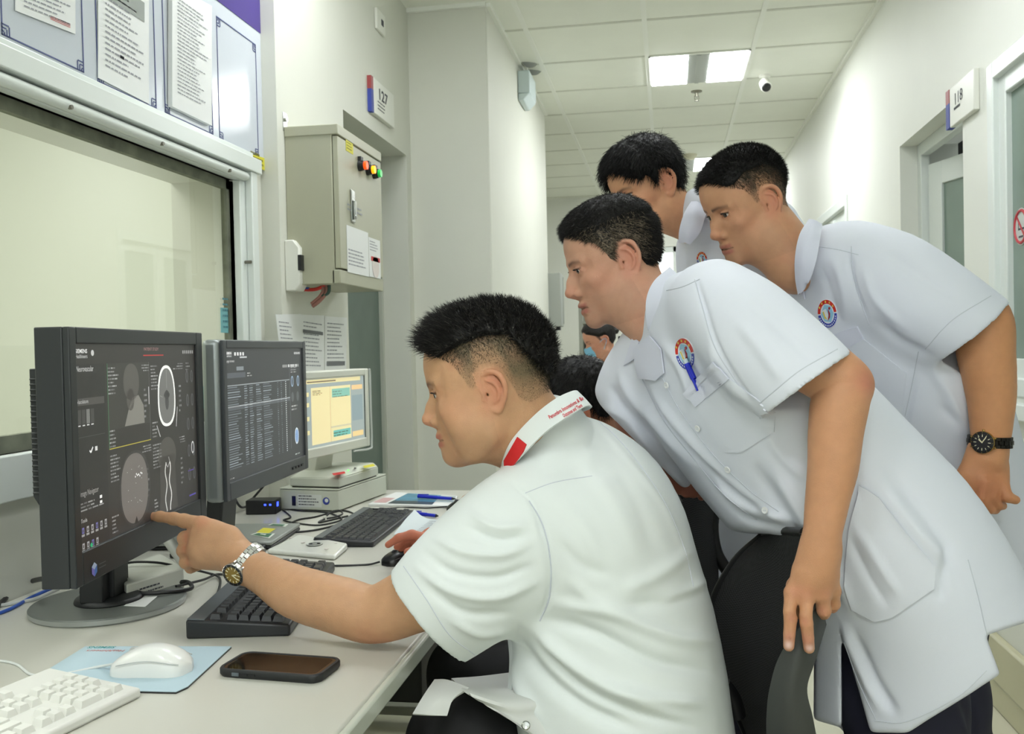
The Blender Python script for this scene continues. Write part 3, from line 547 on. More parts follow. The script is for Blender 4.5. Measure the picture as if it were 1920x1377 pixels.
panel_text(x1, y2+.01, x2-x1, y0-y2-.02, 70)
for i, v in enumerate((.80, .65, .5, .33, .18)):
    for u in (.91, .96): c.ell(u, v, .014, .04, (86, 86, 88), 2, k=14); c.ell(u, v, .009, .03, (60, 60, 60), 3, k=12)
c.ell(.95, .345, .016, .04, (190, 190, 190), 4, k=14); c.ell(.95, .345, .011, .03, (70, 70, 72), 5, k=14); c.rect(.895, .2, .96, .206, (90, 70, 150), 3); c.rect(.9, .04, .97, .05, (80, 70, 150), 3); c.lines(.9, .84, .06, .06, 3, (130, 130, 130), 80)
sc_ = c.build('screen', M_scr, t); sc_['label'] = 'lit screen with skull slice, side view and neck vessel images'
# maker mark on the lower bezel: tinted cube and word
b = MB(); q0 = o0+d*.035+n*.0058+Zu*(-.034)
hx = [(0, .011), (.009, .005), (.009, -.006), (0, -.012), (-.009, -.006), (-.009, .005)]
w3 = lambda u, v: q0+d*u+Zu*v
for k_, tri in enumerate((((0, .011), (.009, .005), (0, -.001), (-.009, .005)), ((-.009, .005), (0, -.001), (0, -.012), (-.009, -.006)), ((0, -.001), (.009, .005), (.009, -.006), (0, -.012)))): b.quad([w3(*a) for a in tri], k_)
for i in range(2): b.quad([w3(.016, .003-i*.006), w3(.04, .003-i*.006), w3(.04, .0045-i*.006), w3(.016, .0045-i*.006)], 3)
b.build('maker_mark', [mat('mark_pale', (176, 190, 214), .4), mat('mark_violet', (120, 110, 190), .4), mat('mark_blue', (70, 110, 180), .4), mat('mark_grey', (96, 100, 104), .5)], t)
# stand
b = MB(); ss = d; cx = np.array([base[0], base[1], 0])
pc = lambda u, m, z: cx+d*u+n*m+Zu*z
b.hexa([pc(-.055, -.03, DZ+.02), pc(.055, -.03, DZ+.02), pc(.05, -.03, 1.05), pc(-.05, -.03, 1.05)], n*.045); b.hexa([pc(-.03, .012, DZ+.02), pc(.03, .012, DZ+.02), pc(.03, .012, DZ+.17), pc(-.03, .012, DZ+.17)], n*.012)
b.lathe([(.062, .012), (.06, .02), (.05, .026)], (base[0], base[1], DZ), k=40); b.build('neck', mat('monitor_neck', (26, 28, 30), .45), t, bevel=.003)
b = MB(); b.lathe([(.135, 0), (.138, .003), (.138, .0105)], (base[0], base[1], DZ), k=72, mi=0); b.lathe([(.138, .0105), (.136, .013), (.001, .013)], (base[0], base[1], DZ), k=72, mi=1); b.build('stand_base', [mat('silver_edge', (168, 172, 170), .3, .5), mat('stand_grey', (112, 116, 112), .45, .3, bump=.1, bscale=900)], t, smooth=True)
b = MB(); q0 = onz(232, 1137, DZ+.0135); q1 = onz(262, 1117, DZ+.0135); q2 = onz(295, 1119, DZ+.0135); q3 = onz(272, 1139, DZ+.0135); b.hexa([q0, q3, q2, q1], (0, 0, .0006), 0); n_ = b.build('service_label', M_paper, t); n_['label'] = 'small white label'

# --- second monitor
B0, B1 = P(421, 653, 2.06), P(565, 655, 2.6); zb2_, zt2_ = .935, 1.235
d2_, n2_, L2_ = edge_frame(B0.copy(), B1.copy(), 0); o2 = np.array([B0[0], B0[1], zb2_])
mb2 = lambda b, u0, u1, z0, z1, m0, m1, mi=0: mbox(b, u0, u1, z0, z1, m0, m1, mi, o2, d2_, n2_)
t = thing('computer_monitor', 'grey monitor with a dark patient list, behind the scan monitor', 'monitor', (B0[0]-.12, B0[1]+.3, DZ))
b = MB(); mb2(b, -.024, L2_+.024, zb2_-.042, zt2_+.02, -.045, -.004, 0); b.build('rear_case', M_side2, t, bevel=.012, seg=3)
b = MB(); mb2(b, -.020, 0, zb2_-.04, zt2_+.018, -.004, .005); mb2(b, L2_, L2_+.022, zb2_-.04, zt2_+.018, -.004, .005); mb2(b, 0, L2_, zt2_, zt2_+.018, -.004, .005); mb2(b, 0, L2_, zb2_-.04, zb2_, -.004, .005); b.build('bezel', M_bez2, t, bevel=.002)
b = MB()
for i in range(4): mb2(b, L2_-.12+i*.025, L2_-.105+i*.025, zb2_-.026, zb2_-.020, .005, .008)
b.build('bezel_button', M_black, t)
c = Canvas(o2, d2_, Zu, n2_, L2_, zt2_-zb2_)
c.rect(0, 0, 1, 1, (56, 58, 60), 0); c.text('SIEMENS', .01, .955, .008, (230, 230, 230), .06, bold=True); c.text('Healthineers', .01, .935, .008, (210, 210, 210), .06)
for i in range(4): c.rect(.1+i*.03, .945, .118+i*.03, .97, (220, 220, 220), 2)
c.rect(.16, .925, .24, .938, (180, 182, 184), 2); c.text('syngo browser', .01, .895, .009, (210, 210, 210), .09); c.rect(.12, .83, .2, .86, (120, 126, 132), 2); c.rect(.01, .775, .22, .815, (82, 86, 92), 2); c.lines(.24, .78, .08, .04, 2, (190, 190, 190), 1)
c.lines(.7, .83, .25, .035, 1, (220, 220, 220), 2, th=.7); c.rect(0, .555, .8, .562, (170, 176, 180), 2)
for i in range(12): c.rect(.88+i*.008, .945, .884+i*.008, .965, (220, 220, 220), 2)
rg = random.Random(3)
for i in range(34):
    v = .70-i*.0185; cc = (150, 160, 168) if i != 8 else (220, 225, 228); c.rect(0, v-.004, .8, v-.002, (64, 67, 70), 1)
    for u, w in ((.01, .16), (.2, .04), (.26, .05), (.34, .07), (.43, .12), (.62, .012), (.67, .012)): c.rect(u, v, u+w*rg.uniform(.6, 1), v+.0075, [int(a*k_) for k_ in [rg.uniform(.55, .95)] for a in cc], 2)
    c.rect(.735, v, .745, v+.009, (225, 228, 230), 2)
c.rect(0, .715, .8, .722, (150, 156, 160), 2); c.rect(0, .53, .8, .56, (84, 88, 92), 1); c.rect(.8, .1, .803, .86, (110, 114, 118), 2)
for u in (.84, .93): c.ell(u, .70, .02, .05, (150, 170, 190), 2, k=16); c.ell(u, .70, .014, .038, (80, 90, 104), 3, k=16)
for u in (.84, .92): c.ell(u, .56, .02, .045, (84, 88, 90), 2, k=16)
c.lines(.82, .44, .12, .06, 2, (190, 190, 190), 5); c.lines(.82, .78, .1, .06, 3, (180, 180, 180), 6); c.ell(.89, .20, .03, .075, (214, 226, 240), 2, k=20); c.ell(.89, .20, .023, .062, (110, 140, 180), 3, k=20); c.line([(.89, .14), (.89, .26)], .001, (200, 215, 235), 4)
c.lines(.01, .02, .08, .02, 1, (200, 200, 200), 9, th=.3); c.lines(.86, .03, .1, .02, 1, (220, 230, 225), 12, th=.5)
sc_ = c.build('screen', M_scr, t); sc_['label'] = 'lit screen with a dense table of patient rows'
b = MB(); s0 = o2+d2_*(L2_*.20)-n2_*.05
b.hexa([np.array([*(s0-n2_*.06)[:2], DZ+.01]), np.array([*(s0-n2_*.06+d2_*.09)[:2], DZ+.01]), np.array([*(s0-n2_*.03+d2_*.09)[:2], 1.08]), np.array([*(s0-n2_*.03)[:2], 1.08])], n2_*.04)
b.box((-.1, -.09, DZ), (.1, .12, DZ+.014), R=rotz(math.atan2(d2_[1], d2_[0])-PI/2), c=(s0[0]-.03, s0[1]+.05, 0)); b.build('stand', mat('stand_black', (34, 36, 38), .4), t, bevel=.004)
# dark arm block seen between the two monitors
p0 = P(386, 935, 1.98); b = MB(); b.hexa([P(386, 930, 2.15), P(448, 930, 2.15), P(450, 975, 2.15), P(388, 985, 2.15)], W_*.12); 
# --- third monitor
C1 = P(683, 709, 3.0); C0 = P(575, 712, 2.66); dd3, n3, _L = edge_frame(C0.copy(), C1.copy(), 0); L3 = .42
zb3, zt3 = .945, 1.145; o3 = np.array([C1[0], C1[1], zb3])-dd3*L3
mb3 = lambda b, u0, u1, z0, z1, m0, m1, mi=0: mbox(b, u0, u1, z0, z1, m0, m1, mi, o3, dd3, n3)
t = thing('computer_monitor', 'white monitor with a beige touch interface, furthest along the desk', 'monitor', (C1[0]-.1, C1[1]-.15, DZ))
M_w3 = mat('monitor_white', (214, 216, 204), .4)
b = MB(); mb3(b, -.02, L3+.02, zb3-.03, zt3+.022, -.05, -.004); mb3(b, -.02, 0, zb3-.03, zt3+.022, -.004, .006); mb3(b, L3, L3+.02, zb3-.03, zt3+.022, -.004, .006); mb3(b, 0, L3, zt3, zt3+.022, -.004, .006); mb3(b, 0, L3, zb3-.03, zb3, -.004, .006); b.build('bezel', M_w3, t, bevel=.004)
b = MB()
rr = [o3+dd3*(L3+.022)+Zu*(zt3+.02-zb3)+n3*(.008), o3+dd3*(L3+.029)+Zu*(zt3-zb3)+n3*.006, o3+dd3*(L3+.025)+Zu*(.1)+n3*.008, o3+dd3*(L3+.03)+Zu*(-.02)+n3*.006, o3+dd3*(L3+.01)+Zu*(-.038)+n3*.008, o3+dd3*(L3-.1)+Zu*(-.034)+n3*.01]
b.tube(rr, .0035, sm=5, k=6); n_ = b.build('plastic_wrap', mat('clear_wrap', (225, 230, 226), .15, alpha=.45), t, smooth=True)
c = Canvas(o3, dd3, Zu, n3, L3, zt3-zb3); by = (222, 208, 160)
c.rect(0, 0, 1, 1, (150, 160, 158), 0); c.rect(0, .93, .93, .99, by, 1); c.rect(.15, .945, .55, .965, (120, 110, 90), 2); c.rect(.0, .0, .985, .0+.02, (150, 160, 158), 1)
c.rect(.2, .04, .96-.19, .87, by, 1); c.rect(.46, .04, .468, .87, (190, 180, 140), 2); c.rect(.55-.06, .7, .76, .83, (130, 180, 165), 2); c.lines(.5, .7, .25, .12, 3, (110, 110, 70), 4, th=.3); c.rect(.5, .1, .76, .2, (110, 178, 170), 2); c.lines(.5, .11, .25, .08, 2, (110, 120, 70), 6); c.rect(.468, .24, .77, .27, (190, 190, 160), 2)
c.rect(.79, .79, .96, .86, (226, 190, 140), 2); c.rect(.79, .05, .96, .13, (226, 196, 140), 2); c.lines(.22, .76, .2, .08, 4, (150, 140, 100), 8)
for v in (.2, .4, .6, .75): c.rect(.0, v, .17, v+.06, by, 2)
c.rect(.79, .3, .96, .7, (132, 148, 152), 1); c.rect(.985, 0, 1, 1, (30, 40, 40), 1)
sc_ = c.build('screen', M_scr, t); sc_['label'] = 'lit beige and grey control screen'
b = MB(); s0 = o3+dd3*(L3*.5)-n3*.05; b.hexa([np.array([*(s0-n3*.05)[:2], DZ+.11]), np.array([*(s0-n3*.05+dd3*.1)[:2], DZ+.11]), np.array([*(s0-n3*.02+dd3*.1)[:2], 1.02]), np.array([*(s0-n3*.02)[:2], 1.02])], n3*.035)
b.build('stand', M_w3, t, bevel=.003)

# ---------------------------------------------------------------- small things on the desk
def dz(px, py, z=0.0): return onz(px, py, DZ+z)
# scanner unit: two stacked cases
q0, q1, q2 = dz(525, 957), dz(635, 961), dz(725, 927); ux = (q1-q0); ux /= np.linalg.norm(ux); uy = q2-q1; Ly = np.linalg.norm(uy); uy /= Ly; Lx = np.linalg.norm(q1-q0)
M_sc = mat('scanner_putty', (198, 202, 188), .45)
t = thing('card_scanner', 'putty grey scanner unit of two stacked cases below the white monitor', 'scanner', (*(q1-ux*Lx/2+uy*Ly/2)[:2], DZ))
def ob(b, u0, u1, v0, v1, z0, z1, mi=0): b.hexa([q1-ux*u1+uy*v0+Zu*z0, q1-ux*u0+uy*v0+Zu*z0, q1-ux*u0+uy*v1+Zu*z0, q1-ux*u1+uy*v1+Zu*z0], Zu*(z1-z0), mi)
b = MB(); ob(b, 0, Lx, 0, Ly, .004, .062); ob(b, .0, Lx, 0, Ly, .0635, .068); ob(b, .02, Lx-.02, .02, Ly-.02, 0, .004); b.build('lower_case', M_sc, t, bevel=.003)
b = MB(); ob(b, -.0, Lx-.03, .01, Ly-.06, .072, .098); u0, u1, v0, v1 = .0, Lx-.03, .01, Ly-.06
pp = lambda u, v, z: q1-ux*u+uy*v+Zu*z
lo_ = [pp(u1, v0, .098), pp(u0, v0, .098), pp(u0, v1, .098), pp(u1, v1, .098)]; hi_ = [pp(u1-.02, v0+.03, .113), pp(u0+.012, v0+.03, .113), pp(u0+.012, v1-.01, .113), pp(u1-.02, v1-.01, .113)]
b.add(lo_+hi_, [(0, 3, 2, 1), (4, 5, 6, 7), (0, 1, 5, 4), (1, 2, 6, 5), (2, 3, 7, 6), (3, 0, 4, 7)]); lid = b.build('lid', M_sc, t, bevel=.003)
b = MB(); ob(b, .005, Lx-.035, .015, Ly-.065, .067, .073); b.build('rubber_gap', M_black, t)
b = MB()
def ontop(px, py): return onz(px, py, DZ+.1135)
def topquad(pts, mi): b.quad([ontop(*p) for p in pts], mi)
topquad([(622, 888), (646, 884), (648, 888), (626, 892)], 0); topquad([(680, 874), (700, 870), (704, 874), (684, 878)], 1); topquad([(652, 881), (654, 881), (654, 883), (652, 883)], 2); topquad([(664, 877), (668, 877), (668, 879), (664, 879)], 3)
b.build('lid_markings', [M_red, M_yel, mat('led_green', (60, 240, 60), .5, emit=2), M_ink], lid)
b = MB(); fo = -uy*.0008
def onfront(u, z): return q1-ux*u+Zu*z+fo
b.quad([onfront(.135, .012), onfront(.055, .012), onfront(.055, .05), onfront(.135, .05)], 0); b.box((0, 0, 0), (.0001, .0001, .0001), 0, c=onfront(.1, .03)); text_lines(b, onfront(.132, .014)-uy*.0006, ux, Zu, .07, .034, 4, 1, 8)
b.quad([onfront(.155, .015), onfront(.142, .015), onfront(.142, .044), onfront(.155, .044)], 2); b.lathe([(.011, 0), (.011, .001)], onfront(.04, .032), ax=-uy, mi=3, k=20); b.lathe([(.006, .0011), (.006, .0015)], onfront(.038, .034), ax=-uy, mi=0, k=12)
b.build('rating_plate', [mat('plate_white', (214, 218, 212), .6), M_ink, M_black, M_blue], t)
# usb hub with blue light
c = dz(501, 962); t = thing('usb_hub', 'small black hub box with glowing blue lights beside the scanner', 'usb hub', c)
b = MB(); b.box((-.055, -.03, 0), (.035, .03, .042), c=c, R=rotz(.15)); b.build('case', M_black, t, bevel=.003)
b = MB(); b.box((.03, -.02, .022), (.0365, -.008, .034), c=c, R=rotz(.15)); b.box((.0, -.0305, .026), (.006, -.03, .031), c=c, R=rotz(.15)); b.box((.015, -.0305, .026), (.021, -.03, .031), c=c, R=rotz(.15)); b.build('led', mat('led_blue', (40, 60, 255), .4, emit=6), t)
# closed laptop with stickers
qa, qb, qc = dz(563, 981, .02), dz(509, 1016, .02), dz(442, 977, .02); uy = qa-qb; Ly = np.linalg.norm(uy); uy /= Ly; ux = np.array([uy[1], -uy[0], 0])
t = thing('closed_laptop', 'closed grey laptop with stickers lying behind the pointing hand', 'laptop', (*(qb-ux*.16)[:2], DZ))
b = MB(); w = .33; h0 = qb-uy*.0
b.hexa([h0-ux*w-Zu*.019, h0-Zu*.019, h0+uy*Ly-Zu*.019, h0+uy*Ly-ux*w-Zu*.019], Zu*.008); b.build('base_case', M_black, t, bevel=.003)
b = MB(); b.hexa([h0-ux*w-Zu*.010, h0-Zu*.010, h0+uy*Ly-Zu*.010, h0+uy*Ly-ux*w-Zu*.010], Zu*.010); ld = b.build('lid', mat('laptop_grey', (150, 154, 150), .4, .3), t, bevel=.003)
b = MB(); z_ = .0205
def sticker(pts, mi, dzz=0): b.quad([dz(*p, z_+dzz) for p in pts][::-1], mi)
sticker([(480, 999), (503, 1001), (517, 992), (494, 990)], 0); sticker([(469, 1003), (505, 1010), (516, 1001), (482, 999)], 1, .0003); sticker([(473, 1003), (503, 1008), (511, 1001), (484, 1000)], 2, .0006); sticker([(502, 985), (535, 988), (541, 983), (510, 982)], 1, .0003); sticker([(506, 985), (530, 987), (535, 984), (512, 983)], 2, .0006); sticker([(487, 1002), (497, 1004), (500, 1002), (489, 1001)], 1, .0009)
b.build('sticker', [M_yel, mat('sticker_pale', (216, 222, 214), .5), mat('sticker_green', (60, 110, 80), .5)], ld)
# white control pad
pts = [dz(500, 1030, .012), dz(628, 1042, .012), dz(652, 1018, .018), dz(560, 1001, .018)]
t = thing('control_pad', 'white slim control pad with a round button pad in the middle of the desk', 'control pad', (pts[1][0]-.08, pts[1][1]+.06, DZ))
b = MB(); b.add([np.array([*p[:2], DZ]) for p in pts]+[p for p in pts], [(0, 1, 2, 3), (4, 5, 6, 7), (0, 1, 5, 4), (1, 2, 6, 5), (2, 3, 7, 6), (3, 0, 4, 7)]); b.build('case', mat('control_white', (226, 228, 220), .2, coat=.5), t, bevel=.006, seg=3)
cc_ = dz(590, 1021, .0165); BM = [mat('button_grey', (168, 172, 168), .4), mat('button_pale', (206, 200, 196), .4)]; b = MB(); b.lathe([(.019, 0), (.02, .0015), (.014, .0018), (.014, 0)], cc_, k=28, mi=0); b.lathe([(.006, 0), (.006, .002)], cc_, k=16, mi=0); b.build('button', BM, t)
for px, py, s_ in ((568, 1018, .005), (612, 1030, .005), (590, 1009, .004), (620, 1012, .006), (630, 1019, .004), (545, 1010, .004)): b = MB(); b.lathe([(s_, 0), (s_, .001)], dz(px, py, .0172), k=14, mi=1); b.build('button', BM, t)
# white box under the near monitor
qq = [dz(205, 1068, .045), dz(237, 1094, .045), dz(345, 1062, .045), dz(300, 1035, .045)]
b = MB(); b.hexa([np.array([*p[:2], DZ]) for p in qq], (0, 0, .042)); t = b.build('flat_box', mat('box_white', (204, 206, 196), .6), bevel=.003)
b = MB(); e_ = qq[2]-qq[1]; le = np.linalg.norm(e_[:2]); e_ = np.array([e_[0], e_[1], 0])/le; nf = np.array([e_[1], -e_[0], 0]); text_lines(b, np.array([*qq[1][:2], DZ+.012])+e_*.03+nf*.0008, e_, Zu, .06, .016, 2, 0, 5, .4); b.build('printed_line', M_ink, t, world=False)
tag(t, 'flat white box lying behind the foot of the near monitor', 'box')
# cyan binder behind
b = MB(); q = P(378, 760, 2.72); b.box((-.02, -.03, DZ), (.03, .03, 1.13), c=(q[0]-.02, q[1], 0)); 
tag(b.build('storage_bottle', mat('cyan_plastic', (60, 170, 176), .4), bevel=.01), 'cyan container between the two nearer monitors', 'container')
# brochure
qq = [dz(690, 945, .008), dz(850, 949, .008), dz(858, 930, .008), dz(742, 923, .008)]
t = thing('magazine', 'thick magazine with a blue landscape cover at the far end of the desk', 'magazine', (qq[1][0]-.1, qq[1][1]+.1, DZ))
b = MB(); b.hexa([np.array([*p[:2], DZ]) for p in qq], (0, 0, .008)); b.build('pages', M_paper, t, bevel=.002)
lerp = lambda u, v: (qq[0]*(1-u)+qq[1]*u)*(1-v)+(qq[3]*(1-u)+qq[2]*u)*v
b = MB()
for u0, v0, u1, v1, k_ in ((.22, .3, .75, .95, 0), (.22, .05, .75, .3, 1), (.02, .1, .18, .5, 2), (.75, .3, .98, .9, 3)): b.quad([lerp(u0, v0)+Zu*.0006, lerp(u1, v0)+Zu*.0006, lerp(u1, v1)+Zu*.0006, lerp(u0, v1)+Zu*.0006], k_)
b.build('cover_picture', [mat('cover_blue', (90, 160, 190), .3, var=.5, vscale=18), mat('cover_dark', (60, 80, 90), .3, var=.4, vscale=30), mat('cover_pink', (210, 170, 170), .4), mat('cover_pale', (190, 205, 206), .4, var=.3, vscale=20)], t)
def pen(p0, p1, lab, z, clear=False):
    p0 = dz(*p0, z); p1 = dz(*p1, z); d_ = (p1-p0); t = thing('ballpoint_pen', lab, 'pen', (p0+p1)/2)
    b = MB(); b.tube([p0+d_*.1, p0+d_*.85], .0048, k=10); b.build('barrel', mat('pen_clear', (210, 220, 230), .15, alpha=.7) if clear else mat('pen_blue', (30, 44, 190), .3), t, smooth=True)
    b = MB(); b.tube([p0, p0+d_*.1], [.001, .0045], k=10, mi=0); b.build('tip', M_black, t, smooth=True)
    b = MB(); b.tube([p0+d_*(.5 if not clear else .02), p1], .0054, k=10); b.tube([p1+Zu*.006, p0+d_*.72+Zu*.008], .0016, k=6); b.build('cap', mat('pen_blue', (30, 44, 190), .3), t, smooth=True)
pen((855, 936), (784, 931), 'blue pen lying on the magazine at the far end of the desk', .016)
pen((822, 968), (778, 963), 'blue capped pen lying beside the far black keyboard', .007)
# loose paper
b = MB(); qq = [dz(738, 1004, .0015), dz(860, 1010, .0015), dz(885, 982, .0015), dz(778, 976, .0015)]; nU = 10
V = []; 
for i in range(nU+1):
    for j in range(7):
        u, v = i/nU, j/6; p = (qq[0]*(1-u)+qq[1]*u)*(1-v)+(qq[3]*(1-u)+qq[2]*u)*v; V.append(p+Zu*(.028*max(0, 1-u*3.2)**2*(v)+.002+.003*math.sin(5*u+3*v)**2))
b.add(V, [(i*7+j, (i+1)*7+j, (i+1)*7+j+1, i*7+j+1) for i in range(nU) for j in range(6)])
t = b.build('loose_paper', mat('paper_bluish', (206, 216, 218), .6), smooth=True); tag(t, 'loose bluish printed sheet with a curled corner beside the mouse hand', 'paper')
b = MB(); rg = random.Random(2)
for k_ in range(9):
    v = .12+k_*.09
    for u0 in (.3, .5, .72):
        u1 = u0+rg.uniform(.08, .17); pt = lambda u, v_: (qq[0]*(1-u)+qq[1]*u)*(1-v_)+(qq[3]*(1-u)+qq[2]*u)*v_+Zu*(.0062); b.quad([pt(u0, v), pt(u1, v), pt(u1, v+.025), pt(u0, v+.025)])
b.build('print', M_inkl, t, world=False)

# keyboards -----------------------------------------------------------------
def keyboard(name, lab, at, rz, W, D, hf, hb, mbody, mkey, mtop, rows, kh=.006, led=False, stripe=None, crop=None):
    # local: x along width (0..W), y depth (0 front .. D back), z height front hf / back hb
    t = thing(name, lab, 'keyboard', (at[0], at[1], DZ), rz)
    b = MB(); b.add([(0, 0, 0), (W, 0, 0), (W, D, 0), (0, D, 0), (0, 0, hf), (W, 0, hf), (W, D, hb), (0, D, hb)], [(0, 3, 2, 1), (4, 5, 6, 7), (0, 1, 5, 4), (1, 2, 6, 5), (2, 3, 7, 6), (3, 0, 4, 7)])
    b.build('body', mbody, t, world=False, bevel=.004, seg=2)
    sl = (hb-hf)/D; zz = lambda y: hf+sl*y
    if stripe:
        b = MB(); y0, y1 = stripe; b.hexa([(.004, y0, zz(y0)), (W-.004, y0, zz(y0)), (W-.004, y1, zz(y1)), (.004, y1, zz(y1))], (0, 0, .0015)); b.build('top_panel', mtop, t, world=False)
    meshes = {}; cnt = 0; rest = MB()
    for y, kd, spans in rows:
        for x0, x1 in spans:
            w = x1-x0-.0022; key = round(w, 4), round(kd, 4)
            q = .0028; Vk = [(0, 0, 0), (w, 0, 0), (w, kd-.002, 0), (0, kd-.002, 0), (q, q*.8, kh), (w-q, q*.8, kh), (w-q, kd-.002-q*.5, kh), (q, kd-.002-q*.5, kh)]
            Fk = [(4, 5, 6, 7), (0, 1, 5, 4), (1, 2, 6, 5), (2, 3, 7, 6), (3, 0, 4, 7)]
            if cnt < 95:
                if key not in meshes:
                    mbk = MB(); mbk.add(Vk, Fk); o = mbk.build('key', mkey, t, world=False); meshes[key] = o; o.rotation_euler = (math.atan(sl), 0, 0); o.location = (x0, y, zz(y))
                    o.data.polygons.foreach_set('use_smooth', [False]*5)
                else: copy_obj(meshes[key], t, (x0, y, zz(y)))
                cnt += 1
            else: rest.add([(v[0]+x0, v[1]+y, v[2]+zz(y)+v[1]*sl) for v in Vk], Fk)
    if rest.v: o = rest.build('key', mkey, t, world=False); o['kind'] = 'stuff'
    return t, zz
def std_rows(W, m, u, ys, kd, num=True):
    R = []; x = m
    main = [[1]*13+[2], [1.5]+[1]*12+[1.5], [1.75]+[1]*11+[2.25], [2.25]+[1]*10+[2.75], [1.25, 1.25, 1.25, 6.25, 1.25, 1.25, 1.25, 1.25]]
    for r, y in enumerate(ys[:5][::-1]):
        sp = []; xx = m
        for w in main[r]: sp.append((xx, xx+w*u)); xx += w*u
        xx = m+15.35*u
        if r in (0, 1): sp += [(xx+i*u, xx+(i+1)*u) for i in range(3)]
        if r == 3: sp += [(xx+u, xx+2*u)]
        if r == 4: sp += [(xx+i*u, xx+(i+1)*u) for i in range(3)]
        xx = m+18.7*u
        sp += [(xx+i*u, xx+(i+1)*u) for i in range(4)] if r < 3 else [(xx, xx+u), (xx+u, xx+2*u), (xx+2*u, xx+3*u)] if r == 3 else [(xx, xx+2*u), (xx+2*u, xx+3*u), (xx+3*u, xx+4*u)]
        R.append((y, kd, sp))
    sp = [(m, m+u)]; xx = m+2*u
    for g in range(3): sp += [(xx+i*u, xx+(i+1)*u) for i in range(4)]; xx += 4.5*u
    xx = m+15.35*u; sp += [(xx+i*u, xx+(i+1)*u) for i in range(3)]
    R.append((ys[5], kd, sp)); return R
M_kb = mat('keyboard_black', (34, 36, 39), .42); M_key = mat('key_black', (44, 46, 50), .38); M_ktop = mat('keyboard_grey', (92, 98, 102), .4)
# near black keyboard: left end (seen) runs from (543,1192) back to (345,1200); its length goes away along the desk
kp = onz(544, 1194, DZ); kdir = math.radians(101.1)
rows = std_rows(.45, .012, .0187, [.014, .033, .052, .071, .090, .118], .019)
keyboard('computer_keyboard', 'black keyboard with a grey back strip under the pointing forearm', kp, kdir, .455, .172, .020, .032, M_kb, M_key, M_ktop, rows, kh=.008, stripe=(.142, .170))
# far black keyboard
k0 = dz(700, 1027); kd_ = math.atan2(dz(778, 968)[1]-k0[1], dz(778, 968)[0]-k0[0])
rows = std_rows(.43, .010, .0183, [.010, .028, .046, .064, .082, .106], .018)
t, zz = keyboard('computer_keyboard', 'slim black keyboard at the far end of the desk by the control pad', k0, math.radians(92.6), .435, .15, .014, .022, M_kb, M_key, M_ktop, rows, kh=.005, stripe=(.128, .148))
# white keyboard in the lower left corner: one end towards (265,1290)
M_wk = mat('keyboard_white', (218, 218, 212), .35); M_wkey = mat('key_white', (224, 224, 218), .35)
wa = onz(265, 1292, DZ+.012); wdir = math.radians(-100.7)
rows = std_rows(.45, .014, .0188, [.016, .035, .054, .073, .092, .120], .019)
# local x must run away from the seen end: x axis = -wdir direction is towards the end, so the block starts beyond the frame
ex = np.array([math.cos(wdir+PI), math.sin(wdir+PI), 0]); ey = np.array([-ex[1], ex[0], 0])
at = wa-ex*.455; 
tk, zz = keyboard('computer_keyboard', 'white keyboard in the lower left corner of the desk', at, wdir+PI, .455, .165, .014, .026, M_wk, M_wkey, M_wk, rows, kh=.0085)
tk.location = (at[0], at[1], DZ)
# mice -----------------------------------------------------------------------
def mouse(lab, at, rz, L, Wd, Hh, m, m2, name='computer_mouse', z0=.0):
    t = thing(name, lab, 'mouse', (at[0], at[1], DZ+z0), rz); b = MB(); V = []; nu, nv = 20, 20
    for i in range(nu+1):
        s = i/nu; x = L*(s-.5); wv_ = Wd/2*(1-abs(2*s-1)**3.2)**.42*(1+.08*math.cos(2*PI*s)); hv = Hh*(math.sin(PI*min(1, max(0, s*.93+.035)))**.55)*(.78+.34*s*(1.25-s*.75))
        for j in range(nv+1):
            a = PI*j/nv; V.append((x, wv_*math.copysign(abs(math.cos(a))**.7, math.cos(a)), max(.0, hv*math.sin(a)**.8)))
    Fc = [(i*(nv+1)+j, (i+1)*(nv+1)+j, (i+1)*(nv+1)+j+1, i*(nv+1)+j+1) for i in range(nu) for j in range(nv)]
    b.add(V, Fc); b.build('shell', m, t, world=False, smooth=True)
    b = MB(); b.lathe([(.007, -.0035), (.008, 0), (.007, .0035)], (-L*.22, 0, Hh*.66), ax=(0, 1, 0), k=20, mi=1)
    b.build('scroll_wheel', [m2, m2], t, world=False, smooth=True); 
    for s_ in (-1, 1): b = MB(); b.tube([(L*(k/8-.46), s_*Wd*.5*(1-abs(2*(k/8+.04)-1)**3.2)**.42*.985*(1+.08*math.cos(2*PI*(k/8))), Hh*(.30+.25*math.sin(PI*k/8))) for k in range(1, 8)], .0008, k=5, sm=3); b.build('seam', m2, t, world=False)
    return t
# near white mouse on the pad
pm = onz(285, 1238, DZ+.02)
mouse('white mouse on the pale blue mouse pad', pm, .10, .122, .064, .043, mat('mouse_white', (226, 227, 224), .3, coat=.3), mat('seam_grey', (180, 182, 180), .5), z0=.0035)
mouse('black mouse under the seated man\'s right hand', dz(752, 1046, .01)+np.array([.01, -.0, 0]), math.radians(38), .112, .062, .036, mat('mouse_black', (20, 21, 23), .3), mat('seam_dark', (60, 60, 62), .5))
mouse('black mouse near the far pen, under a hand at the desk end', dz(872, 950, .01), math.radians(10), .11, .062, .036, MATS['mouse_black'], MATS['seam_dark'])
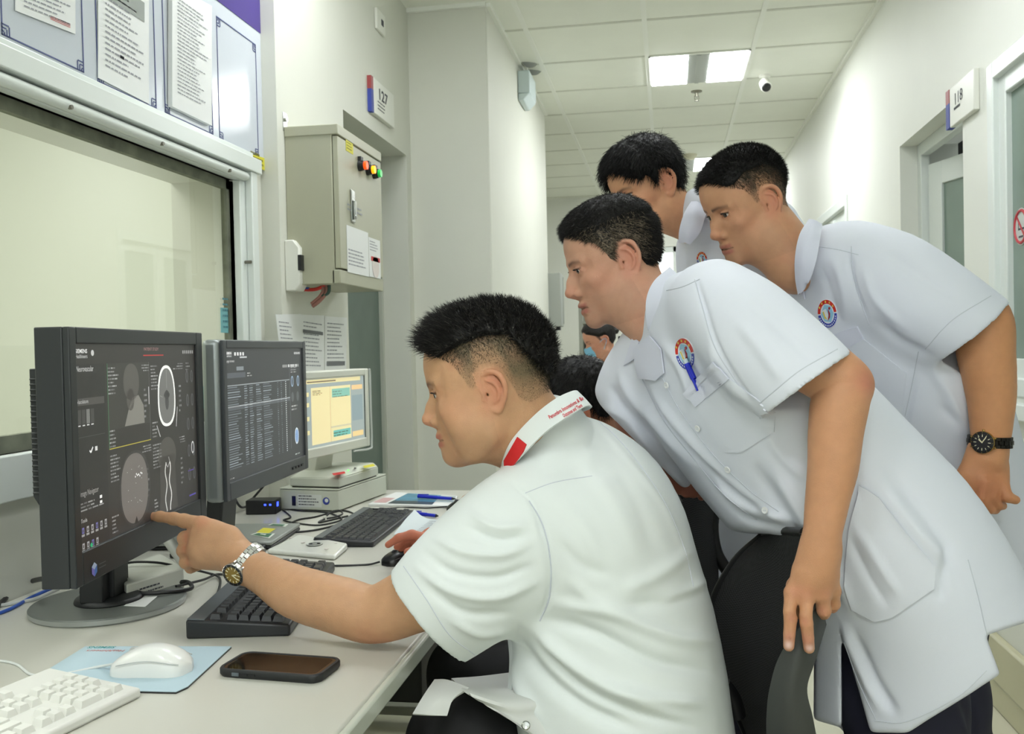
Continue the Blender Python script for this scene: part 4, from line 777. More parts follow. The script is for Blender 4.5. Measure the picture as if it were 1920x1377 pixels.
# mouse pad
qq = [onz(34, 1291, DZ+.003), onz(330, 1298, DZ+.003), onz(352, 1288, DZ+.003), onz(434, 1213, DZ+.003), onz(160, 1213, DZ+.003)]
t = thing('mouse_pad', 'pale blue mouse pad printed at its far edge, under the white mouse', 'mouse pad', (*(qq[0]+qq[3])[:2]/2, DZ))
b = MB(); b.prism([p-Zu*.003 for p in qq], (0, 0, .0025), 0); b.build('rubber_base', M_black, t)
b = MB(); b.prism([p-Zu*.0005 for p in qq], (0, 0, .001), 0); b.build('cloth_top', mat('pad_blue', (176, 198, 208), .6, bump=.1, bscale=1500), t)
b = MB(); e_ = qq[4]-qq[3]; e_ /= np.linalg.norm(e_); e2 = np.array([-e_[1], e_[0], 0])
add_text(b, 'Healthineers', onz(236, 1219, DZ+.0038)+e2*0, e_, e2, .014, 1, width=.062); add_text(b, 'SIEMENS', onz(212, 1217, DZ+.0038)-e2*.012+e_*.0, e_, e2, .014, 0, bold=True, width=.045)
b.build('printed_name', [mat('teal_print', (60, 150, 150), .6), mat('orange_print', (200, 100, 90), .6)], t)
# phone
ph = [onz(405, 1268, DZ+.005), onz(600, 1283, DZ+.005), onz(647, 1240, DZ+.005), onz(455, 1224, DZ+.005)]
ux = ph[1]-ph[0]; Lp = .158; ux[2] = 0; ux /= np.linalg.norm(ux); uy = np.array([-ux[1], ux[0], 0]); c0 = sum(ph)/4
t = thing('smartphone', 'black smartphone in a rugged black case lying face up on the desk', 'phone', (c0[0], c0[1], DZ), math.atan2(ux[1], ux[0]))
def rrect(w, h, r, z, k=6): return [(sx*(w/2-r)+r*math.cos(a), sy*(h/2-r)+r*math.sin(a), z) for sx, sy, a0 in ((1, 1, 0), (-1, 1, PI/2), (-1, -1, PI), (1, -1, 1.5*PI)) for a in [a0+PI/2*i/k for i in range(k+1)]]
def ringstack(b, rings, mi=0, cap=(True, True)):
    k = len(rings[0]); V = [p for r in rings for p in r]; Fc = [(i*k+j, i*k+(j+1) % k, (i+1)*k+(j+1) % k, (i+1)*k+j) for i in range(len(rings)-1) for j in range(k)]
    if cap[0]: Fc.append(tuple(range(k))[::-1])
    if cap[1]: Fc.append(tuple(range((len(rings)-1)*k, len(rings)*k)))
    b.add(V, Fc, mi)
b = MB(); w, h = .166, .084
ringstack(b, [rrect(w-.006, h-.006, .015, 0), rrect(w, h, .018, .004), rrect(w, h, .018, .0105), rrect(w-.003, h-.003, .017, .0125), rrect(w-.011, h-.011, .013, .0125), rrect(w-.012, h-.012, .013, .0115)])
b.build('case', mat('phone_case', (24, 26, 28), .5), t, world=False, smooth=True)
b = MB(); ringstack(b, [rrect(w-.012, h-.012, .013, .011), rrect(w-.012, h-.012, .013, .0118)]); b.build('glass_front', mat('phone_glass', (10, 10, 11), .06, coat=1), t, world=False)
b = MB(); b.poly(rrect(w-.022, h-.020, .009, .0119)); b.build('screen', mat('phone_screen', (22, 14, 10), .08), t, world=False)
b = MB(); b.box((-.055, -h/2-.0012, .004), (-.044, -h/2, .009), 1); b.box((-.041, -h/2-.0012, .005), (-.030, -h/2, .008), 0); b.box((-.027, -h/2-.0012, .005), (-.018, -h/2, .008), 0); b.build('side_button', [M_black, mat('button_steel', (90, 100, 106), .4)], t, world=False)
# cables on the desk ----------------------------------------------------------
def cable(lab, pts, r, rgb, sm=8, plug=None, nm=None, z=None):
    z = r if z is None else z
    pp_ = [dz(p[0], p[1], p[2] if len(p) > 2 else z) for p in pts]; b = MB(); b.tube(pp_, r, sm=sm, k=8)
    if plug: b.tube([pp_[-1], pp_[-1]+(pp_[-1]-pp_[-2])/np.linalg.norm(pp_[-1]-pp_[-2])*.03], .006, k=8)
    return tag(b.build('cable', mat('cable_%d_%d_%d' % rgb, rgb, .45), smooth=True), lab, 'cable')
K = (24, 25, 26)
cable('white cord of the white mouse curving to the left edge', [(214, 1246, .016), (180, 1252, .005), (110, 1266), (60, 1266), (30, 1246), (-10, 1240), (-60, 1250)], .0021, (214, 218, 216))
cable('thick black power cable looped beside the monitor foot', [(150, 1112, .02), (205, 1103, .02), (255, 1113, .02), (320, 1110, .018), (358, 1104, .015), (352, 1092, .015), (325, 1093, .015), (270, 1096, .02), (215, 1098, .03)], .0042, K)
cable('thin black cable from behind the monitor ending beside the keyboard', [(200, 1072, .048), (240, 1056, .05), (290, 1055, .05), (335, 1063, .035), (390, 1075, .01), (412, 1085, .005), (408, 1112, .003), (390, 1131, .003)], .0026, K)
cable('thin black cable running from the loop under the watch', [(330, 1100, .018), (380, 1088, .01), (405, 1078, .006), (430, 1078, .004), (470, 1075, .01)], .0026, K)
cable('black cable bowing along the wall left of the monitor', [(100, 1083, .06), (60, 1090, .02), (30, 1105), (8, 1125), (-30, 1160)], .005, K)
cable('blue network cable at the left edge of the desk', [(110, 1098, .01), (60, 1120), (20, 1142), (-30, 1160)], .0035, (50, 90, 180))
cable('grey network cable at the left edge of the desk', [(110, 1105, .01), (60, 1125), (0, 1136), (-40, 1142)], .0035, (190, 194, 190))
cable('black mouse cord running to a plug under the forearm', [(712, 1054, .008), (690, 1059), (640, 1061), (600, 1061)], .0022, K)
t = thing('usb_adapter', 'small dark plug at the end of the mouse cord by the forearm', 'plug', dz(580, 1062))
b = MB(); q = dz(583, 1062, .006); b.box((-.022, -.01, -.006), (.016, .01, .006), R=rotz(.0), c=q); b.build('shell', mat('plug_grey', (52, 54, 58), .4), t, bevel=.002)
b = MB(); b.cyl(q+(.016, 0, 0), q+(.024, 0, 0), .006); b.build('strain_relief', M_black, t)
cable('black cord of the far mouse crossing behind the keyboard', [(842, 950, .008), (800, 953), (770, 952), (740, 953), (700, 955, .03)], .002, K)
cable('tangled black cable from the hub to the far keyboard', [(528, 955), (545, 970), (532, 976), (560, 982), (600, 985), (640, 975), (625, 965), (600, 960), (560, 958), (530, 953)], .0024, K)
cable('bundle of coiled black cable before the scanner unit', [(536, 985), (545, 997), (580, 996), (620, 988), (650, 978), (665, 966), (645, 958), (620, 962), (590, 970), (560, 975), (538, 985)], .0026, K)
cable('coiled cable loop standing on the bundle before the scanner', [(612, 968, .004), (622, 960, .012), (636, 958, .012), (642, 964, .008), (628, 970, .004), (608, 974, .004), (600, 980, .003), (652, 968, .003)], .0026, K)
cable('black cable hanging behind the grey monitor', [(444, 905, .08), (440, 930, .05), (450, 950, .02), (462, 950, .01), (470, 940, .03), (500, 905, .08)], .0035, K)
b = MB(); b.lathe([(.005, 0), (.006, .012)], dz(609, 976, .0), k=10); tag(b.build('cable_tie', M_white), 'small white twist tie on the coiled cables', 'cable tie')
b = MB(); b.tube([P(306, 1000, 1.95), P(330, 1035, 1.9), P(345, 1055, 1.87)], .011, k=10); tag(b.build('plastic_rod', mat('rod_white', (190, 192, 186), .5), smooth=True), 'white plastic strut behind the monitor near the pointing hand', 'strut')
# ---------------------------------------------------------------- implicit-surface sculpting tools
CXv = np.array([math.cos(PSI), math.sin(PSI), 0.0]); CDv = np.array([-math.sin(PSI), math.cos(PSI), 0.0])
def vec(a, b, c): return CXv*a+CDv*b+Zu*c       # right, away, up
class Vol:
    def __init__(s, lo, hi, h):
        s.lo = np.asarray(lo, float)-2*h; s.h = h; s.n = np.maximum(4, np.ceil((np.asarray(hi)-s.lo)/h).astype(int)+3)
        s.D = np.full(s.n, .5, np.float32)
        s.ax = [(s.lo[i]+h*np.arange(s.n[i])).astype(np.float32) for i in range(3)]
    def sub(s, lo, hi):
        a = np.clip(np.floor((np.asarray(lo)-s.lo)/s.h).astype(int), 0, s.n); b = np.clip(np.ceil((np.asarray(hi)-s.lo)/s.h).astype(int)+1, 0, s.n)
        if (b <= a).any(): return None, None
        sl = tuple(slice(a[i], b[i]) for i in range(3))
        return sl, (s.ax[0][sl[0]][:, None, None], s.ax[1][sl[1]][None, :, None], s.ax[2][sl[2]][None, None, :])
    def put(s, f, lo, hi, k=.01, op='add'):
        m = max(k, 3*s.h); sl, G = s.sub(np.asarray(lo)-m, np.asarray(hi)+m)
        if sl is None: return
        d = f(*G); A = s.D[sl]
        if op == 'add': h_ = np.maximum(k-np.abs(A-d), 0)/k if k > 0 else 0; s.D[sl] = np.minimum(A, d)-h_*h_*k*.25
        elif op == 'sub': d = -d; h_ = np.maximum(k-np.abs(A-d), 0)/k; s.D[sl] = np.maximum(A, d)+h_*h_*k*.25
        elif op == 'int': s.D[sl] = np.maximum(A, d)
    def mesh(s):
        D = s.D; I = D < 0; n = s.n
        c = [I[dx:n[0]-1+dx, dy:n[1]-1+dy, dz_:n[2]-1+dz_] for dx in (0, 1) for dy in (0, 1) for dz_ in (0, 1)]
        a_ = c[0].copy(); o_ = c[0].copy()
        for q in c[1:]: a_ &= q; o_ |= q
        act = o_ & ~a_; idx = np.argwhere(act); vid = np.full(act.shape, -1, np.int64); vid[act] = np.arange(len(idx))
        offs = [(dx, dy, dz_) for dx in (0, 1) for dy in (0, 1) for dz_ in (0, 1)]
        vals = np.stack([D[idx[:, 0]+o[0], idx[:, 1]+o[1], idx[:, 2]+o[2]] for o in offs], 1).astype(float)
        acc = np.zeros((len(idx), 3)); cnt = np.zeros(len(idx))
        for i in range(8):
            for j in range(i+1, 8):
                df = np.array(offs[j])-np.array(offs[i])
                if np.abs(df).sum() != 1: continue
                m = (vals[:, i] < 0) != (vals[:, j] < 0); t = vals[m, i]/(vals[m, i]-vals[m, j]+1e-12)
                acc[m] += np.array(offs[i])+t[:, None]*df; cnt[m] += 1
        V = s.lo+s.h*(idx+acc/cnt[:, None]); Q = []
        for ax in range(3):
            b1, b2 = (ax+1) % 3, (ax+2) % 3
            sl0 = [slice(1, n[i]-1) for i in range(3)]; sl0[ax] = slice(0, n[ax]-1); sl1 = list(sl0); sl1[ax] = slice(1, n[ax])
            A = I[tuple(sl0)]; B = I[tuple(sl1)]
            for flip, M in ((0, A & ~B), (1, ~A & B)):
                e = np.argwhere(M)
                if not len(e): continue
                e = e+np.array([0 if i == ax else 1 for i in range(3)]); q = []
                for s1, s2 in ((0, 0), (-1, 0), (-1, -1), (0, -1)):
                    g = e.copy(); g[:, b1] += s1; g[:, b2] += s2; q.append(vid[g[:, 0], g[:, 1], g[:, 2]])
                q = np.stack(q if not flip else q[::-1], 1); Q.append(q)
        Q = np.vstack(Q); Q = Q[(Q >= 0).all(1)]; return V, Q
def nrm_of(V, Q):
    fn = np.cross(V[Q[:, 2]]-V[Q[:, 0]], V[Q[:, 3]]-V[Q[:, 1]]); N = np.zeros_like(V)
    for i in range(4): np.add.at(N, Q[:, i], fn)
    return N/(np.linalg.norm(N, axis=1, keepdims=True)+1e-12)
def relax(V, Q, it=2, w=.5):
    E = np.vstack([Q[:, [0, 1]], Q[:, [1, 2]], Q[:, [2, 3]], Q[:, [3, 0]]]); n = len(V); deg = np.bincount(E.ravel(), minlength=n).astype(float)[:, None]
    for i in range(it):
        S = np.stack([np.bincount(E[:, 0], V[E[:, 1], k], n)+np.bincount(E[:, 1], V[E[:, 0], k], n) for k in range(3)], 1); V = V*(1-w)+w*S/np.maximum(deg, 1)
    return V
def obj_from(name, V, Q, m, parent=None, col=None, smooth=True):
    if parent is not None: V = V-worldloc(parent)
    me = bpy.data.meshes.new(name); k = Q.shape[1]
    me.vertices.add(len(V)); me.vertices.foreach_set('co', V.astype(np.float32).ravel()); me.loops.add(Q.size); me.loops.foreach_set('vertex_index', Q.astype(np.int32).ravel())
    me.polygons.add(len(Q)); me.polygons.foreach_set('loop_start', (np.arange(len(Q))*k).astype(np.int32)); me.polygons.foreach_set('loop_total', np.full(len(Q), k, np.int32))
    me.update(calc_edges=True)
    if col is not None: ca = me.color_attributes.new('Col', 'FLOAT_COLOR', 'POINT'); ca.data.foreach_set('color', np.hstack([col, np.ones((len(col), 1))]).astype(np.float32).ravel())
    me.polygons.foreach_set('use_smooth', [smooth]*len(Q)); me.materials.append(m)
    o = bpy.data.objects.new(name, me); COL.objects.link(o)
    if parent is not None: o.parent = parent
    return o
def merge(parts):     # list of (V, Q, col)
    n = 0; Vs, Qs, Cs = [], [], []
    for V, Q, c in parts: Vs.append(V); Qs.append(Q+n); Cs.append(c); n += len(V)
    return np.vstack(Vs), np.vstack(Qs), np.vstack(Cs)
# primitives -> (function, lo, hi)
def f_ell(c, r, R=None):
    c = np.asarray(c, np.float32); r = np.asarray(r, np.float32); m = float(r.max())
    def f(x, y, z):
        X = (x-c[0], y-c[1], z-c[2])
        if R is not None: X = tuple(X[0]*np.float32(R[0, i])+X[1]*np.float32(R[1, i])+X[2]*np.float32(R[2, i]) for i in range(3))
        k0 = np.sqrt((X[0]/r[0])**2+(X[1]/r[1])**2+(X[2]/r[2])**2); k1 = np.sqrt((X[0]/r[0]**2)**2+(X[1]/r[1]**2)**2+(X[2]/r[2]**2)**2)
        return k0*(k0-1)/(k1+1e-6)
    return f, c-m, c+m
def f_cone(a, b, ra, rb, n=None, s=1.0):
    a = np.asarray(a, np.float32); b = np.asarray(b, np.float32); ab = b-a; L2 = float(ab@ab)+1e-12
    def f(x, y, z):
        X, Y, Z = x-a[0], y-a[1], z-a[2]; t = np.clip((X*ab[0]+Y*ab[1]+Z*ab[2])/L2, 0, 1); X = X-t*ab[0]; Y = Y-t*ab[1]; Z = Z-t*ab[2]
        if n is not None: q = (X*n[0]+Y*n[1]+Z*n[2])*np.float32(1/s-1); X = X+q*n[0]; Y = Y+q*n[1]; Z = Z+q*n[2]
        return np.sqrt(X*X+Y*Y+Z*Z)-(ra+t*(rb-ra))
    m = max(ra, rb); return f, np.minimum(a, b)-m, np.maximum(a, b)+m
def f_loft(st, up=6, p=2.0):   # st rows: centre(3), a, b, u(3)
    st = np.asarray(st, float); S = catmull(st, up) if len(st) > 2 else st
    segs = []
    for i in range(len(S)-1):
        a, b = S[i, :3], S[i+1, :3]; w = b-a; w /= np.linalg.norm(w)+1e-9; u = S[i, 5:8]+S[i+1, 5:8]; u = u-w*(u@w); u /= np.linalg.norm(u); v = np.cross(w, u); segs.append((a, b, u, v, w, S[i, 3:5], S[i+1, 3:5]))
    lo = (S[:, :3]-S[:, 3:5].max(1, keepdims=True)).min(0); hi = (S[:, :3]+S[:, 3:5].max(1, keepdims=True)).max(0)
    def f(x, y, z):
        best = None
        for a, b, u, v, w, r0, r1 in segs:
            L = float(np.linalg.norm(b-a)); X, Y, Z = x-np.float32(a[0]), y-np.float32(a[1]), z-np.float32(a[2]); g = lambda q: X*np.float32(q[0])+Y*np.float32(q[1])+Z*np.float32(q[2])
            tw = g(w); t = np.clip(tw/L, 0, 1); ex = tw-t*L; A = r0[0]+t*(r1[0]-r0[0]); B = r0[1]+t*(r1[1]-r0[1]); m = np.minimum(A, B)
            qu, qv = np.abs(g(u))/A, np.abs(g(v))/B
            rr = (qu**p+qv**p)**(1/p) if p != 2 else np.sqrt(qu*qu+qv*qv)
            d = (np.sqrt(rr*rr+(ex/m)**2)-1)*m; best = d if best is None else np.minimum(best, d)
        return best
    return f, lo, hi
def f_pxprism(poly, d0, d1):    # convex picture polygon (clockwise) between two distances
    rs = [ray(*p) for p in poly]; ns = []; cen = ray(*np.mean(poly, 0))
    for i in range(len(rs)):
        n = np.cross(rs[i], rs[(i+1) % len(rs)]); n /= np.linalg.norm(n); n = n if n@cen < 0 else -n; ns.append(n)
    pts = np.array([C_+r*d for r in rs for d in (d0, d1)])
    def f(x, y, z):
        X, Y, Z = x-np.float32(C_[0]), y-np.float32(C_[1]), z-np.float32(C_[2]); dd = X*np.float32(W_[0])+Y*np.float32(W_[1])+Z*np.float32(W_[2]); d = np.maximum(dd-d1, d0-dd)
        for n in ns: d = np.maximum(d, X*np.float32(n[0])+Y*np.float32(n[1])+Z*np.float32(n[2]))
        return d
    return f, pts.min(0), pts.max(0)
def f_cut(F3, planes):     # keep side where (p-o).n < 0
    f0, lo, hi = F3
    def f(x, y, z):
        d = f0(x, y, z)
        for o, n in planes: d = np.maximum(d, (x-np.float32(o[0]))*np.float32(n[0])+(y-np.float32(o[1]))*np.float32(n[1])+(z-np.float32(o[2]))*np.float32(n[2]))
        return d
    return f, lo, hi
def chain(vol, pts, k=.01, k0=None, n=None, s=1.0, op='add', sm=0):   # pts rows x,y,z,r
    p = np.asarray(pts, float); p = catmull(p, sm) if sm else p
    for i in range(len(p)-1): vol.put(*f_cone(p[i, :3], p[i+1, :3], p[i, 3], p[i+1, 3], n, s), k=(k0 if (i == 0 and k0) else k), op=op)
def PX(rows): return np.array([[*P(r[0], r[1], r[2]), r[3]] for r in rows])
def box_of(rows, m=.02):
    r = np.asarray(rows, float); return (r[:, :3]-r[:, 3:4]).min(0)-m, (r[:, :3]+r[:, 3:4]).max(0)+m
# cheap smooth noise
def vnoise(V, s, seed=0, oct=3):
    rg = np.random.RandomState(seed); out = np.zeros(len(V)); amp = 1
    for o in range(oct):
        for k in range(4):
            w = rg.normal(size=3); w = w/np.linalg.norm(w)*s*(2**o); out += amp*np.sin(V@w+rg.uniform(0, 6.28)+1.7*np.sin(V@(w[[1, 2, 0]]*.7)+k))*.25
        amp *= .5
    return out
# folds drawn over a garment: polylines in picture pixels, real displacement along the surface normal
def fold(V, Q, folds, front_only=True):
    N = nrm_of(V, Q); x, y, d = prj(V); view = (C_-V); view /= np.linalg.norm(view, axis=1, keepdims=True); fac = np.clip(((N*view).sum(1)+.05)*3, 0, 1) if front_only else np.ones(len(V))
    disp = np.zeros(len(V))
    for pts, w, amp in folds:
        p = catmull([(*q[:2],) for q in pts], 6); best = np.full(len(V), 1e9); tt = np.zeros(len(V)); m = (x > p[:, 0].min()-3*w) & (x < p[:, 0].max()+3*w) & (y > p[:, 1].min()-3*w) & (y < p[:, 1].max()+3*w)
        if not m.any(): continue
        xm, ym = x[m], y[m]; bb = np.full(m.sum(), 1e9); tb = np.zeros(m.sum()); n = len(p)-1
        for i in range(n):
            a, b = p[i], p[i+1]; ab = b-a; t = np.clip(((xm-a[0])*ab[0]+(ym-a[1])*ab[1])/(ab@ab+1e-9), 0, 1); q = np.hypot(xm-a[0]-t*ab[0], ym-a[1]-t*ab[1]); u = q < bb; bb[u] = q[u]; tb[u] = ((i+t)/n)[u]
        g = np.exp(-(bb/w)**2)*np.minimum(1, 4*np.minimum(tb+.04, 1.04-tb))
        disp[m] += amp*g
    return V+N*(disp*fac)[:, None]
# patch: pixel polygon laid on a mesh and thickened
def bvh_of(V, Q): return BVHTree.FromPolygons([tuple(v) for v in V.tolist()], [tuple(q) for q in Q.tolist()])
def hit(bv, px, py, far=None):
    r = ray(px, py); L = np.linalg.norm(r); h = bv.ray_cast(Vector(C_), Vector(r/L))
    if h[0] is None: return None, None
    n = np.array(h[1]); 
    if n@r > 0: n = -n
    return np.array(h[0]), n
def lay_poly(bv, poly, off=.0012, th=.0015, step=4.0, mi=0, mb=None, lift=None):
    # refined convex-ish polygon: fan of rings from the centroid
    poly = np.asarray(poly, float); c = poly.mean(0); E = []
    for a, b in zip(poly, np.roll(poly, -1, 0)):
        k = max(1, int(np.hypot(*(b-a))/step)); E += [a+(b-a)*i/k for i in range(k)]
    E = np.array(E); m = len(E); R = max(2, int(np.hypot(*(E-c).T).max()/step)); pts = [c]
    for r in range(1, R+1): pts += list(c+(E-c)*r/R)
    P0, N0 = [], []
    for q in pts:
        h, n = hit(bv, *q)
        P0.append(h); N0.append(n)
    good = [h for h in P0 if h is not None]
    if not good: return mb
    dm = np.median([prj(g[None])[2][0] for g in good]); nm = np.mean([n for n in N0 if n is not None], 0); nm /= np.linalg.norm(nm)
    for i, h in enumerate(P0):
        if h is None or abs(prj(h[None])[2][0]-dm) > .12:
            j = min((k for k in range(len(P0)) if P0[k] is not None and abs(prj(P0[k][None])[2][0]-dm) <= .12), key=lambda k: np.hypot(*(pts[k]-pts[i])), default=None)
            dd = dm if j is None else prj(P0[j][None])[2][0]; P0[i] = P(*pts[i], dd); N0[i] = nm
    V = np.array(P0); N = np.array(N0); N = (N+nm)/2; N /= np.linalg.norm(N, axis=1, keepdims=True)
    if lift: V = V+N*np.array([lift(*q) for q in pts])[:, None]
    top = V+N*(off+th); bot = V+N*(off-.001)
    F = [(0, 1+(i+1) % m, 1+i) for i in range(m)]
    for r in range(R-1): F += [(1+r*m+i, 1+r*m+(i+1) % m, 1+(r+1)*m+(i+1) % m, 1+(r+1)*m+i) for i in range(m)]
    n0 = len(V); last = 1+(R-1)*m; side = [(last+i, last+(i+1) % m, n0+last+(i+1) % m, n0+last+i) for i in range(m)]
    mb = mb or MB(); mb.add(np.vstack([top, bot]), F+side, mi); return mb
def lay_line(bv, pts, r=.0009, off=.0004, mb=None, mi=0, sm=6, jump=.05):
    p = catmull(np.asarray(pts, float), sm); q = []
    for a in p:
        h, n = hit(bv, *a)
        if h is not None and (not q or abs(np.linalg.norm(h-q[-1])) < jump): q.append(h+n*off)
    mb = mb or MB()
    if len(q) > 2: mb.tube(np.array(q), r, k=5, mi=mi)
    return mb
def sheet(curves, th=.002, nu=6, nv=6, mb=None, mi=0):   # curves: list of point lists (same length)
    Cg = np.array([catmull(c, nu) for c in curves]); Cg = np.array([catmull(Cg[:, j], nv) for j in range(Cg.shape[1])]).transpose(1, 0, 2) if len(curves) > 2 else np.array([Cg[0]*(1-t)+Cg[1]*t for t in np.linspace(0, 1, nv+1)])
    a, b = Cg.shape[:2]; V = Cg.reshape(-1, 3); F = np.array([(i*b+j, (i+1)*b+j, (i+1)*b+j+1, i*b+j+1) for i in range(a-1) for j in range(b-1)])
    N = nrm_of(V, F); n0 = len(V); W2 = np.vstack([V+N*th/2, V-N*th/2]); FF = [tuple(f) for f in F]+[tuple(n0+x for x in f[::-1]) for f in F]
    bd = [i*b for i in range(a)]+[(a-1)*b+j for j in range(1, b)]+[i*b+b-1 for i in range(a-2, -1, -1)]+[j for j in range(b-2, 0, -1)]
    FF += [(bd[i], bd[(i+1) % len(bd)], n0+bd[(i+1) % len(bd)], n0+bd[i]) for i in range(len(bd))]
    mb = mb or MB(); mb.add(W2, FF, mi); return mb

# ---------------------------------------------------------------- people: materials
M_skin = mat('skin', (200, 150, 115), .5, attr='Col', sss=.12, bump=.28, bscale=650, spec=.4, var=.08, vscale=55)
M_hair = mat('hair_black', (14, 13, 12), .6, attr='Col', spec=.3)
M_shirt = mat('shirt_white_cotton', (224, 230, 229), .75, bump=.15, bscale=1400, spec=.25)
M_coat = mat('coat_white_cotton', (219, 223, 233), .75, bump=.15, bscale=1400, spec=.25)
M_coatc = mat('coat_facing', (216, 219, 233), .75, bump=.15, bscale=1400, spec=.25)
M_seam = mat('seam_stitch', (200, 205, 214), .8)
M_pants = mat('trousers_black', (24, 24, 27), .8, var=.2, vscale=30, bump=.1, bscale=900)
M_navy = mat('trousers_navy', (24, 24, 46), .8, var=.15, vscale=30, bump=.1, bscale=900)
M_shoe = mat('shoe_black', (20, 20, 20), .4)
M_button = mat('button_pearl', (230, 232, 232), .3, coat=.4)
M_eyew = mat('eye_white', (214, 206, 196), .25, coat=.5)
M_iris = mat('eye_dark', (28, 18, 12), .15, coat=.8)
def lin(c): return np.array(s2l(c))
# head model -------------------------------------------------------------------
def rot_head(yaw, pitch, roll=0.0):
    # x forward, y left, z up. yaw 0 = faces picture left; positive turns towards the camera. pitch positive looks down
    f0 = -CXv*math.cos(yaw)-CDv*math.sin(yaw); l0 = np.cross(Zu, f0)
    f = f0*math.cos(pitch)-Zu*math.sin(pitch); u = Zu*math.cos(pitch)+f0*math.sin(pitch)
    l = l0*math.cos(roll)+u*math.sin(roll); u = u*math.cos(roll)-l0*math.sin(roll)
    return np.stack([f, l, u], 1)      # columns
HAIRZ = ([-.2, -.085, -.06, -.045, -.038, -.030, -.018, .0, .008, .013, .024, .032, .042, .055, .070, .080, .088, .12], [-.045, -.045, -.052, -.043, -.015, .010, .020, .024, .016, -.008, -.006, .016, .036, .046, .062, .074, .087, .2])
def head(center, R, scale, skin, neck, P_=None, res=.0021):
    P_ = dict(dict(nose=1.0, jaw=1.0, lip=1.0, browy=0.0, cheek=1.0, mouth_open=0.0, fade=None, stub=0.0, lidopen=1.0), **(P_ or {}))
    c = np.asarray(center, float); Rs = R*scale
    nk = np.asarray(neck, float); lo = np.minimum(c-.15*scale, (nk[:, :3]-nk[:, 3:4]).min(0)); hi = np.maximum(c+.15*scale, (nk[:, :3]+nk[:, 3:4]).max(0))
    LF = P_.get('lf', .93); XF = P_.get('xf', 1.0); vol = Vol(lo, hi, res)
    def g(q): q = np.array(q, float); q[2] *= LF if q[2] < 0 else 1.0; q[0] *= XF if q[0] > .05 else 1.0; return c+Rs@q
    def E(q, r, k=.02, op='add', rr=None): vol.put(*f_ell(g(q), np.asarray(r)*scale, R if rr is None else R@rr), k=k, op=op)
    def Cn(pts, k=.01, op='add', n=None, s=1.0): chain(vol, [[*g(p[:3]), p[3]*scale] for p in pts], k=k, op=op, n=None if n is None else R@np.asarray(n, float), s=s)
    J = P_['jaw']; NS = P_['nose']; Ck = P_['cheek']; L_ = P_['lip']
    E((-.012, 0, .036), (.098, .077, .084), .02); E((.028, 0, .034), (.063, .063, .066), .03); E((.030, 0, -.035), (.056, .058*J, .070), .03)
    for s in (-1, 1):
        Cn([(.0, s*.050*J, -.045, .018), (.012, s*.048*J, -.078, .017), (.045, s*.034*J, -.097, .017), (.076, s*.009, -.104, .015)], .025)
        E((.056, s*.046, -.027), (.024, .019, .017), .02); E((.048, s*.040*Ck, -.058), (.026, .019*Ck, .030), .02)
        Cn([(.080, s*.012, .017+P_['browy'], .0095), (.068, s*.044, .017+P_['browy'], .0095)], .012)
        E((.02, s*.058, .01), (.035, .012, .035), .02)
    E((.078, 0, -.106), (.018, .020, .014), .015); E((.066, 0, -.070), (.033, .031, .030), .02); E((.02, 0, -.088-P_.get('sub', 0)), (.05, .035, .018+P_.get('sub', 0)), .03)
    chain(vol, nk, k=.03)
    for s in (-1, 1): E((.093, s*.032, .001), (.017, .017, .0105), .012, 'sub')
    Cn([(.083, 0, .006, .0075), (.096, 0, -.018, .0080*NS), (.1045, 0, -.035, .0108*NS)], .010); E((.1055, 0, -.037), (.0105*NS, .0110*NS, .0095), .005)
    for s in (-1, 1): E((.091, s*.0135*NS, -.0435), (.0115, .0075, .0088), .005)
    E((.082, 0, -.028), (.016, .0135, .024), .008)
    for s in (-1, 1): E((.070, s*.024, -.038), (.016, .014, .020), .016)
    Cn([(.101, 0, -.046, .0055), (.093, 0, -.052, .006)], .005)
    for s in (-1, 1): E((.098, s*.0062, -.0535), (.0060, .0026, .0040), .0015, 'sub')
    for s in (-1, 1):     # eyelids around the ball
        E((.0705, s*.032, .0), (.0150, .0150, .0140), .004)
        E((.0855, s*.0330, -.0008), (.011, .0125, .0036*P_['lidopen']), .0012, 'sub', np.array([[1, 0, 0], [0, 1, 0], [0, 0, 1.0]]))
        Cn([(.0805, s*.020, .0060, .0016), (.0860, s*.031, .0072, .0017), (.0785, s*.044, .0046, .0016)], .0015)
    mo = P_['mouth_open']
    for s in (-1, 1):
        Cn([(.0775, s*.025, -.0735, .0030), (.0925*1, s*.010, -.0685, .0052*L_), (.0955, 0, -.0690, .0048*L_)], .005)
        Cn([(.0770, s*.024, -.0755-mo*.3, .0030), (.0900, s*.011, -.0805-mo, .0060*L_), (.0925, 0, -.0812-mo, .0064*L_)], .005)
    for s in (-1, 1): Cn([(.081, s*.024, -.0742, .0011), (.0965, s*.010, -.0742-mo*.5, .0016+mo*.4), (.1000, 0, -.0744-mo*.5, .0018+mo*.5)], .002, 'sub')
    base = vol.D.copy()
    for s in (-1, 1):     # ears
        es = P_.get('ear', 1.0)
        def e(x, z, r, o=0): return (-.006+x*es, s*(.0765+o-.28*min(x, .01)+(.0 if z > -.02 else -.002)), -.016+z*es, r*es)
        tk = [e(.008, -.004, .003), e(.0145, .010, .0035), (*e(.009, .026, .0036)[:3], .0036), e(-.006, .032, .0038, .002), e(-.019, .024, .0038, .003), e(-.024, .008, .0036, .003), e(-.021, -.008, .0034, .001), e(-.013, -.022, .0036), e(-.004, -.031, .005, -.001), e(.005, -.026, .0045)]
        E((-.010, s*.0768, -.016), (.017*es, .0036, .027*es), .004, rr=np.array([[math.cos(.28), s*math.sin(.28), 0], [-s*math.sin(.28), math.cos(.28), 0], [0, 0, 1.0]]))
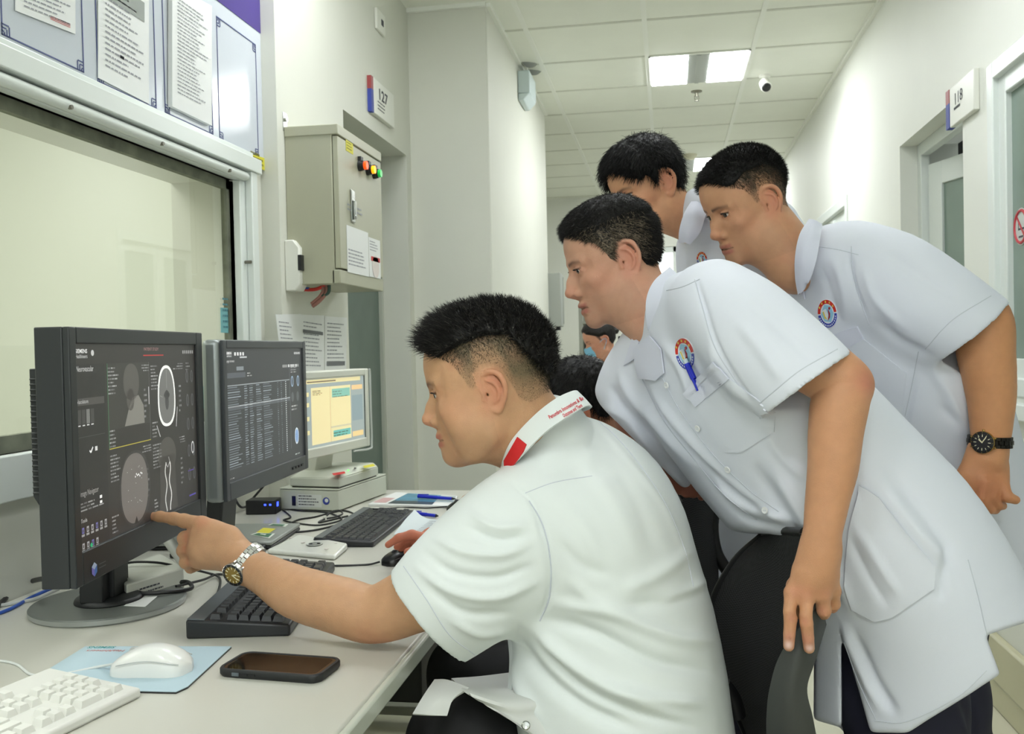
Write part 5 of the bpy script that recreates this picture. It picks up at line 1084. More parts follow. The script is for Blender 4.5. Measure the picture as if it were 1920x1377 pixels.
        Cn(catmull(tk, 4), .0025); Cn(catmull([e(.002, .020, .0022, .002), e(-.009, .013, .0028, .004), e(-.013, -.001, .0028, .004), e(-.008, -.014, .0026, .002), e(.0, -.018, .0022, .0)], 4), .002)
        E((-.001, s*.0860, -.020), (.0085*es, .0090, .0115*es), .003, 'sub'); E((.002, s*.076, -.019), (.0035, .012, .004), .002, 'sub'); Cn([e(.0105, -.001, .0034, .0), e(.0115, -.009, .0040, .001)], .003)
    V, Q = vol.mesh(); V = relax(V, Q, 1, .4)
    Lc = (V-c)@R/scale; x, y, z = Lc.T; z = np.where(z < 0, z/LF, z); x = np.where(x > .05*XF, x/XF, x); ay = np.abs(y)
    sk = lin(skin); col = np.tile(sk, (len(V), 1))
    def tint(w, rgb): nonlocal col; w = np.clip(w, 0, 1)[:, None]; col = col*(1-w)+lin(rgb)*w
    gs = lambda cx, cy, cz, r: np.exp(-(((x-cx)**2+(ay-cy)**2+(z-cz)**2)/r**2))
    tint(.35*gs(.05, .05, -.03, .03), (205, 128, 105)); tint(.4*gs(.105, 0, -.04, .016), (200, 120, 100)); tint(.45*np.clip((ay-.070)/.010, 0, 1)*np.exp(-((z+.016)/.036)**4-((x+.008)/.026)**4), (206, 120, 100))
    tint(.25*gs(.08, 0, -.1, .03), (150, 110, 92))
    lipm = np.exp(-((np.abs(z+.0745+mo*.5)-.006*L_)/.0052)**4)*(ay < .026)*(x > .078)*np.clip((.026-ay)/.006, 0, 1)*np.clip((x-.078)/.006, 0, 1); tint(lipm*.75, P_.get('lipc', (164, 92, 84)))
    tint(np.exp(-((z+.0744+mo*.5)/.0016)**2)*(ay < .025)*(x > .078)*.7, (70, 30, 28))
    bz = .0185+P_['browy']+.002-.003*np.abs(ay-.03)/.02; bm = np.exp(-((z-bz)/(.0042))**2)*(ay > .010)*(ay < .052)*(x > .055)*np.clip(.4+.6*np.clip((.05-ay)/.03, 0, 1), 0, 1); tint(bm*.85, (34, 26, 22))
    tint(.8*np.exp(-((z-.0040)/.0022)**2)*(((ay-.032)/.0140)**2 < 1)*(x > .074), (50, 32, 26)); tint(.35*np.exp(-((z+.0035)/.003)**2)*(((ay-.032)/.0135)**2 < 1)*(x > .074), (140, 90, 72))
    tint(.8*gs(.003, .083, -.019, .005), (60, 28, 22))
    zl = np.interp(x, *HAIRZ); hm = np.clip((z-zl)/.010+.15*np.sin(x*900+y*700), 0, 1)*(~((ay > .0765) & (np.abs(z+.016) < .036) & (x > -.035) & (x < .014)))
    if P_.get('hairy'): hm = hm*0+np.clip((z-zl-P_['hairy'])/.01, 0, 1)
    hm = hm*(np.clip((z-zl)/P_['grade'], .38, 1) if 'grade' in P_ else 1.0)
    tint(hm*P_.get('hs', .8), P_.get('scalp', (70, 66, 54)))
    if P_['stub']: tint(P_['stub']*np.clip(-(z+.048)/.02, 0, 1)*(x > .0)*(z > -.13)*(1-lipm), (110, 92, 78))
    mo_ = vnoise(Lc, 70, 11, 3); tint(np.clip(mo_, 0, 1)*.16, (196, 112, 90)); tint(np.clip(-mo_-.2, 0, 1)*.10, (150, 112, 80))
    return dict(V=V, Q=Q, col=col, c=c, R=R, s=scale, base=base, vol=vol, skin=sk, P=P_, neckz=0)
def eyes(H, parent, look=(0, 0)):
    c, R, s = H['c'], H['R'], H['s']; R3 = R
    for sd in (-1, 1):
        o = c+R@np.array([.0718*H['P'].get('xf', 1.0), sd*.032, -.0003])*s; b = MB(); fr = (R[:, 1], R[:, 2], R[:, 0])
        f = R@np.array([math.cos(look[0]), math.sin(look[0]), math.sin(look[1])]); f /= np.linalg.norm(f); a, b2, dd = frame_of(f)
        k = 16; prof = [(.0123*s*math.sin(t), .0123*s*math.cos(t)) for t in np.linspace(PI-.05, .0, 14)]
        b.lathe(prof, o, a0=(a, b2, dd), k=20, mi=0); b.lathe([(.0066*s, .0108*s), (.0045*s, .0124*s), (.0005, .0130*s)], o, a0=(a, b2, dd), k=18, mi=1)
        b.build('eye', [M_eyew, M_iris], parent, smooth=True)
        xf = H['P'].get('xf', 1.0); g = lambda q: c+R@(np.array([q[0]*xf, q[1]*sd, q[2]])*s); b = MB(); b.tube([g((.0815, .020, .0022)), g((.0868, .026, .0046)), g((.0880, .032, .0052)), g((.0850, .039, .0044)), g((.0790, .0455, .0018))], [.0004, .0010, .0011, .0010, .0005], k=6, sm=4); b.build('eyelashes', mat('lash_dark', (24, 18, 16), .7), parent, smooth=True)
def hair(H, parent, thick, color, strands, name='hair', shell=True, res=.0024, seed=1):
    # thick(x,y,z)->metres of hair volume (negative = none)
    vol = H['vol']; c, R, s = H['c'], H['R'], H['s']; rg = np.random.RandomState(seed)
    X = vol.ax[0][:, None, None]-np.float32(c[0]); Y = vol.ax[1][None, :, None]-np.float32(c[1]); Z = vol.ax[2][None, None, :]-np.float32(c[2])
    Rf = (R/s).astype(np.float32); lx, ly, lz = [X*Rf[0, i]+Y*Rf[1, i]+Z*Rf[2, i] for i in range(3)]
    parts = []
    w = Vol.__new__(Vol); w.lo, w.h, w.n, w.ax = vol.lo, vol.h, vol.n, vol.ax
    w.D = (H['base']-thick(lx, ly, lz).astype(np.float32)*s)
    V, Q = w.mesh()
    keep = None
    if len(V) == 0: return
    L = (V-c)@R/s; t = thick(L[:, 0], L[:, 1], L[:, 2]); ok = t > .0005
    V = relax(V, Q, 1, .4); N = nrm_of(V, Q); nz = vnoise(V, 260, seed, 2); V = V+N*(nz*.0016*np.clip(t/.006, 0, 1))[:, None]
    if shell:
        q = Q[ok[Q].all(1)]; used = np.unique(q); mp = np.full(len(V), -1); mp[used] = np.arange(len(used))
        colv = color(L[used], rg)*.75; parts.append((V[used], mp[q], colv))
    # strands: four-sided tapered blades
    cand = np.where(ok)[0]
    for n, fn in strands:
        i = rg.choice(cand, n); p0 = V[i]; Lp = L[i]; Ni = N[i]@R
        sel, length, dirl, rad = fn(Lp, Ni, rg); p0 = p0[sel]; Lp = Lp[sel]; length = length[sel]; dirl = dirl[sel]; rad = rad[sel] if hasattr(rad, '__len__') else np.full(len(p0), rad); Nw = N[i][sel]
        if not len(p0): continue
        d0 = (dirl[:, 0] if dirl.ndim == 3 else dirl)@R.T; d1 = (dirl[:, 1] if dirl.ndim == 3 else dirl)@R.T
        d0 /= np.linalg.norm(d0, axis=1, keepdims=True); d1 /= np.linalg.norm(d1, axis=1, keepdims=True)
        sd_ = np.cross(d0, Nw+rg.normal(size=Nw.shape)*.2); sd_ /= np.linalg.norm(sd_, axis=1, keepdims=True)+1e-9; u2 = np.cross(d0, sd_)
        p = p0-Nw*.0008+(sd_*rg.uniform(-.0013, .0013, len(p0))[:, None]+u2*rg.uniform(-.0013, .0013, len(p0))[:, None]); rings = []; ns = 4
        for k in range(ns+1):
            f = k/ns; rr = rad*(1-f)**.6+.00005
            for aa, bb in ((1, 0), (-.5, .8), (-.5, -.8)): rings.append(p+sd_*(aa*rr)[:, None]+u2*(bb*rr)[:, None])
            dd = d0*(1-f)+d1*f; p = p+dd*(length/ns)[:, None]
        V2 = np.stack(rings, 1).reshape(-1, 3); m = len(p0); b0 = np.arange(m)[:, None]*(3*(ns+1)); F = []
        for k in range(ns):
            for j in range(3): F.append(np.hstack([b0+k*3+j, b0+k*3+(j+1) % 3, b0+(k+1)*3+(j+1) % 3, b0+(k+1)*3+j]))
        F = np.stack(F, 1).reshape(-1, 4); cc = np.repeat(color(Lp, rg), 3*(ns+1), 0); parts.append((V2, F, cc))
    V, Q, C3 = merge(parts); o = obj_from(name, V, Q, M_hair, parent, C3); return o
def limb_mesh(rows, skin, k=.012, res=.003, extra=None, flat=None, red=None):
    rows = np.asarray(rows, float); lo, hi = box_of(rows); 
    if extra is not None:
        for e in extra: l2, h2 = box_of(e['p']); lo = np.minimum(lo, l2); hi = np.maximum(hi, h2)
    vol = Vol(lo, hi, res); chain(vol, rows, k=.001, sm=5)
    if extra is not None:
        for e in extra: chain(vol, e['p'], k=e.get('k', .004), k0=e.get('k0'), n=e.get('n'), s=e.get('s', 1.0), op=e.get('op', 'add'))
    V, Q = vol.mesh(); V = relax(V, Q, 2, .45); col = np.tile(lin(skin), (len(V), 1))
    V = V+nrm_of(V, Q)*(vnoise(V, 60, 5, 2)*.0006)[:, None]
    for (p, r, rgb, a) in (red or []): w = a*np.exp(-((V-np.asarray(p))**2).sum(1)/r**2)[:, None]; col = col*(1-w)+lin(rgb)*w
    return V, Q, col
def garment(lo, hi, res, build, folds=(), wr=.0012, ws=28, seed=0, it=2, fo=True):
    vol = Vol(lo, hi, res); build(vol); V, Q = vol.mesh(); V = relax(V, Q, it, .5); N = nrm_of(V, Q); V = V+N*(vnoise(V, ws, seed, 3)*wr)[:, None]
    V = fold(V, Q, folds, fo); return V, Q
def ST(rows, u):   # loft stations from (px,py,d,a,b[,u])
    return [[*P(r[0], r[1], r[2]), r[3], r[4], *(r[5] if len(r) > 5 else u)] for r in rows]
def hair_col(rgb, grey=0.0, greyrgb=(130, 120, 104), where=None, fade=None):
    base = lin(rgb)
    def f(L, rg):
        n = len(L); c = base[None]*(rg.uniform(.5, 1.6, n)[:, None])
        if grey: w = (rg.uniform(size=n) < (grey*(where(L) if where else 1)))[:, None]; c = np.where(w, lin(greyrgb)[None]*rg.uniform(.6, 1.2, n)[:, None], c)
        return c
    return f
def badge(bv, cx, cy, rx, ry, tilt, parent):   # round hospital badge laid on cloth
    ct, st = math.cos(tilt), math.sin(tilt)
    def el(r, a0=0, a1=2*PI, k=36, r2=None):
        A = [(r*math.cos(t), r*math.sin(t)) for t in np.linspace(a0, a1, k)]
        if r2: A += [(r2*math.cos(t), r2*math.sin(t)) for t in np.linspace(a1, a0, k)]
        return A
    tf = lambda pts: [(cx+u*rx*ct-v*ry*st, cy+u*rx*st+v*ry*ct) for u, v in pts]
    mb = lay_poly(bv, tf(el(1.0)[:-1]), .0008, .0006, 3, 0)
    for a0, a1, mi in ((PI*1.02, PI*1.98, 1), (PI*.02, PI*.98, 2)):     # v grows down the picture: upper half red, lower half blue
        n = 8
        for i in range(n):
            b0, b1 = a0+(a1-a0)*i/n, a0+(a1-a0)*(i+1)/n+.01; mb = lay_poly(bv, tf(el(.97, b0, b1, 4, .70)), .0012, .0006, 3, mi, mb)
    mb = lay_poly(bv, tf([(-.66, 0), (-.2, -.66), (.45, -.5), (.66, .05), (.25, .62), (-.4, .5)]), .0012, .0005, 3, 3, mb)
    mb = lay_poly(bv, tf([(-.5, -.25), (-.1, -.35), (.1, .1), (.0, .45), (-.3, .35)]), .0020, .0004, 3, 0, mb)
    mb = lay_poly(bv, tf([(-.42, -.15), (-.30, -.2), (-.22, .15), (-.05, .38), (-.3, .3)]), .0026, .0004, 3, 4, mb)
    mb = lay_poly(bv, tf([(.14, -.30), (.30, .0), (.22, .28), (-.02, .48), (.12, .2), (.16, 0)]), .0026, .0004, 3, 5, mb)
    mb = lay_poly(bv, tf([(.30+.1*math.cos(a), -.36+.1*math.sin(a)) for a in np.linspace(0, 2*PI, 10)[:-1]]), .0026, .0004, 2, 5, mb)
    for i, a in enumerate(np.linspace(PI*1.2, PI*1.8, 5)):
        q = (.84*math.cos(a), .84*math.sin(a)); mb = lay_poly(bv, tf([(q[0]-.05, q[1]-.07), (q[0]+.05, q[1]-.07), (q[0]+.05, q[1]+.07), (q[0]-.05, q[1]+.07)]), .0024, .0004, 3, 4, mb)
    for i, a in enumerate(np.linspace(PI*.1, PI*.9, 13)):
        q = (.84*math.cos(a), .84*math.sin(a)); mb = lay_poly(bv, tf([(q[0]-.035, q[1]-.05), (q[0]+.035, q[1]-.05), (q[0]+.035, q[1]+.05), (q[0]-.035, q[1]+.05)]), .0024, .0004, 3, 0, mb)
    return mb.build('badge', [mat('badge_white', (226, 230, 236), .5), mat('badge_red', (206, 44, 30), .5), mat('badge_blue', (50, 66, 170), .5), mat('badge_sky', (150, 200, 226), .5), mat('badge_yellow', (220, 200, 90), .5), mat('badge_crimson', (160, 40, 50), .5)], parent)
def shirt_button(bv, px, py, parent, r=.0058):
    h, n = hit(bv, px, py)
    if h is None: return
    a, b, d_ = frame_of(n); mb = MB(); mb.lathe([(r, 0), (r*1.05, .0012), (r*.9, .0022), (r*.7, .0016)], h+n*.0022, a0=(a, b, d_), k=20)
    for s in (-1, 1): mb.box((-.0008, -.0008, 0), (.0008, .0008, .0004), 1, R=np.stack([a, b, d_], 1), c=h+n*.0040+a*s*.0016)
    mb.build('button', [M_button, M_seam], parent, smooth=True)
# ---------------------------------------------------------------- person A: seated, pointing at the scan monitor
SKA = (200, 155, 118)
A = thing('person', 'seated man in a white short-sleeved shirt pointing at the near monitor', 'person', (float(P(1180, 1400, 1.5)[0]), float(P(1180, 1400, 1.5)[1]), 0))
RA = rot_head(math.radians(-3), math.radians(13), math.radians(0))
# eye at px (817,740), ear canal (918,745)
cA = P(916, 716, 1.48)
neckA = np.array([[*(cA+RA@np.array([-.028, 0, -.035])), .056], [*P(978, 800, 1.50), .064], [*P(1032, 850, 1.53), .068]])
HA = head(cA, RA, 1.0, SKA, neckA, dict(jaw=1.15, cheek=1.3, nose=1.0, lip=1.1, mouth_open=.002, scalp=(92, 88, 66), hs=.85, grade=.05, stub=.12, lidopen=.8, lf=.95, xf=1.02, sub=.010))
def up_part(x, z): return z-np.interp(x, [-.12, -.094, -.071, -.053, -.013, .03, .062, .085], [-.03, -.012, .030, .062, .070, .063, .054, .08])
def thA(x, y, z):
    t = up_part(x, z); return np.where(z > np.interp(x, *HAIRZ), np.clip(t*.9, -.004, .008)+.003*np.exp(-((x-.05)/.05)**2)*np.clip(t*40, 0, 1)*(z > .06), -.004)
def strA(L, N, rg):
    n = len(L); sel = rg.uniform(size=n) < 1.0; front = np.clip((L[:, 0]+.0)/.08, 0, 1); cl = np.stack([np.sin(L@np.array([310, 190, 130.])+k*2.1)*np.cos(L@np.array([-150, 260, 210.])+k) for k in range(3)], 1); d = N*.8+np.stack([.2+front*.55, rg.normal(size=n)*.2, .35+.3*front], 1)+rg.normal(size=(n, 3))*.22+cl*.6
    d1 = d+np.stack([.35+front*.5, np.zeros(n), -.25*front], 1)+rg.normal(size=(n, 3))*.25; ln = rg.uniform(.007, .016, n)+front*rg.uniform(.0, .018, n); return sel, ln, np.stack([d, d1], 1), rg.uniform(.00022, .0005, n)
body_parts = [(HA['V'], HA['Q'], HA['col'])]
# left arm and pointing hand
el = P(693, 1150, 1.475)
armL = PX([(985, 975, 1.42, .058), (850, 1085, 1.43, .056), (760, 1132, 1.46, .0500), (700, 1152, 1.475, .0455), (640, 1136, 1.49, .0455), (560, 1112, 1.53, .0430), (500, 1080, 1.58, .0345), (460, 1060, 1.62, .0315)])
def hp(*a): return PX(a)
nv_h = CDv  # hand flattened along depth
palm = [dict(p=hp((460, 1056, 1.62, .030), (425, 1030, 1.645, .030)), k=.02, n=nv_h, s=.8),
        dict(p=hp((430, 1005, 1.64, .019), (378, 984, 1.665, .0145)), k=.016), dict(p=hp((430, 1022, 1.64, .019), (372, 1005, 1.66, .0140)), k=.016),
        dict(p=hp((430, 1040, 1.64, .018), (368, 1030, 1.66, .0135)), k=.016), dict(p=hp((432, 1055, 1.645, .016), (370, 1054, 1.665, .0125)), k=.016),
        dict(p=hp((445, 1040, 1.645, .024), (400, 1015, 1.66, .024), (385, 1030, 1.66, .024)), k=.02),
        # index finger reaching the glass
        dict(p=hp((378, 984, 1.665, .0145), (345, 977, 1.690, .0120), (326, 973, 1.705, .0112), (300, 969, 1.72, .0092), (281, 969, 1.730, .0080)), k=.006),
        # curled fingers
        dict(p=hp((372, 1003, 1.66, .0135), (346, 1010, 1.685, .0125), (352, 1024, 1.715, .0105), (378, 1022, 1.725, .0095)), k=.005),
        dict(p=hp((366, 1028, 1.66, .0130), (344, 1033, 1.685, .0120), (352, 1046, 1.712, .0102), (378, 1042, 1.722, .0092)), k=.005),
        dict(p=hp((368, 1050, 1.665, .0120), (348, 1055, 1.685, .0110), (357, 1066, 1.706, .0092), (378, 1060, 1.715, .0085)), k=.005),
        # thumb folded under
        dict(p=hp((430, 1035, 1.69, .018), (395, 1030, 1.725, .0135), (372, 1015, 1.735, .0115), (356, 1010, 1.735, .0095)), k=.012)]
V, Q, c_ = limb_mesh(armL, SKA, k=.02, res=.0021, extra=palm, red=[(P(700, 1200, 1.45), .03, (196, 130, 100), .5), (P(348, 1006, 1.66), .012, (204, 124, 96), .5), (P(344, 1030, 1.66), .012, (204, 124, 96), .5), (P(380, 980, 1.65), .015, (206, 130, 100), .4), (P(276, 969, 1.72), .010, (226, 150, 130), .8), (P(352, 1058, 1.66), .012, (204, 124, 96), .4)])
# flatten the elbow on the desk top
V[:, 2] = np.maximum(V[:, 2], DZ+.001)
body_parts.append((V, Q, c_))
# right arm, hand on the mouse
armR = PX([(1120, 900, 1.72, .055), (1050, 1010, 1.82, .05), (965, 1050, 1.90, .043), (900, 1030, 1.95, .038), (845, 1015, 1.99, .030)])
SKR = (196, 118, 92)
hr = [dict(p=hp((845, 1015, 1.99, .028), (812, 1014, 2.01, .026), (792, 1022, 2.02, .022)), k=.015),
      dict(p=hp((800, 1012, 1.99, .013), (772, 1003, 1.985, .0105), (748, 1009, 1.985, .0092), (728, 1022, 1.985, .0080)), k=.005),
      dict(p=hp((805, 1014, 2.02, .013), (782, 1008, 2.025, .0105), (762, 1014, 2.025, .0092), (744, 1026, 2.02, .0080)), k=.005),
      dict(p=hp((805, 1018, 2.045, .012), (785, 1014, 2.06, .010), (768, 1020, 2.06, .009), (752, 1030, 2.05, .008)), k=.005),
      dict(p=hp((806, 1024, 2.06, .011), (790, 1026, 2.08, .009), (778, 1034, 2.08, .008)), k=.005),
      dict(p=hp((815, 1022, 1.985, .014), (790, 1030, 1.97, .011), (765, 1036, 1.965, .0095)), k=.008)]
V, Q, c_ = limb_mesh(armR, SKR, k=.02, res=.003, extra=hr); body_parts.append((V, Q, c_))
# hidden trunk keeps the body one piece under the shirt
uA = vec(-.42, -.906, 0)
tv = Vol(P(1120, 1100, 1.54)-.42, P(1120, 1100, 1.54)+.42, .012)
tv.put(*f_loft(ST([(1040, 860, 1.53, .11, .06), (1075, 930, 1.55, .17, .10), (1110, 1050, 1.55, .165, .10), (1150, 1250, 1.54, .16, .10), (1170, 1400, 1.53, .165, .11)], uA)), k=.02)
V, Q = tv.mesh(); body_parts.append((V, Q, np.tile(lin(SKA), (len(V), 1))))
V, Q, c_ = merge(body_parts); bodyA = obj_from('body', V, Q, M_skin, A, c_); eyes(HA, A, (0, -.1))
hair(HA, A, thA, hair_col((20, 18, 16), .06, (90, 86, 80)), [(15000, strA)], seed=3)
def thAs(x, y, z): return np.where((z > np.interp(x, *HAIRZ)+.006) & (up_part(x, z) < .012), .0008, -.004)
def strAs(L, N, rg):
    n = len(L); t = np.clip((up_part(L[:, 0], L[:, 2])+.045)/.05, 0, 1); sel = rg.uniform(size=n) < (.35+.65*t); d = N*.45+np.stack([-.1+0*t, 0*t, -.8+0*t], 1)+rg.normal(size=(n, 3))*.3; return sel, .0015+.0035*t*rg.uniform(.5, 1, n), d, .00013+.00012*t
o = hair(HA, A, thAs, hair_col((62, 57, 44)), [(26000, strAs)], name='faded_side_hair', shell=False, seed=5)
# trousers and shoes
def legs(rowsets, m, parent, res=.007, name='trousers', folds=()):
    lo = np.min([box_of(r)[0] for r in rowsets], 0); hi = np.max([box_of(r)[1] for r in rowsets], 0)
    def bld(v):
        for r in rowsets: chain(v, r, k=.03)
    V, Q = garment(lo, hi, res, bld, folds, .002, 22, 4); return obj_from(name, V, Q, m, parent)
kneeL, kneeR = P(866, 1396, 1.46), P(880, 1268, 1.80)
legs([np.array([[*P(1100, 1620, 1.44), .100], [*P(980, 1508, 1.45), .088], [*kneeL, .082], [*(kneeL*[1, 1, 0]+[-.03, .0, .30]), .062], [*(kneeL*[1, 1, 0]+[-.06, .02, .08]), .055]]),
      np.array([[*P(1180, 1370, 1.66), .115], [*P(1020, 1310, 1.74), .095], [*kneeR, .076], [*(kneeR*[1, 1, 0]+[-.02, .0, .30]), .060], [*(kneeR*[1, 1, 0]+[-.04, .02, .08]), .055]])], M_pants, A)
for kx in (kneeL*[1, 1, 0]+[-.06, .02, 0], kneeR*[1, 1, 0]+[-.04, .02, 0]):
    v = Vol(kx+[-.28, -.15, -.02], kx+[.12, .15, .13], .006); chain(v, [[*(kx+[.03, 0, .045]), .045], [*(kx+[-.08, .0, .04]), .042], [*(kx+[-.17, .01, .032]), .032]], k=.02); V, Q = v.mesh(); V[:, 2] = np.maximum(V[:, 2], .002); obj_from('shoe', V, Q, M_shoe, A)
# shirt
cuffc = P(803, 1157, 1.42); cn = P(700, 1245, 1.45)-P(800, 1157, 1.42); cn = cn-0; cn /= np.linalg.norm(cn)
pa, pb = P(735, 1078, 1.42), P(872, 1236, 1.42); ax_ = pb-pa; ax_ /= np.linalg.norm(ax_); nC = np.cross(ax_, vec(0, 1, 0)); nC /= np.linalg.norm(nC); nC = nC if nC@vec(-1, 0, 0) > 0 else -nC
sl_rows = [(1050, 945, 1.46, .07, .075, ax_), (1005, 985, 1.425, .100, .08, ax_), (935, 1045, 1.405, .104, .08, ax_), (860, 1108, 1.41, .098, .078, ax_), (803, 1157, 1.425, .0885, .074, ax_), (760, 1194, 1.435, .086, .07, ax_)]
def shA(v):
    v.put(*f_loft(ST([(1022, 832, 1.52, .086, .078), (1050, 872, 1.53, .130, .074), (1078, 928, 1.54, .195, .105), (1112, 990, 1.545, .212, .136), (1135, 1090, 1.54, .205, .148), (1158, 1200, 1.53, .205, .155), (1170, 1300, 1.52, .21, .162), (1180, 1420, 1.51, .215, .165)], uA), p=2.3), k=.02)
    v.put(*f_cut(f_loft(ST([(1100, 900, 1.68, .09, .08), (1060, 990, 1.78, .085, .075), (1010, 1040, 1.84, .075, .07)], Zu)), []), k=.03)
    v.put(*f_cut(f_loft(ST(sl_rows, ax_)), [(cuffc, nC)]), k=.035)
    inner = [(r[0], r[1], r[2], r[3]-.010, r[4]-.010, r[5]) for r in sl_rows[3:]]
    v.put(*f_cut(f_loft(ST(inner, ax_)), [(cuffc-nC*.05, -nC)]), k=.002, op='sub')
    pass
loA = np.minimum(P(735, 1240, 1.3), P(1380, 1500, 1.8))-.25; hiA = np.maximum(P(1380, 760, 1.8), P(735, 760, 1.8))+.1
loA[2] = .50; hiA[2] = 1.30
FA = [([(1003, 960), (1030, 1040), (1032, 1110), (1010, 1165)], 7, -0.0050), ([(960, 905), (1000, 945), (1022, 1010)], 6, -0.0044),
      ([(820, 1010), (870, 1035), (940, 1040), (990, 1020)], 9, 0.0075), ([(800, 1040), (850, 1075), (930, 1085), (1000, 1060)], 9, -0.0075), ([(780, 1065), (850, 1110), (930, 1120), (1010, 1090)], 9, 0.0075), ([(880, 960), (930, 990), (985, 985)], 8, 0.0063), ([(870, 985), (930, 1012), (985, 1005)], 7, -0.0063), ([(800, 1100), (870, 1150), (960, 1150)], 9, -0.0063), ([(840, 1160), (900, 1190), (960, 1180)], 8, 0.0050),
      ([(1020, 1160), (1120, 1190), (1230, 1240), (1340, 1260)], 13, -0.0112), ([(1030, 1130), (1140, 1150), (1260, 1195), (1345, 1205)], 12, 0.0088), ([(990, 1170), (1060, 1235), (1160, 1300), (1280, 1350)], 14, 0.0125), ([(965, 1190), (1010, 1260), (1100, 1330), (1200, 1370)], 13, -0.0125), ([(1000, 1190), (1080, 1280), (1180, 1330), (1330, 1372)], 9, -0.0075),
      ([(1110, 790), (1150, 830), (1200, 890), (1250, 960), (1290, 1060)], 6, 0.0025), ([(1150, 1290), (1230, 1310), (1320, 1320)], 12, 0.0100), ([(1160, 1110), (1230, 1080), (1300, 1030)], 14, 0.0063), ([(1150, 1140), (1240, 1130), (1320, 1110)], 12, -0.0063), ([(1060, 1080), (1120, 1130), (1200, 1150)], 14, 0.0063), ([(960, 1220), (975, 1290), (1010, 1350)], 10, 0.0100), ([(1080, 800), (1100, 870), (1160, 960), (1200, 1060)], 16, .003), ([(1150, 860), (1200, 950), (1230, 1050)], 14, -.003), ([(1230, 1130), (1290, 1110), (1335, 1080)], 10, .006), ([(1040, 930), (1090, 980), (1130, 1060)], 14, .003), ([(1000, 860), (1060, 850), (1150, 850)], 12, 0.0037), ([(1010, 890), (1080, 880), (1160, 890)], 12, -0.0037), ([(1040, 1010), (1090, 1060), (1150, 1080)], 12, -0.0050)]
V, Q = garment(loA, hiA, .0042, shA, FA, .0016, 22, 2)
shirtA = obj_from('shirt', V, Q, M_shirt, A); bvA = bvh_of(V, Q)
b = MB(); lay_line(bvA, [(992, 940), (1018, 985), (1032, 1050), (1030, 1120), (1012, 1165)], .0011, .0004, b); lay_line(bvA, [(1122, 790), (1160, 825), (1205, 880), (1250, 950), (1283, 1030), (1300, 1100)], .0008, .0002, b); lay_line(bvA, [(757, 1062), (800, 1125), (842, 1190), (890, 1228)], .0008, .0003, b); lay_line(bvA, [(985, 925), (1040, 905), (1110, 893)], .0007, .0002, b)
b.build('seam', M_seam, shirtA, smooth=True)
# collar: near side band, red front part, printed words
cu_t = [P(941, 886, 1.47), P(944, 862, 1.445), P(961, 825, 1.425), P(1000, 782, 1.420), P(1040, 750, 1.430), P(1074, 734, 1.465), P(1082, 738, 1.52), P(1060, 752, 1.60), P(1010, 800, 1.62), P(965, 850, 1.60), P(946, 886, 1.54)]
cu_m = [P(938, 902, 1.46), P(952, 884, 1.430), P(978, 856, 1.405), P(1022, 812, 1.398), P(1062, 784, 1.405), P(1099, 762, 1.45), P(1108, 766, 1.53), P(1080, 780, 1.64), P(1020, 830, 1.66), P(968, 876, 1.62), P(943, 900, 1.55)]
b = sheet([cu_t, [(a+c)/2+vec(0, 0, .001) for a, c in zip(cu_t, cu_m)], cu_m], .003, 6, 4); col_o = b.build('collar', M_shirt, shirtA, smooth=True); col_o['label'] = 'white collar with red print'
Vc = np.array([v.co[:] for v in col_o.data.vertices])+worldloc(shirtA); Fc_ = [tuple(p.vertices) for p in col_o.data.polygons]
bvc = BVHTree.FromPolygons([tuple(v) for v in Vc.tolist()], Fc_)
b = lay_poly(bvc, [(946, 864), (971, 820), (988, 834), (982, 848), (960, 878), (947, 884)], .0012, .0006, 3, 0); 
for i in range(6): f = i/6; lay_line(bvc, [(950+f*2+4, 876-f*42), (966+f*10, 862-f*36)], .0004, .0024, b, 1)
b.build('red_stripe', [mat('shirt_red', (200, 30, 34), .6), mat('shirt_red_dark', (226, 110, 110), .6)], col_o)
b = MB()
for txt, q0, q1, sz, wd in (('Penumbra Innovations & Be', (1031, 787), (1094, 750), .0094, .066), ('Outcomes and Thera', (1057, 784), (1092, 763), .0090, .038)):
    h0, n0 = hit(bvc, *q0); h1, n1 = hit(bvc, min(q1[0], 1090), q1[1]+2)
    if h0 is None or h1 is None: h0, h1 = P(*q0, 1.433), P(*q1, 1.44); n0 = -ray(*q0)
    V2, F2 = text_verts(txt, sz, True); V2[:, 0] *= wd/V2[:, 0].max(); V3 = []
    for vx, vy, _ in V2:
        f = vx/wd; px, py = q0[0]+(q1[0]-q0[0])*f-vy*560, q0[1]+(q1[1]-q0[1])*f-vy*1000; h, n = hit(bvc, px, py)
        V3.append((h+n*.0009) if h is not None else P(px, py, prj((h0*(1-f)+h1*f)[None])[2][0]-.001))
    b.add(V3, F2)
b.build('collar_print', mat('red_print_bright', (204, 40, 56), .6), col_o)
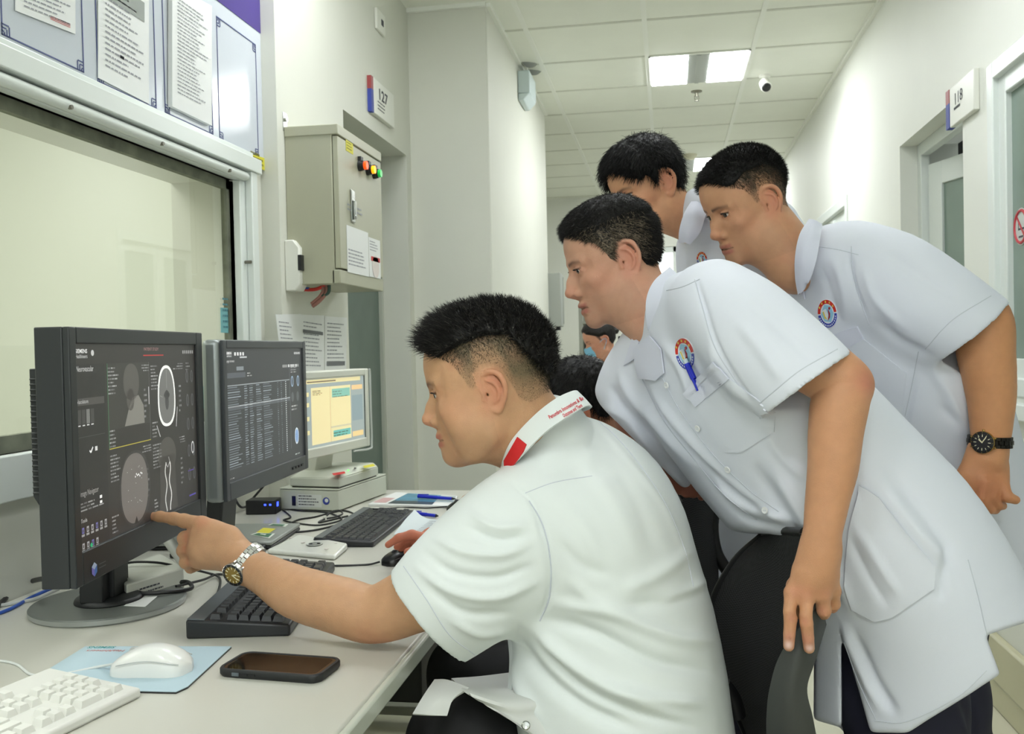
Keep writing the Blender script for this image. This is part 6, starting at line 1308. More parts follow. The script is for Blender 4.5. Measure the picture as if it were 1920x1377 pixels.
# shirt tail lying over the lap
b = sheet([[P(846, 1274, 1.60), P(900, 1270, 1.64), P(965, 1262, 1.66)], [P(868, 1294, 1.375), P(930, 1306, 1.385), P(990, 1306, 1.40)], [P(905, 1318, 1.36), P(970, 1348, 1.36), P(1030, 1340, 1.38)], [P(950, 1344, 1.355), P(1015, 1387, 1.35), P(1045, 1380, 1.36)]], .003, 6, 6)
sheet([[P(774, 1340, 1.345), P(806, 1342, 1.34), P(838, 1343, 1.345)], [P(795, 1305, 1.37), P(825, 1308, 1.36), P(850, 1312, 1.36)], [P(815, 1276, 1.42), P(840, 1277, 1.41), P(880, 1292, 1.39)]], .003, 5, 5, b)
b.build('shirt_tail', mat('coat_lining', (206, 208, 204), .8, bump=.1, bscale=1200), shirtA, smooth=True)
b = sheet([[P(952, 1190, 1.50), P(956, 1240, 1.47), P(952, 1300, 1.45)], [P(962, 1190, 1.48), P(966, 1240, 1.45), P(958, 1302, 1.44)]], .002); b.build('shirt_placket', M_shirt, shirtA, smooth=True)
h = P(986, 1361, 1.338); b = MB(); b.lathe([(.006, 0), (.0065, .001), (.005, .0022), (.002, .0016)], h, ax=C_-h, k=18); b.build('snap_button', M_chrome, shirtA, smooth=True)

# wrist watch of A
def watch(lab, c, axis, face_n, rw, rd, mats, dial_rgb, ind, caser, band_w, par=None, name='wristwatch'):
    # c wrist centre, axis along the forearm, face_n out of the dial; rw/rd wrist half sizes across / along face_n
    axis = axis/np.linalg.norm(axis); face_n = face_n-axis*(face_n@axis); face_n /= np.linalg.norm(face_n); sd = np.cross(axis, face_n)
    t = thing(name, lab, 'watch', c); R3 = np.stack([sd, axis, face_n], 1)
    n = 22; b = MB()
    for i in range(n):
        a = PI/2+.38+(2*PI-.76)*i/(n-1); da = (2*PI-.76)/(n-1)
        q = c+sd*rw*math.cos(a)+face_n*rd*math.sin(a); tg = -sd*math.sin(a)*rw+face_n*math.cos(a)*rd; ln = np.linalg.norm(tg)*da; tg /= np.linalg.norm(tg); no = np.cross(axis, tg)
        Rl = np.stack([axis, tg, no], 1)
        w3 = band_w
        for u0, u1, hh in ((-w3/2, -w3*.2, .0022), (-w3*.19, w3*.19, .0028), (w3*.2, w3/2, .0022)): 
            sh = ln*.5*(0 if abs(u0) > w3*.195 else 1)*.9; b.box((u0, -ln*.46+sh, -hh), (u1, ln*.46+sh, hh), 0, R=Rl, c=q)
    b.build('bracelet', mats[0], t, bevel=.0004)
    fc = c+face_n*(rd+.0035); a0 = (sd, axis, face_n)
    b = MB(); b.lathe([(caser*.9, -.005), (caser, -.003), (caser, .003), (caser*.93, .0045)], fc, a0=a0, k=48); 
    for s in (-1, 1): b.box((-band_w*.42 if False else -.006*0-caser*.35, s*caser*.0-.0, -.004), (caser*.35, .0001, .0), 0, R=R3, c=fc) if False else None
    for s1 in (-1, 1):
        for s2 in (-1, 1): b.box((s1*caser*.95-.003, s2*band_w*.45-.0016, -.005), (s1*caser*.95+.003, s2*band_w*.45+.0016, .0015), R=R3, c=fc)
    b.cyl(fc+axis*caser, fc+axis*(caser+.0035), .0025, k=12); b.build('case', mats[1], t, bevel=.0006)
    b = MB(); b.lathe([(caser*.98, .0045), (caser*.97, .006), (caser*.78, .0066), (caser*.76, .005)], fc, a0=a0, k=48, mi=0)
    for i in range(12):
        a = 2*PI*i/12; q = fc+(sd*math.cos(a)+axis*math.sin(a))*caser*.87+face_n*.0064; rr_ = np.stack([sd*math.cos(a)+axis*math.sin(a), -sd*math.sin(a)+axis*math.cos(a), face_n], 1); b.box((-.0012, -.0004, 0), (.0012, .0004, .0003), 1, R=rr_, c=q)
    for i in range(60):
        a = 2*PI*i/60; q = fc+(sd*math.cos(a)+axis*math.sin(a))*caser*.985+face_n*.0050; rr_ = np.stack([sd*math.cos(a)+axis*math.sin(a), -sd*math.sin(a)+axis*math.cos(a), face_n], 1); b.box((-.0006, -.0005, -.001), (.0006, .0005, .001), 2, R=rr_, c=q)
    b.build('bezel', [mats[2], mats[1], mats[1]], t)
    b = MB(); b.lathe([(caser*.77, .0050), (caser*.77, .0056), (.0005, .0056)], fc, a0=a0, k=40, mi=0)
    for i in range(12):
        a = 2*PI*i/12; u = sd*math.cos(a)+axis*math.sin(a); rr_ = np.stack([u, np.cross(face_n, u), face_n], 1); L = caser*(.17 if i % 3 else .22); b.box((-L, -.0006, 0), (0, .0006, .0006), 1, R=rr_, c=fc+u*caser*.72+face_n*.0057)
    for a, L, w in ((ind[0], .40, .0012), (ind[1], .60, .0009), (2.2, .62, .0003)):
        u = sd*math.cos(a)+axis*math.sin(a); rr_ = np.stack([u, np.cross(face_n, u), face_n], 1); b.box((-.001, -w, 0), (caser*L, w, .0004), 1, R=rr_, c=fc+face_n*.0064)
    b.build('dial', [mat('dial_%d' % dial_rgb[0], dial_rgb, .3, .3), mat('lume', (232, 226, 190), .4)], t)
    return t
M_steel = mat('watch_steel', (200, 200, 196), .25, 1.0); M_wblk = mat('watch_black', (18, 18, 20), .3)
wc = P(461, 1054, 1.612); wax = vec(.80, -.15, -.56)
watch('steel wristwatch with an ochre dial on the pointing man\'s wrist', wc+wax/np.linalg.norm(wax)*.004, wax, vec(-.30, -.90, -.32), .0350, .0330, (M_steel, M_steel, M_wblk), (140, 116, 50), (2.4, 1.5), .0205, .020)
# ---------------------------------------------------------------- person B: standing, leaning over the chair
SKB = (204, 156, 130)
Bp = thing('person', 'greying man in a white coat leaning forward with one hand on the chair back', 'person', (*P(1740, 1330, 1.58)[:2], 0))
RB = rot_head(math.radians(6), math.radians(21), math.radians(0))
cB = P(1149, 482, 1.80)
neckB = np.array([[*(cB+RB@np.array([-.028, 0, -.035])), .049], [*P(1202, 572, 1.77), .054], [*P(1240, 612, 1.73), .062]])
HB = head(cB, RB, .885, SKB, neckB, dict(jaw=1.04, cheek=1.0, nose=1.02, lip=1.0, mouth_open=.003, scalp=(60, 56, 50), hs=.8, stub=.15, lidopen=.95, lf=1.06, xf=1.12, ear=1.2))
def thB(x, y, z): zl = np.interp(x, *HAIRZ); return np.where(z > zl, np.clip((z-zl)*.35, 0, .009)+.004*(z > .07), -.004)
def strB(L, N, rg):
    n = len(L); f = np.clip(L[:, 0]/.08, 0, 1); d = N*.45+np.stack([.2+f*1.0, 0*f, -.35+f*.3], 1)+rg.normal(size=(n, 3))*.22; d1 = d-np.stack([0*f, 0*f, .5+0*f], 1)+rg.normal(size=(n, 3))*.15
    d[:, 0] = np.where((L[:, 0] < .03) & (L[:, 2] < .06), -.5, d[:, 0]); d1[:, 0] = np.where((L[:, 0] < .03) & (L[:, 2] < .06), -.7, d1[:, 0]); d1[:, 2] -= .3
    return rg.uniform(size=n) < 1, rg.uniform(.006, .013, n), np.stack([d, d1], 1), rg.uniform(.00022, .00042, n)
parts = [(HB['V'], HB['Q'], HB['col'])]
uB = vec(.57, -.82, 0)
armB = PX([(1420, 610, 1.48, .052), (1500, 665, 1.43, .050), (1572, 712, 1.40, .043), (1600, 724, 1.395, .030), (1578, 745, 1.392, .041), (1568, 800, 1.385, .0400), (1562, 870, 1.38, .0365), (1551, 940, 1.375, .0315), (1541, 1005, 1.37, .0270), (1538, 1035, 1.37, .0275)])
hb = [dict(p=PX([(1538, 1030, 1.37, .027), (1530, 1070, 1.372, .034)]), k=.015, n=CDv, s=.7),
      dict(p=PX([(1528, 1060, 1.372, .020), (1485, 1110, 1.372, .0112)]), k=.014), dict(p=PX([(1530, 1062, 1.372, .020), (1512, 1116, 1.366, .0112)]), k=.014),
      dict(p=PX([(1534, 1062, 1.375, .020), (1540, 1116, 1.370, .0125)]), k=.014), dict(p=PX([(1540, 1060, 1.38, .018), (1562, 1108, 1.382, .0120)]), k=.014),
      dict(p=PX([(1484, 1114, 1.372, .0106), (1480, 1148, 1.362, .0092), (1482, 1162, 1.362, .0098), (1480, 1190, 1.362, .0086), (1479, 1212, 1.366, .0078)]), k=.0015, k0=.006),
      dict(p=PX([(1513, 1120, 1.366, .0106), (1511, 1155, 1.356, .0092), (1512, 1169, 1.356, .0098), (1515, 1196, 1.360, .0084), (1517, 1216, 1.366, .0076)]), k=.0015, k0=.006),
      dict(p=PX([(1541, 1116, 1.370, .0120), (1545, 1145, 1.376, .0102), (1544, 1150, 1.400, .0092), (1530, 1140, 1.42, .008)]), k=.004),
      dict(p=PX([(1562, 1108, 1.382, .0112), (1563, 1133, 1.392, .0095), (1560, 1138, 1.412, .0086), (1548, 1130, 1.43, .0075)]), k=.004),
      dict(p=PX([(1520, 1060, 1.395, .016), (1492, 1100, 1.425, .0125), (1488, 1130, 1.445, .010), (1492, 1152, 1.45, .0085)]), k=.01)]
V, Q, c_ = limb_mesh(armB, (204, 150, 112), res=.0019, extra=hb, red=[(P(1618, 718, 1.37), .022, (196, 120, 104), .7), (P(1480, 1200, 1.35), .014, (216, 146, 128), .6), (P(1515, 1205, 1.35), .014, (216, 146, 128), .6), (P(1485, 1160, 1.35), .008, (196, 122, 104), .5), (P(1508, 1168, 1.345), .008, (196, 122, 104), .5), (P(1543, 1150, 1.36), .012, (206, 134, 116), .5), (P(1478, 1211, 1.357), .0065, (244, 208, 200), 1.0), (P(1518, 1216, 1.357), .0055, (244, 208, 200), 1.0), (P(1490, 1110, 1.36), .012, (214, 142, 118), .4), (P(1515, 1115, 1.35), .012, (214, 142, 118), .4), (P(1545, 1110, 1.36), .012, (214, 142, 118), .4)])
parts.append((V, Q, c_))
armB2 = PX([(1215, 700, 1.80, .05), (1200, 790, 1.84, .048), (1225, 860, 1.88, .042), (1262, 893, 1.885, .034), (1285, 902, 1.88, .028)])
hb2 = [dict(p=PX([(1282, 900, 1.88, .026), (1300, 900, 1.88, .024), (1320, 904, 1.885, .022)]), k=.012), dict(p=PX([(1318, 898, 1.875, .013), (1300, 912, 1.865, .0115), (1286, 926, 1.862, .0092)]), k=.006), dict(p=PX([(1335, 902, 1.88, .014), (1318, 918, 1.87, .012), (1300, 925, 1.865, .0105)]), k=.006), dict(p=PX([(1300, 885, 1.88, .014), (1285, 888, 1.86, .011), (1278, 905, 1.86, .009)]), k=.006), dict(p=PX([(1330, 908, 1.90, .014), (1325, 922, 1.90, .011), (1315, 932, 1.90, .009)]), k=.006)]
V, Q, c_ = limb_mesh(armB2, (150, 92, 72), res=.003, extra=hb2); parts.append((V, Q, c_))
tv = Vol(P(1430, 860, 1.62)-.5, P(1430, 860, 1.62)+.5, .014); tv.put(*f_loft(ST([(1275, 650, 1.71, .08, .045), (1355, 720, 1.68, .13, .07), (1450, 830, 1.66, .13, .08), (1570, 960, 1.64, .13, .08), (1660, 1080, 1.64, .13, .09)], uB)), k=.02); V, Q = tv.mesh(); parts.append((V, Q, np.tile(lin(SKB), (len(V), 1))))
V, Q, c_ = merge(parts); obj_from('body', V, Q, M_skin, Bp, c_); eyes(HB, Bp, (.15, -.15))
greyw = lambda L: np.clip(1.3-np.abs(L[:, 2]-.02)/.045, 0, 1)*np.clip((L[:, 0]+.09)/.06, 0, 1)*.9
hair(HB, Bp, thB, hair_col((24, 22, 20), .75, (136, 122, 104), greyw), [(20000, strB)], seed=8)
v1, v2 = P(1700, 1200, 1.50), P(1760, 1200, 1.70)
legs([np.array([[*P(1660, 1130, 1.60), .10], [*P(1690, 1300, 1.58), .100], [*P(1710, 1480, 1.54), .095], [*(P(1710, 1480, 1.54)*[1, 1, 0]+[0, .02, .46]), .075], [*(P(1710, 1480, 1.54)*[1, 1, 0]+[.03, .04, .10]), .07]]),
      np.array([[*P(1715, 1130, 1.70), .10], [*P(1740, 1300, 1.70), .098], [*P(1765, 1440, 1.72), .092], [*(P(1775, 1440, 1.72)*[1, 1, 0]+[0, .02, .46]), .075], [*(P(1775, 1440, 1.72)*[1, 1, 0]+[.03, .04, .10]), .07]])], M_navy, Bp, folds=[([(1600, 1240), (1650, 1330), (1680, 1400)], 10, .006), ([(1800, 1300), (1830, 1380)], 9, -.006)])
for px, py, d in ((1710, 1480, 1.54), (1775, 1440, 1.72)):
    kx = P(px, py, d)*[1, 1, 0]+[.03, .04, 0]; v = Vol(kx+[-.28, -.15, -.02], kx+[.12, .15, .13], .006); chain(v, [[*(kx+[.03, 0, .045]), .045], [*(kx+[-.08, .0, .04]), .042], [*(kx+[-.17, .01, .032]), .032]], k=.02); V, Q = v.mesh(); V[:, 2] = np.maximum(V[:, 2], .002); obj_from('shoe', V, Q, M_shoe, Bp)
pa, pb = P(1592, 668, 1.40), P(1435, 782, 1.40); axB = pb-pa; axB /= np.linalg.norm(axB); nB = np.cross(axB, vec(0, 1, 0)); nB /= np.linalg.norm(nB); nB = nB if nB@vec(.5, 0, -.8) > 0 else -nB; nB = nB+vec(0, -.25, 0); nB /= np.linalg.norm(nB)
cufB = P(1513, 724, 1.40)
slB = [(1345, 575, 1.56, .076, .080, axB), (1392, 612, 1.49, .083, .082, axB), (1450, 666, 1.44, .085, .078, axB), (1513, 724, 1.40, .081, .070, axB), (1550, 770, 1.38, .078, .066, axB)]
def shB(v):
    st = [(1252, 614, 1.71, .056, .052), (1285, 632, 1.68, .150, .075), (1345, 700, 1.66, .200, .112), (1432, 795, 1.64, .205, .135), (1535, 910, 1.62, .195, .155), (1640, 1040, 1.60, .200, .165), (1700, 1180, 1.60, .215, .170), (1722, 1330, 1.60, .23, .175), (1735, 1450, 1.60, .24, .18)]
    v.put(*f_loft(ST(st, uB), p=2.3), k=.02)
    v.put(*f_loft(ST([(1240, 655, 1.78, .08, .08), (1195, 745, 1.84, .090, .085), (1210, 830, 1.87, .085, .08), (1235, 880, 1.88, .075, .07)], CDv)), k=.03)
    v.put(*f_cut(f_loft(ST(slB, axB)), [(cufB, nB)]), k=.03)
    inner = [(r[0], r[1], r[2], r[3]-.010, r[4]-.010, r[5]) for r in slB[2:]]; v.put(*f_cut(f_loft(ST(inner, axB)), [(cufB-nB*.05, -nB)]), k=.002, op='sub')
    for poly in ([(1100, 735), (1250, 885), (1350, 985), (1350, 1500), (1100, 1500)], [(1350, 987), (1440, 1002), (1512, 1006), (1512, 1500), (1350, 1500)]): v.put(*f_pxprism(poly, 1.2, 2.4), k=.02, op='sub')
    for poly, d0, d1 in (([(1578, 1185), (1636, 1385), (1578, 1385)], 1.2, 1.62), ([(1450, 1330), (1526, 1349), (1578, 1364), (1578, 1700), (1450, 1700)], 1.2, 2.2), ([(1500, 1000), (1528, 1180), (1526, 1400), (1400, 1400)], 1.2, 2.2), ([(1570, 1372), (1701, 1375), (1720, 1700), (1570, 1700)], 1.2, 2.2), ([(1700, 1376), (1864, 1272), (2150, 1090), (2150, 1700), (1700, 1700)], 1.2, 2.2), ([(1848, 1192), (2000, 1142), (2000, 1500), (1874, 1262)], 1.2, 2.2)):
        v.put(*f_pxprism(poly, d0, d1), k=.004, op='sub')
pts_ = np.array([P(1100, 480, 1.4), P(1100, 480, 2), P(1980, 1400, 1.4), P(1900, 1400, 1.9), P(1700, 480, 1.35)]); loB, hiB = pts_.min(0)-.03, pts_.max(0)+.03; loB[1] = 1.15; hiB[1] = 2.25
FB = [([(1305, 520), (1322, 580), (1345, 650), (1385, 720), (1430, 775)], 5, -0.0051), ([(1330, 640), (1350, 700), (1400, 760)], 9, 0.0058), ([(1240, 640), (1275, 690), (1300, 760)], 8, 0.0058), ([(1262, 640), (1300, 700), (1330, 760)], 7, -0.0058),
      ([(1160, 690), (1180, 740), (1235, 800), (1300, 880)], 9, 0.0087), ([(1140, 720), (1170, 770), (1230, 830)], 9, -0.0087), ([(1190, 690), (1230, 770), (1300, 850), (1400, 940), (1470, 990)], 9, -0.0101), ([(1215, 730), (1270, 800), (1350, 890), (1450, 970)], 9, 0.0087), ([(1130, 760), (1180, 790), (1230, 860)], 8, 0.0072),
      ([(1330, 900), (1400, 950), (1500, 985)], 9, 0.0087), ([(1310, 880), (1390, 965), (1480, 1000)], 7, -0.0072), ([(1440, 860), (1500, 960), (1560, 1060), (1600, 1150)], 12, 0.0087), ([(1410, 870), (1480, 980), (1540, 1080)], 12, -0.0087),
      ([(1590, 1000), (1630, 1080), (1668, 1140)], 9, -0.0045), ([(1600, 980), (1650, 1060), (1690, 1120)], 9, 0.0045), ([(1600, 1190), (1640, 1280), (1680, 1340)], 10, -0.0101), ([(1580, 1170), (1610, 1240), (1650, 1330)], 10, 0.0087), ([(1780, 1010), (1770, 1080), (1765, 1130)], 10, -0.0058), ([(1640, 900), (1720, 1000), (1780, 1060)], 16, 0.0087), ([(1660, 870), (1760, 1000), (1810, 1120)], 14, -0.0058),
      ([(1400, 560), (1470, 620), (1530, 680)], 14, -0.0058), ([(1380, 600), (1430, 660), (1470, 720)], 12, 0.0058), ([(1540, 800), (1590, 860), (1620, 960)], 12, -0.0058), ([(1430, 800), (1470, 860), (1520, 900)], 10, 0.0043)]
V, Q = garment(loB, hiB, .0045, shB, FB, .0014, 20, 7, 3)
coatB = obj_from('coat', V, Q, M_coat, Bp); bvB = bvh_of(V, Q)
b = MB(); lay_line(bvB, [(1303, 525), (1318, 580), (1340, 650), (1380, 715), (1428, 776)], .0009, .0004, b); lay_line(bvB, [(1250, 545), (1280, 538), (1312, 524)], .0008, .0003, b); lay_line(bvB, [(1570, 655), (1500, 695), (1450, 735), (1415, 765)], .0008, .0003, b)
lay_line(bvB, [(1238, 700), (1275, 770), (1335, 850), (1400, 915), (1460, 960)], .0008, .0004, b); lay_line(bvB, [(1205, 712), (1245, 790), (1300, 860), (1360, 930), (1420, 975)], .0009, .0004, b); lay_line(bvB, [(1640, 1352), (1700, 1354), (1795, 1308), (1850, 1258)], .0007, .0002, b); lay_line(bvB, [(1815, 1050), (1834, 1120), (1850, 1190)], .0008, .0003, b); lay_line(bvB, [(1862, 1168), (1900, 1155)], .0006, .0002, b); lay_line(bvB, [(1530, 1322), (1576, 1335)], .0007, .0002, b); lay_line(bvB, [(1583, 1205), (1610, 1280), (1642, 1350)], .0007, .0002, b)
b.build('seam', M_seam, coatB, smooth=True)
pk = lay_poly(bvB, [(1307, 762), (1369, 710), (1454, 774), (1452, 810), (1390, 849), (1356, 847)], .0006, .0016, 6).build('chest_pocket', M_coat, coatB, smooth=True)
lay_poly(bvB, [(1285, 736), (1341, 677), (1369, 710), (1307, 762)], .0030, .0018, 5, lift=lambda x, y: .003 if (y-736)*.72+(x-1285)*.74 < 12 else 0).build('pocket_band', M_coatc, coatB, smooth=True)
lay_poly(bvB, [(1611, 909), (1649, 934), (1700, 1000), (1753, 1062), (1750, 1104), (1672, 1158), (1640, 1165), (1597, 1143), (1582, 1100), (1590, 1000)], .0015, .0024, 5, lift=lambda x, y: .004*max(0, 1-(y-909)/90)).build('side_pocket', M_coat, coatB, smooth=True)
for q in ((1252, 722), (1310, 803), (1366, 880), (1436, 957)): shirt_button(bvB, *q, coatB)
badge(bvB, 1285, 664, 18, 31, -.20, coatB)
b = sheet([[P(1256, 502, 1.665), P(1226, 528, 1.635), P(1212, 560, 1.632), P(1212, 600, 1.645), P(1220, 632, 1.665)], [P(1262, 508, 1.655), P(1236, 535, 1.632), P(1225, 564, 1.630), P(1222, 600, 1.642), P(1221, 634, 1.664)], [P(1270, 516, 1.65), P(1246, 541, 1.628), P(1238, 572, 1.624), P(1233, 604, 1.638), P(1222, 636, 1.662)]], .0035, 6, 4); b.build('collar', M_coatc, coatB, smooth=True)
lay_poly(bvB, [(1222, 629), (1196, 656), (1198, 680), (1204, 708), (1232, 714), (1248, 700), (1242, 655)], .0030, .0014, 4, lift=lambda x, y: .005*max(0, min(1, (1236-x)/36))).build('lapel', M_coatc, coatB, smooth=True)
lay_poly(bvB, [(1190, 630), (1172, 686), (1195, 672), (1201, 642)], .003, .0014, 4).build('lapel', M_coatc, coatB, smooth=True)
# pen clipped in the chest pocket
h0, n0 = hit(bvB, 1292, 688); h1, n1 = hit(bvB, 1312, 732)
t = thing('ballpoint_pen', 'blue pen clipped in the leaning man\'s chest pocket', 'pen', h0); dv = (h1-h0); dv /= np.linalg.norm(dv); o_ = n0*.008
b = MB(); b.tube([h0-dv*.012+o_, h0-dv*.004+o_], .0042, k=10); b.build('push_button', mat('pen_clear2', (200, 215, 220), .2), t, smooth=True)
b = MB(); b.tube([h0-dv*.004+o_, h0+dv*.024+o_], .0052, k=12); b.tube([h0+dv*.024+o_, h1-n0*.003], .0045, k=10); b.build('barrel', mat('pen_blue', (30, 44, 190), .3), t, smooth=True)
b = MB(); b.tube([h0+n0*.0148, h0+dv*.01+n0*.0155, h1+n1*.0105], .0019, k=8); b.build('clip', MATS['pen_blue'], t, smooth=True)

# ---------------------------------------------------------------- person C: rightmost standing man
SKC = (200, 150, 114)
Cp = thing('person', 'rightmost man in a white coat leaning in, watch on his hanging wrist', 'person', (*P(1860, 1200, 2.0)[:2], 0))
RC = rot_head(math.radians(17), math.radians(26), math.radians(-2))
cC = P(1398, 378, 2.00)
neckC = np.array([[*(cC+RC@np.array([-.028, 0, -.035])), .050], [*P(1448, 446, 1.99), .058], [*P(1492, 496, 1.98), .064]])
HC = head(cC, RC, .94, SKC, neckC, dict(jaw=1.02, cheek=.95, nose=1.02, lip=1.15, mouth_open=.002, scalp=(66, 60, 48), hs=.85, grade=.04, stub=.1, lidopen=.95, lf=1.0, xf=1.0, ear=1.12))
def upC(x, z): return z-np.interp(x, [-.12, -.09, -.06, -.03, .02, .05, .075, .1], [-.02, .0, .045, .064, .068, .055, .055, .07])
def thC(x, y, z): t = upC(x, z); return np.where(z > np.interp(x, *HAIRZ), np.clip(t*.5, -.004, .003)+.0015*np.clip(t*40, 0, 1), -.004)
def strC(L, N, rg):
    n = len(L); f = np.clip(L[:, 0]/.08, 0, 1); d = N*.7+np.stack([.3+f*.9, 0*f, .1-f*.2], 1)+rg.normal(size=(n, 3))*.2; return rg.uniform(size=n) < 1, rg.uniform(.005, .010, n)*(1+.3*f), d, rg.uniform(.0002, .00038, n)
def thCs(x, y, z): return np.where((z > np.interp(x, *HAIRZ)+.004) & (upC(x, z) < .01), .0008, -.004)
def strCs(L, N, rg): n = len(L); t = np.clip((upC(L[:, 0], L[:, 2])+.05)/.05, 0, 1); d = N*.4+np.array([-.2, 0, -.8])+rg.normal(size=(n, 3))*.25; return rg.uniform(size=n) < .4+.6*t, .002+.005*t, d, .00018+.00012*t
parts = [(HC['V'], HC['Q'], HC['col'])]
uC = vec(.60, -.80, 0)
armC = PX([(1700, 500, 1.86, .055), (1790, 560, 1.83, .054), (1842, 600, 1.82, .053), (1848, 660, 1.82, .053), (1858, 740, 1.82, .0450), (1858, 795, 1.82, .0385), (1856, 830, 1.82, .0345), (1850, 860, 1.82, .037)])
hc = [dict(p=PX([(1850, 855, 1.82, .038), (1842, 893, 1.82, .050)]), k=.015, n=CDv, s=.6),
      dict(p=PX([(1830, 900, 1.81, .0135), (1822, 928, 1.815, .0110), (1834, 950, 1.825, .0095), (1842, 953, 1.835, .0085)]), k=.002, k0=.008),
      dict(p=PX([(1846, 905, 1.795, .0135), (1842, 934, 1.795, .0112), (1856, 955, 1.805, .0098), (1866, 957, 1.815, .0088)]), k=.002, k0=.008),
      dict(p=PX([(1860, 905, 1.80, .0135), (1860, 930, 1.795, .0110), (1872, 948, 1.805, .0095), (1880, 949, 1.815, .0085)]), k=.002, k0=.008),
      dict(p=PX([(1818, 892, 1.83, .0130), (1812, 916, 1.835, .0105), (1822, 938, 1.845, .0088)]), k=.002, k0=.008),
      dict(p=PX([(1872, 880, 1.82, .018), (1878, 912, 1.80, .0140), (1888, 932, 1.79, .0112), (1904, 938, 1.79, .0086)]), k=.003, k0=.010)]
V, Q, c_ = limb_mesh(armC, (204, 146, 102), res=.0028, extra=hc, red=[(P(1850, 920, 1.79), .05, (186, 112, 80), .6), (P(1884, 590, 1.80), .03, (196, 130, 100), .4)])
parts.append((V, Q, c_))
tv = Vol(P(1660, 740, 1.93)-.5, P(1660, 740, 1.93)+.5, .014); tv.put(*f_loft(ST([(1560, 560, 2.03, .06, .04), (1610, 610, 2.03, .12, .07), (1700, 760, 2.06, .12, .08), (1760, 950, 2.10, .12, .08)], uC)), k=.02); V, Q = tv.mesh(); parts.append((V, Q, np.tile(lin(SKC), (len(V), 1))))
V, Q, c_ = merge(parts); obj_from('body', V, Q, M_skin, Cp, c_); eyes(HC, Cp, (.1, -.1))
hair(HC, Cp, thC, hair_col((18, 16, 14)), [(14000, strC)], seed=12); hair(HC, Cp, thCs, hair_col((44, 40, 32)), [(14000, strCs)], name='faded_side_hair', shell=False, seed=13)
pa, pb = P(1884, 565, 1.82), P(1758, 678, 1.82); axC = pb-pa; axC /= np.linalg.norm(axC); nCc = np.cross(axC, vec(0, 1, 0)); nCc /= np.linalg.norm(nCc); nCc = nCc if nCc@vec(.6, 0, -.7) > 0 else -nCc; nCc = nCc+vec(0, -.12, 0); nCc /= np.linalg.norm(nCc); cufC = P(1821, 622, 1.82)
slC = [(1605, 490, 1.94, .075, .07, axC), (1680, 535, 1.88, .095, .085, axC), (1750, 578, 1.84, .096, .085, axC), (1821, 622, 1.82, .088, .08, axC), (1865, 655, 1.81, .086, .078, axC)]
def shC(v):
    v.put(*f_loft(ST([(1520, 482, 1.975, .058, .056), (1570, 510, 1.975, .155, .083), (1632, 590, 1.99, .195, .115), (1700, 720, 2.02, .190, .140), (1752, 870, 2.07, .185, .150), (1785, 1000, 2.10, .185, .16), (1800, 1110, 2.12, .185, .17), (1806, 1200, 2.12, .185, .17)], uC), p=2.3), k=.02)
    v.put(*f_cut(f_loft(ST(slC, axC)), [(cufC, nCc)]), k=.03); inner = [(r[0], r[1], r[2], r[3]-.011, r[4]-.011, r[5]) for r in slC[2:]]; v.put(*f_cut(f_loft(ST(inner, axC)), [(cufC-nCc*.05, -nCc)]), k=.002, op='sub')
    v.put(*f_pxprism([(1500, 1110), (1925, 1100), (2050, 1400), (1500, 1400)], 1.5, 2.5), k=.004, op='sub')
pts_ = np.array([P(1400, 400, 1.7), P(1400, 400, 2.2), P(1960, 1200, 1.7), P(1960, 1200, 2.2), P(1960, 400, 1.7)]); loC, hiC = pts_.min(0)-.03, pts_.max(0)+.03
FC = [([(1590, 470), (1600, 530), (1625, 600)], 6, -0.0052), ([(1620, 500), (1640, 560), (1700, 620)], 9, 0.0052), ([(1660, 470), (1730, 520), (1800, 560)], 12, -0.0052), ([(1560, 480), (1580, 540), (1590, 600)], 8, 0.0052), ([(1540, 500), (1560, 560), (1575, 620)], 7, -0.0039), ([(1640, 600), (1690, 640), (1740, 665)], 9, -0.0065), ([(1720, 700), (1700, 780), (1695, 830)], 6, -0.0052), ([(1740, 680), (1790, 760), (1810, 850)], 12, 0.0065), ([(1760, 760), (1800, 800), (1815, 870)], 10, -0.0052)]
V, Q = garment(loC, hiC, .005, shC, FC, .0014, 20, 9, 3); coatC = obj_from('coat', V, Q, M_coat, Cp); bvC = bvh_of(V, Q)
b = MB(); lay_line(bvC, [(1596, 462), (1598, 500), (1612, 560), (1630, 610)], .0009, .0004, b); lay_line(bvC, [(1530, 462), (1570, 468), (1610, 478)], .0008, .0003, b); lay_line(bvC, [(1858, 555), (1800, 590), (1770, 615), (1735, 655)], .0008, .0003, b); lay_line(bvC, [(1722, 660), (1710, 720), (1697, 780)], .0008, .0003, b); b.build('seam', M_seam, coatC, smooth=True)
lay_poly(bvC, [(1560, 628), (1608, 612), (1620, 636), (1583, 656)], .001, .002, 5).build('pocket_band', M_coatc, coatC, smooth=True)
lay_poly(bvC, [(1583, 656), (1620, 636), (1700, 700), (1690, 790), (1640, 760)], .0004, .0012, 8).build('chest_pocket', M_coat, coatC, smooth=True)
badge(bvC, 1552, 588, 18, 27, -.15, coatC)
b = sheet([[P(1517, 412, 1.895), P(1500, 440, 1.880), P(1492, 480, 1.885), P(1492, 520, 1.905), P(1497, 552, 1.92)], [P(1528, 414, 1.885), P(1517, 445, 1.866), P(1507, 485, 1.868), P(1503, 522, 1.89), P(1506, 545, 1.905)], [P(1541, 422, 1.885), P(1537, 452, 1.860), P(1530, 490, 1.862), P(1519, 525, 1.88), P(1512, 530, 1.90)]], .004, 6, 4); b.build('collar', M_coatc, coatC, smooth=True)
lay_poly(bvC, [(1494, 532), (1500, 545), (1512, 560), (1509, 545)], .003, .002, 4).build('lapel', M_coatc, coatC, smooth=True)
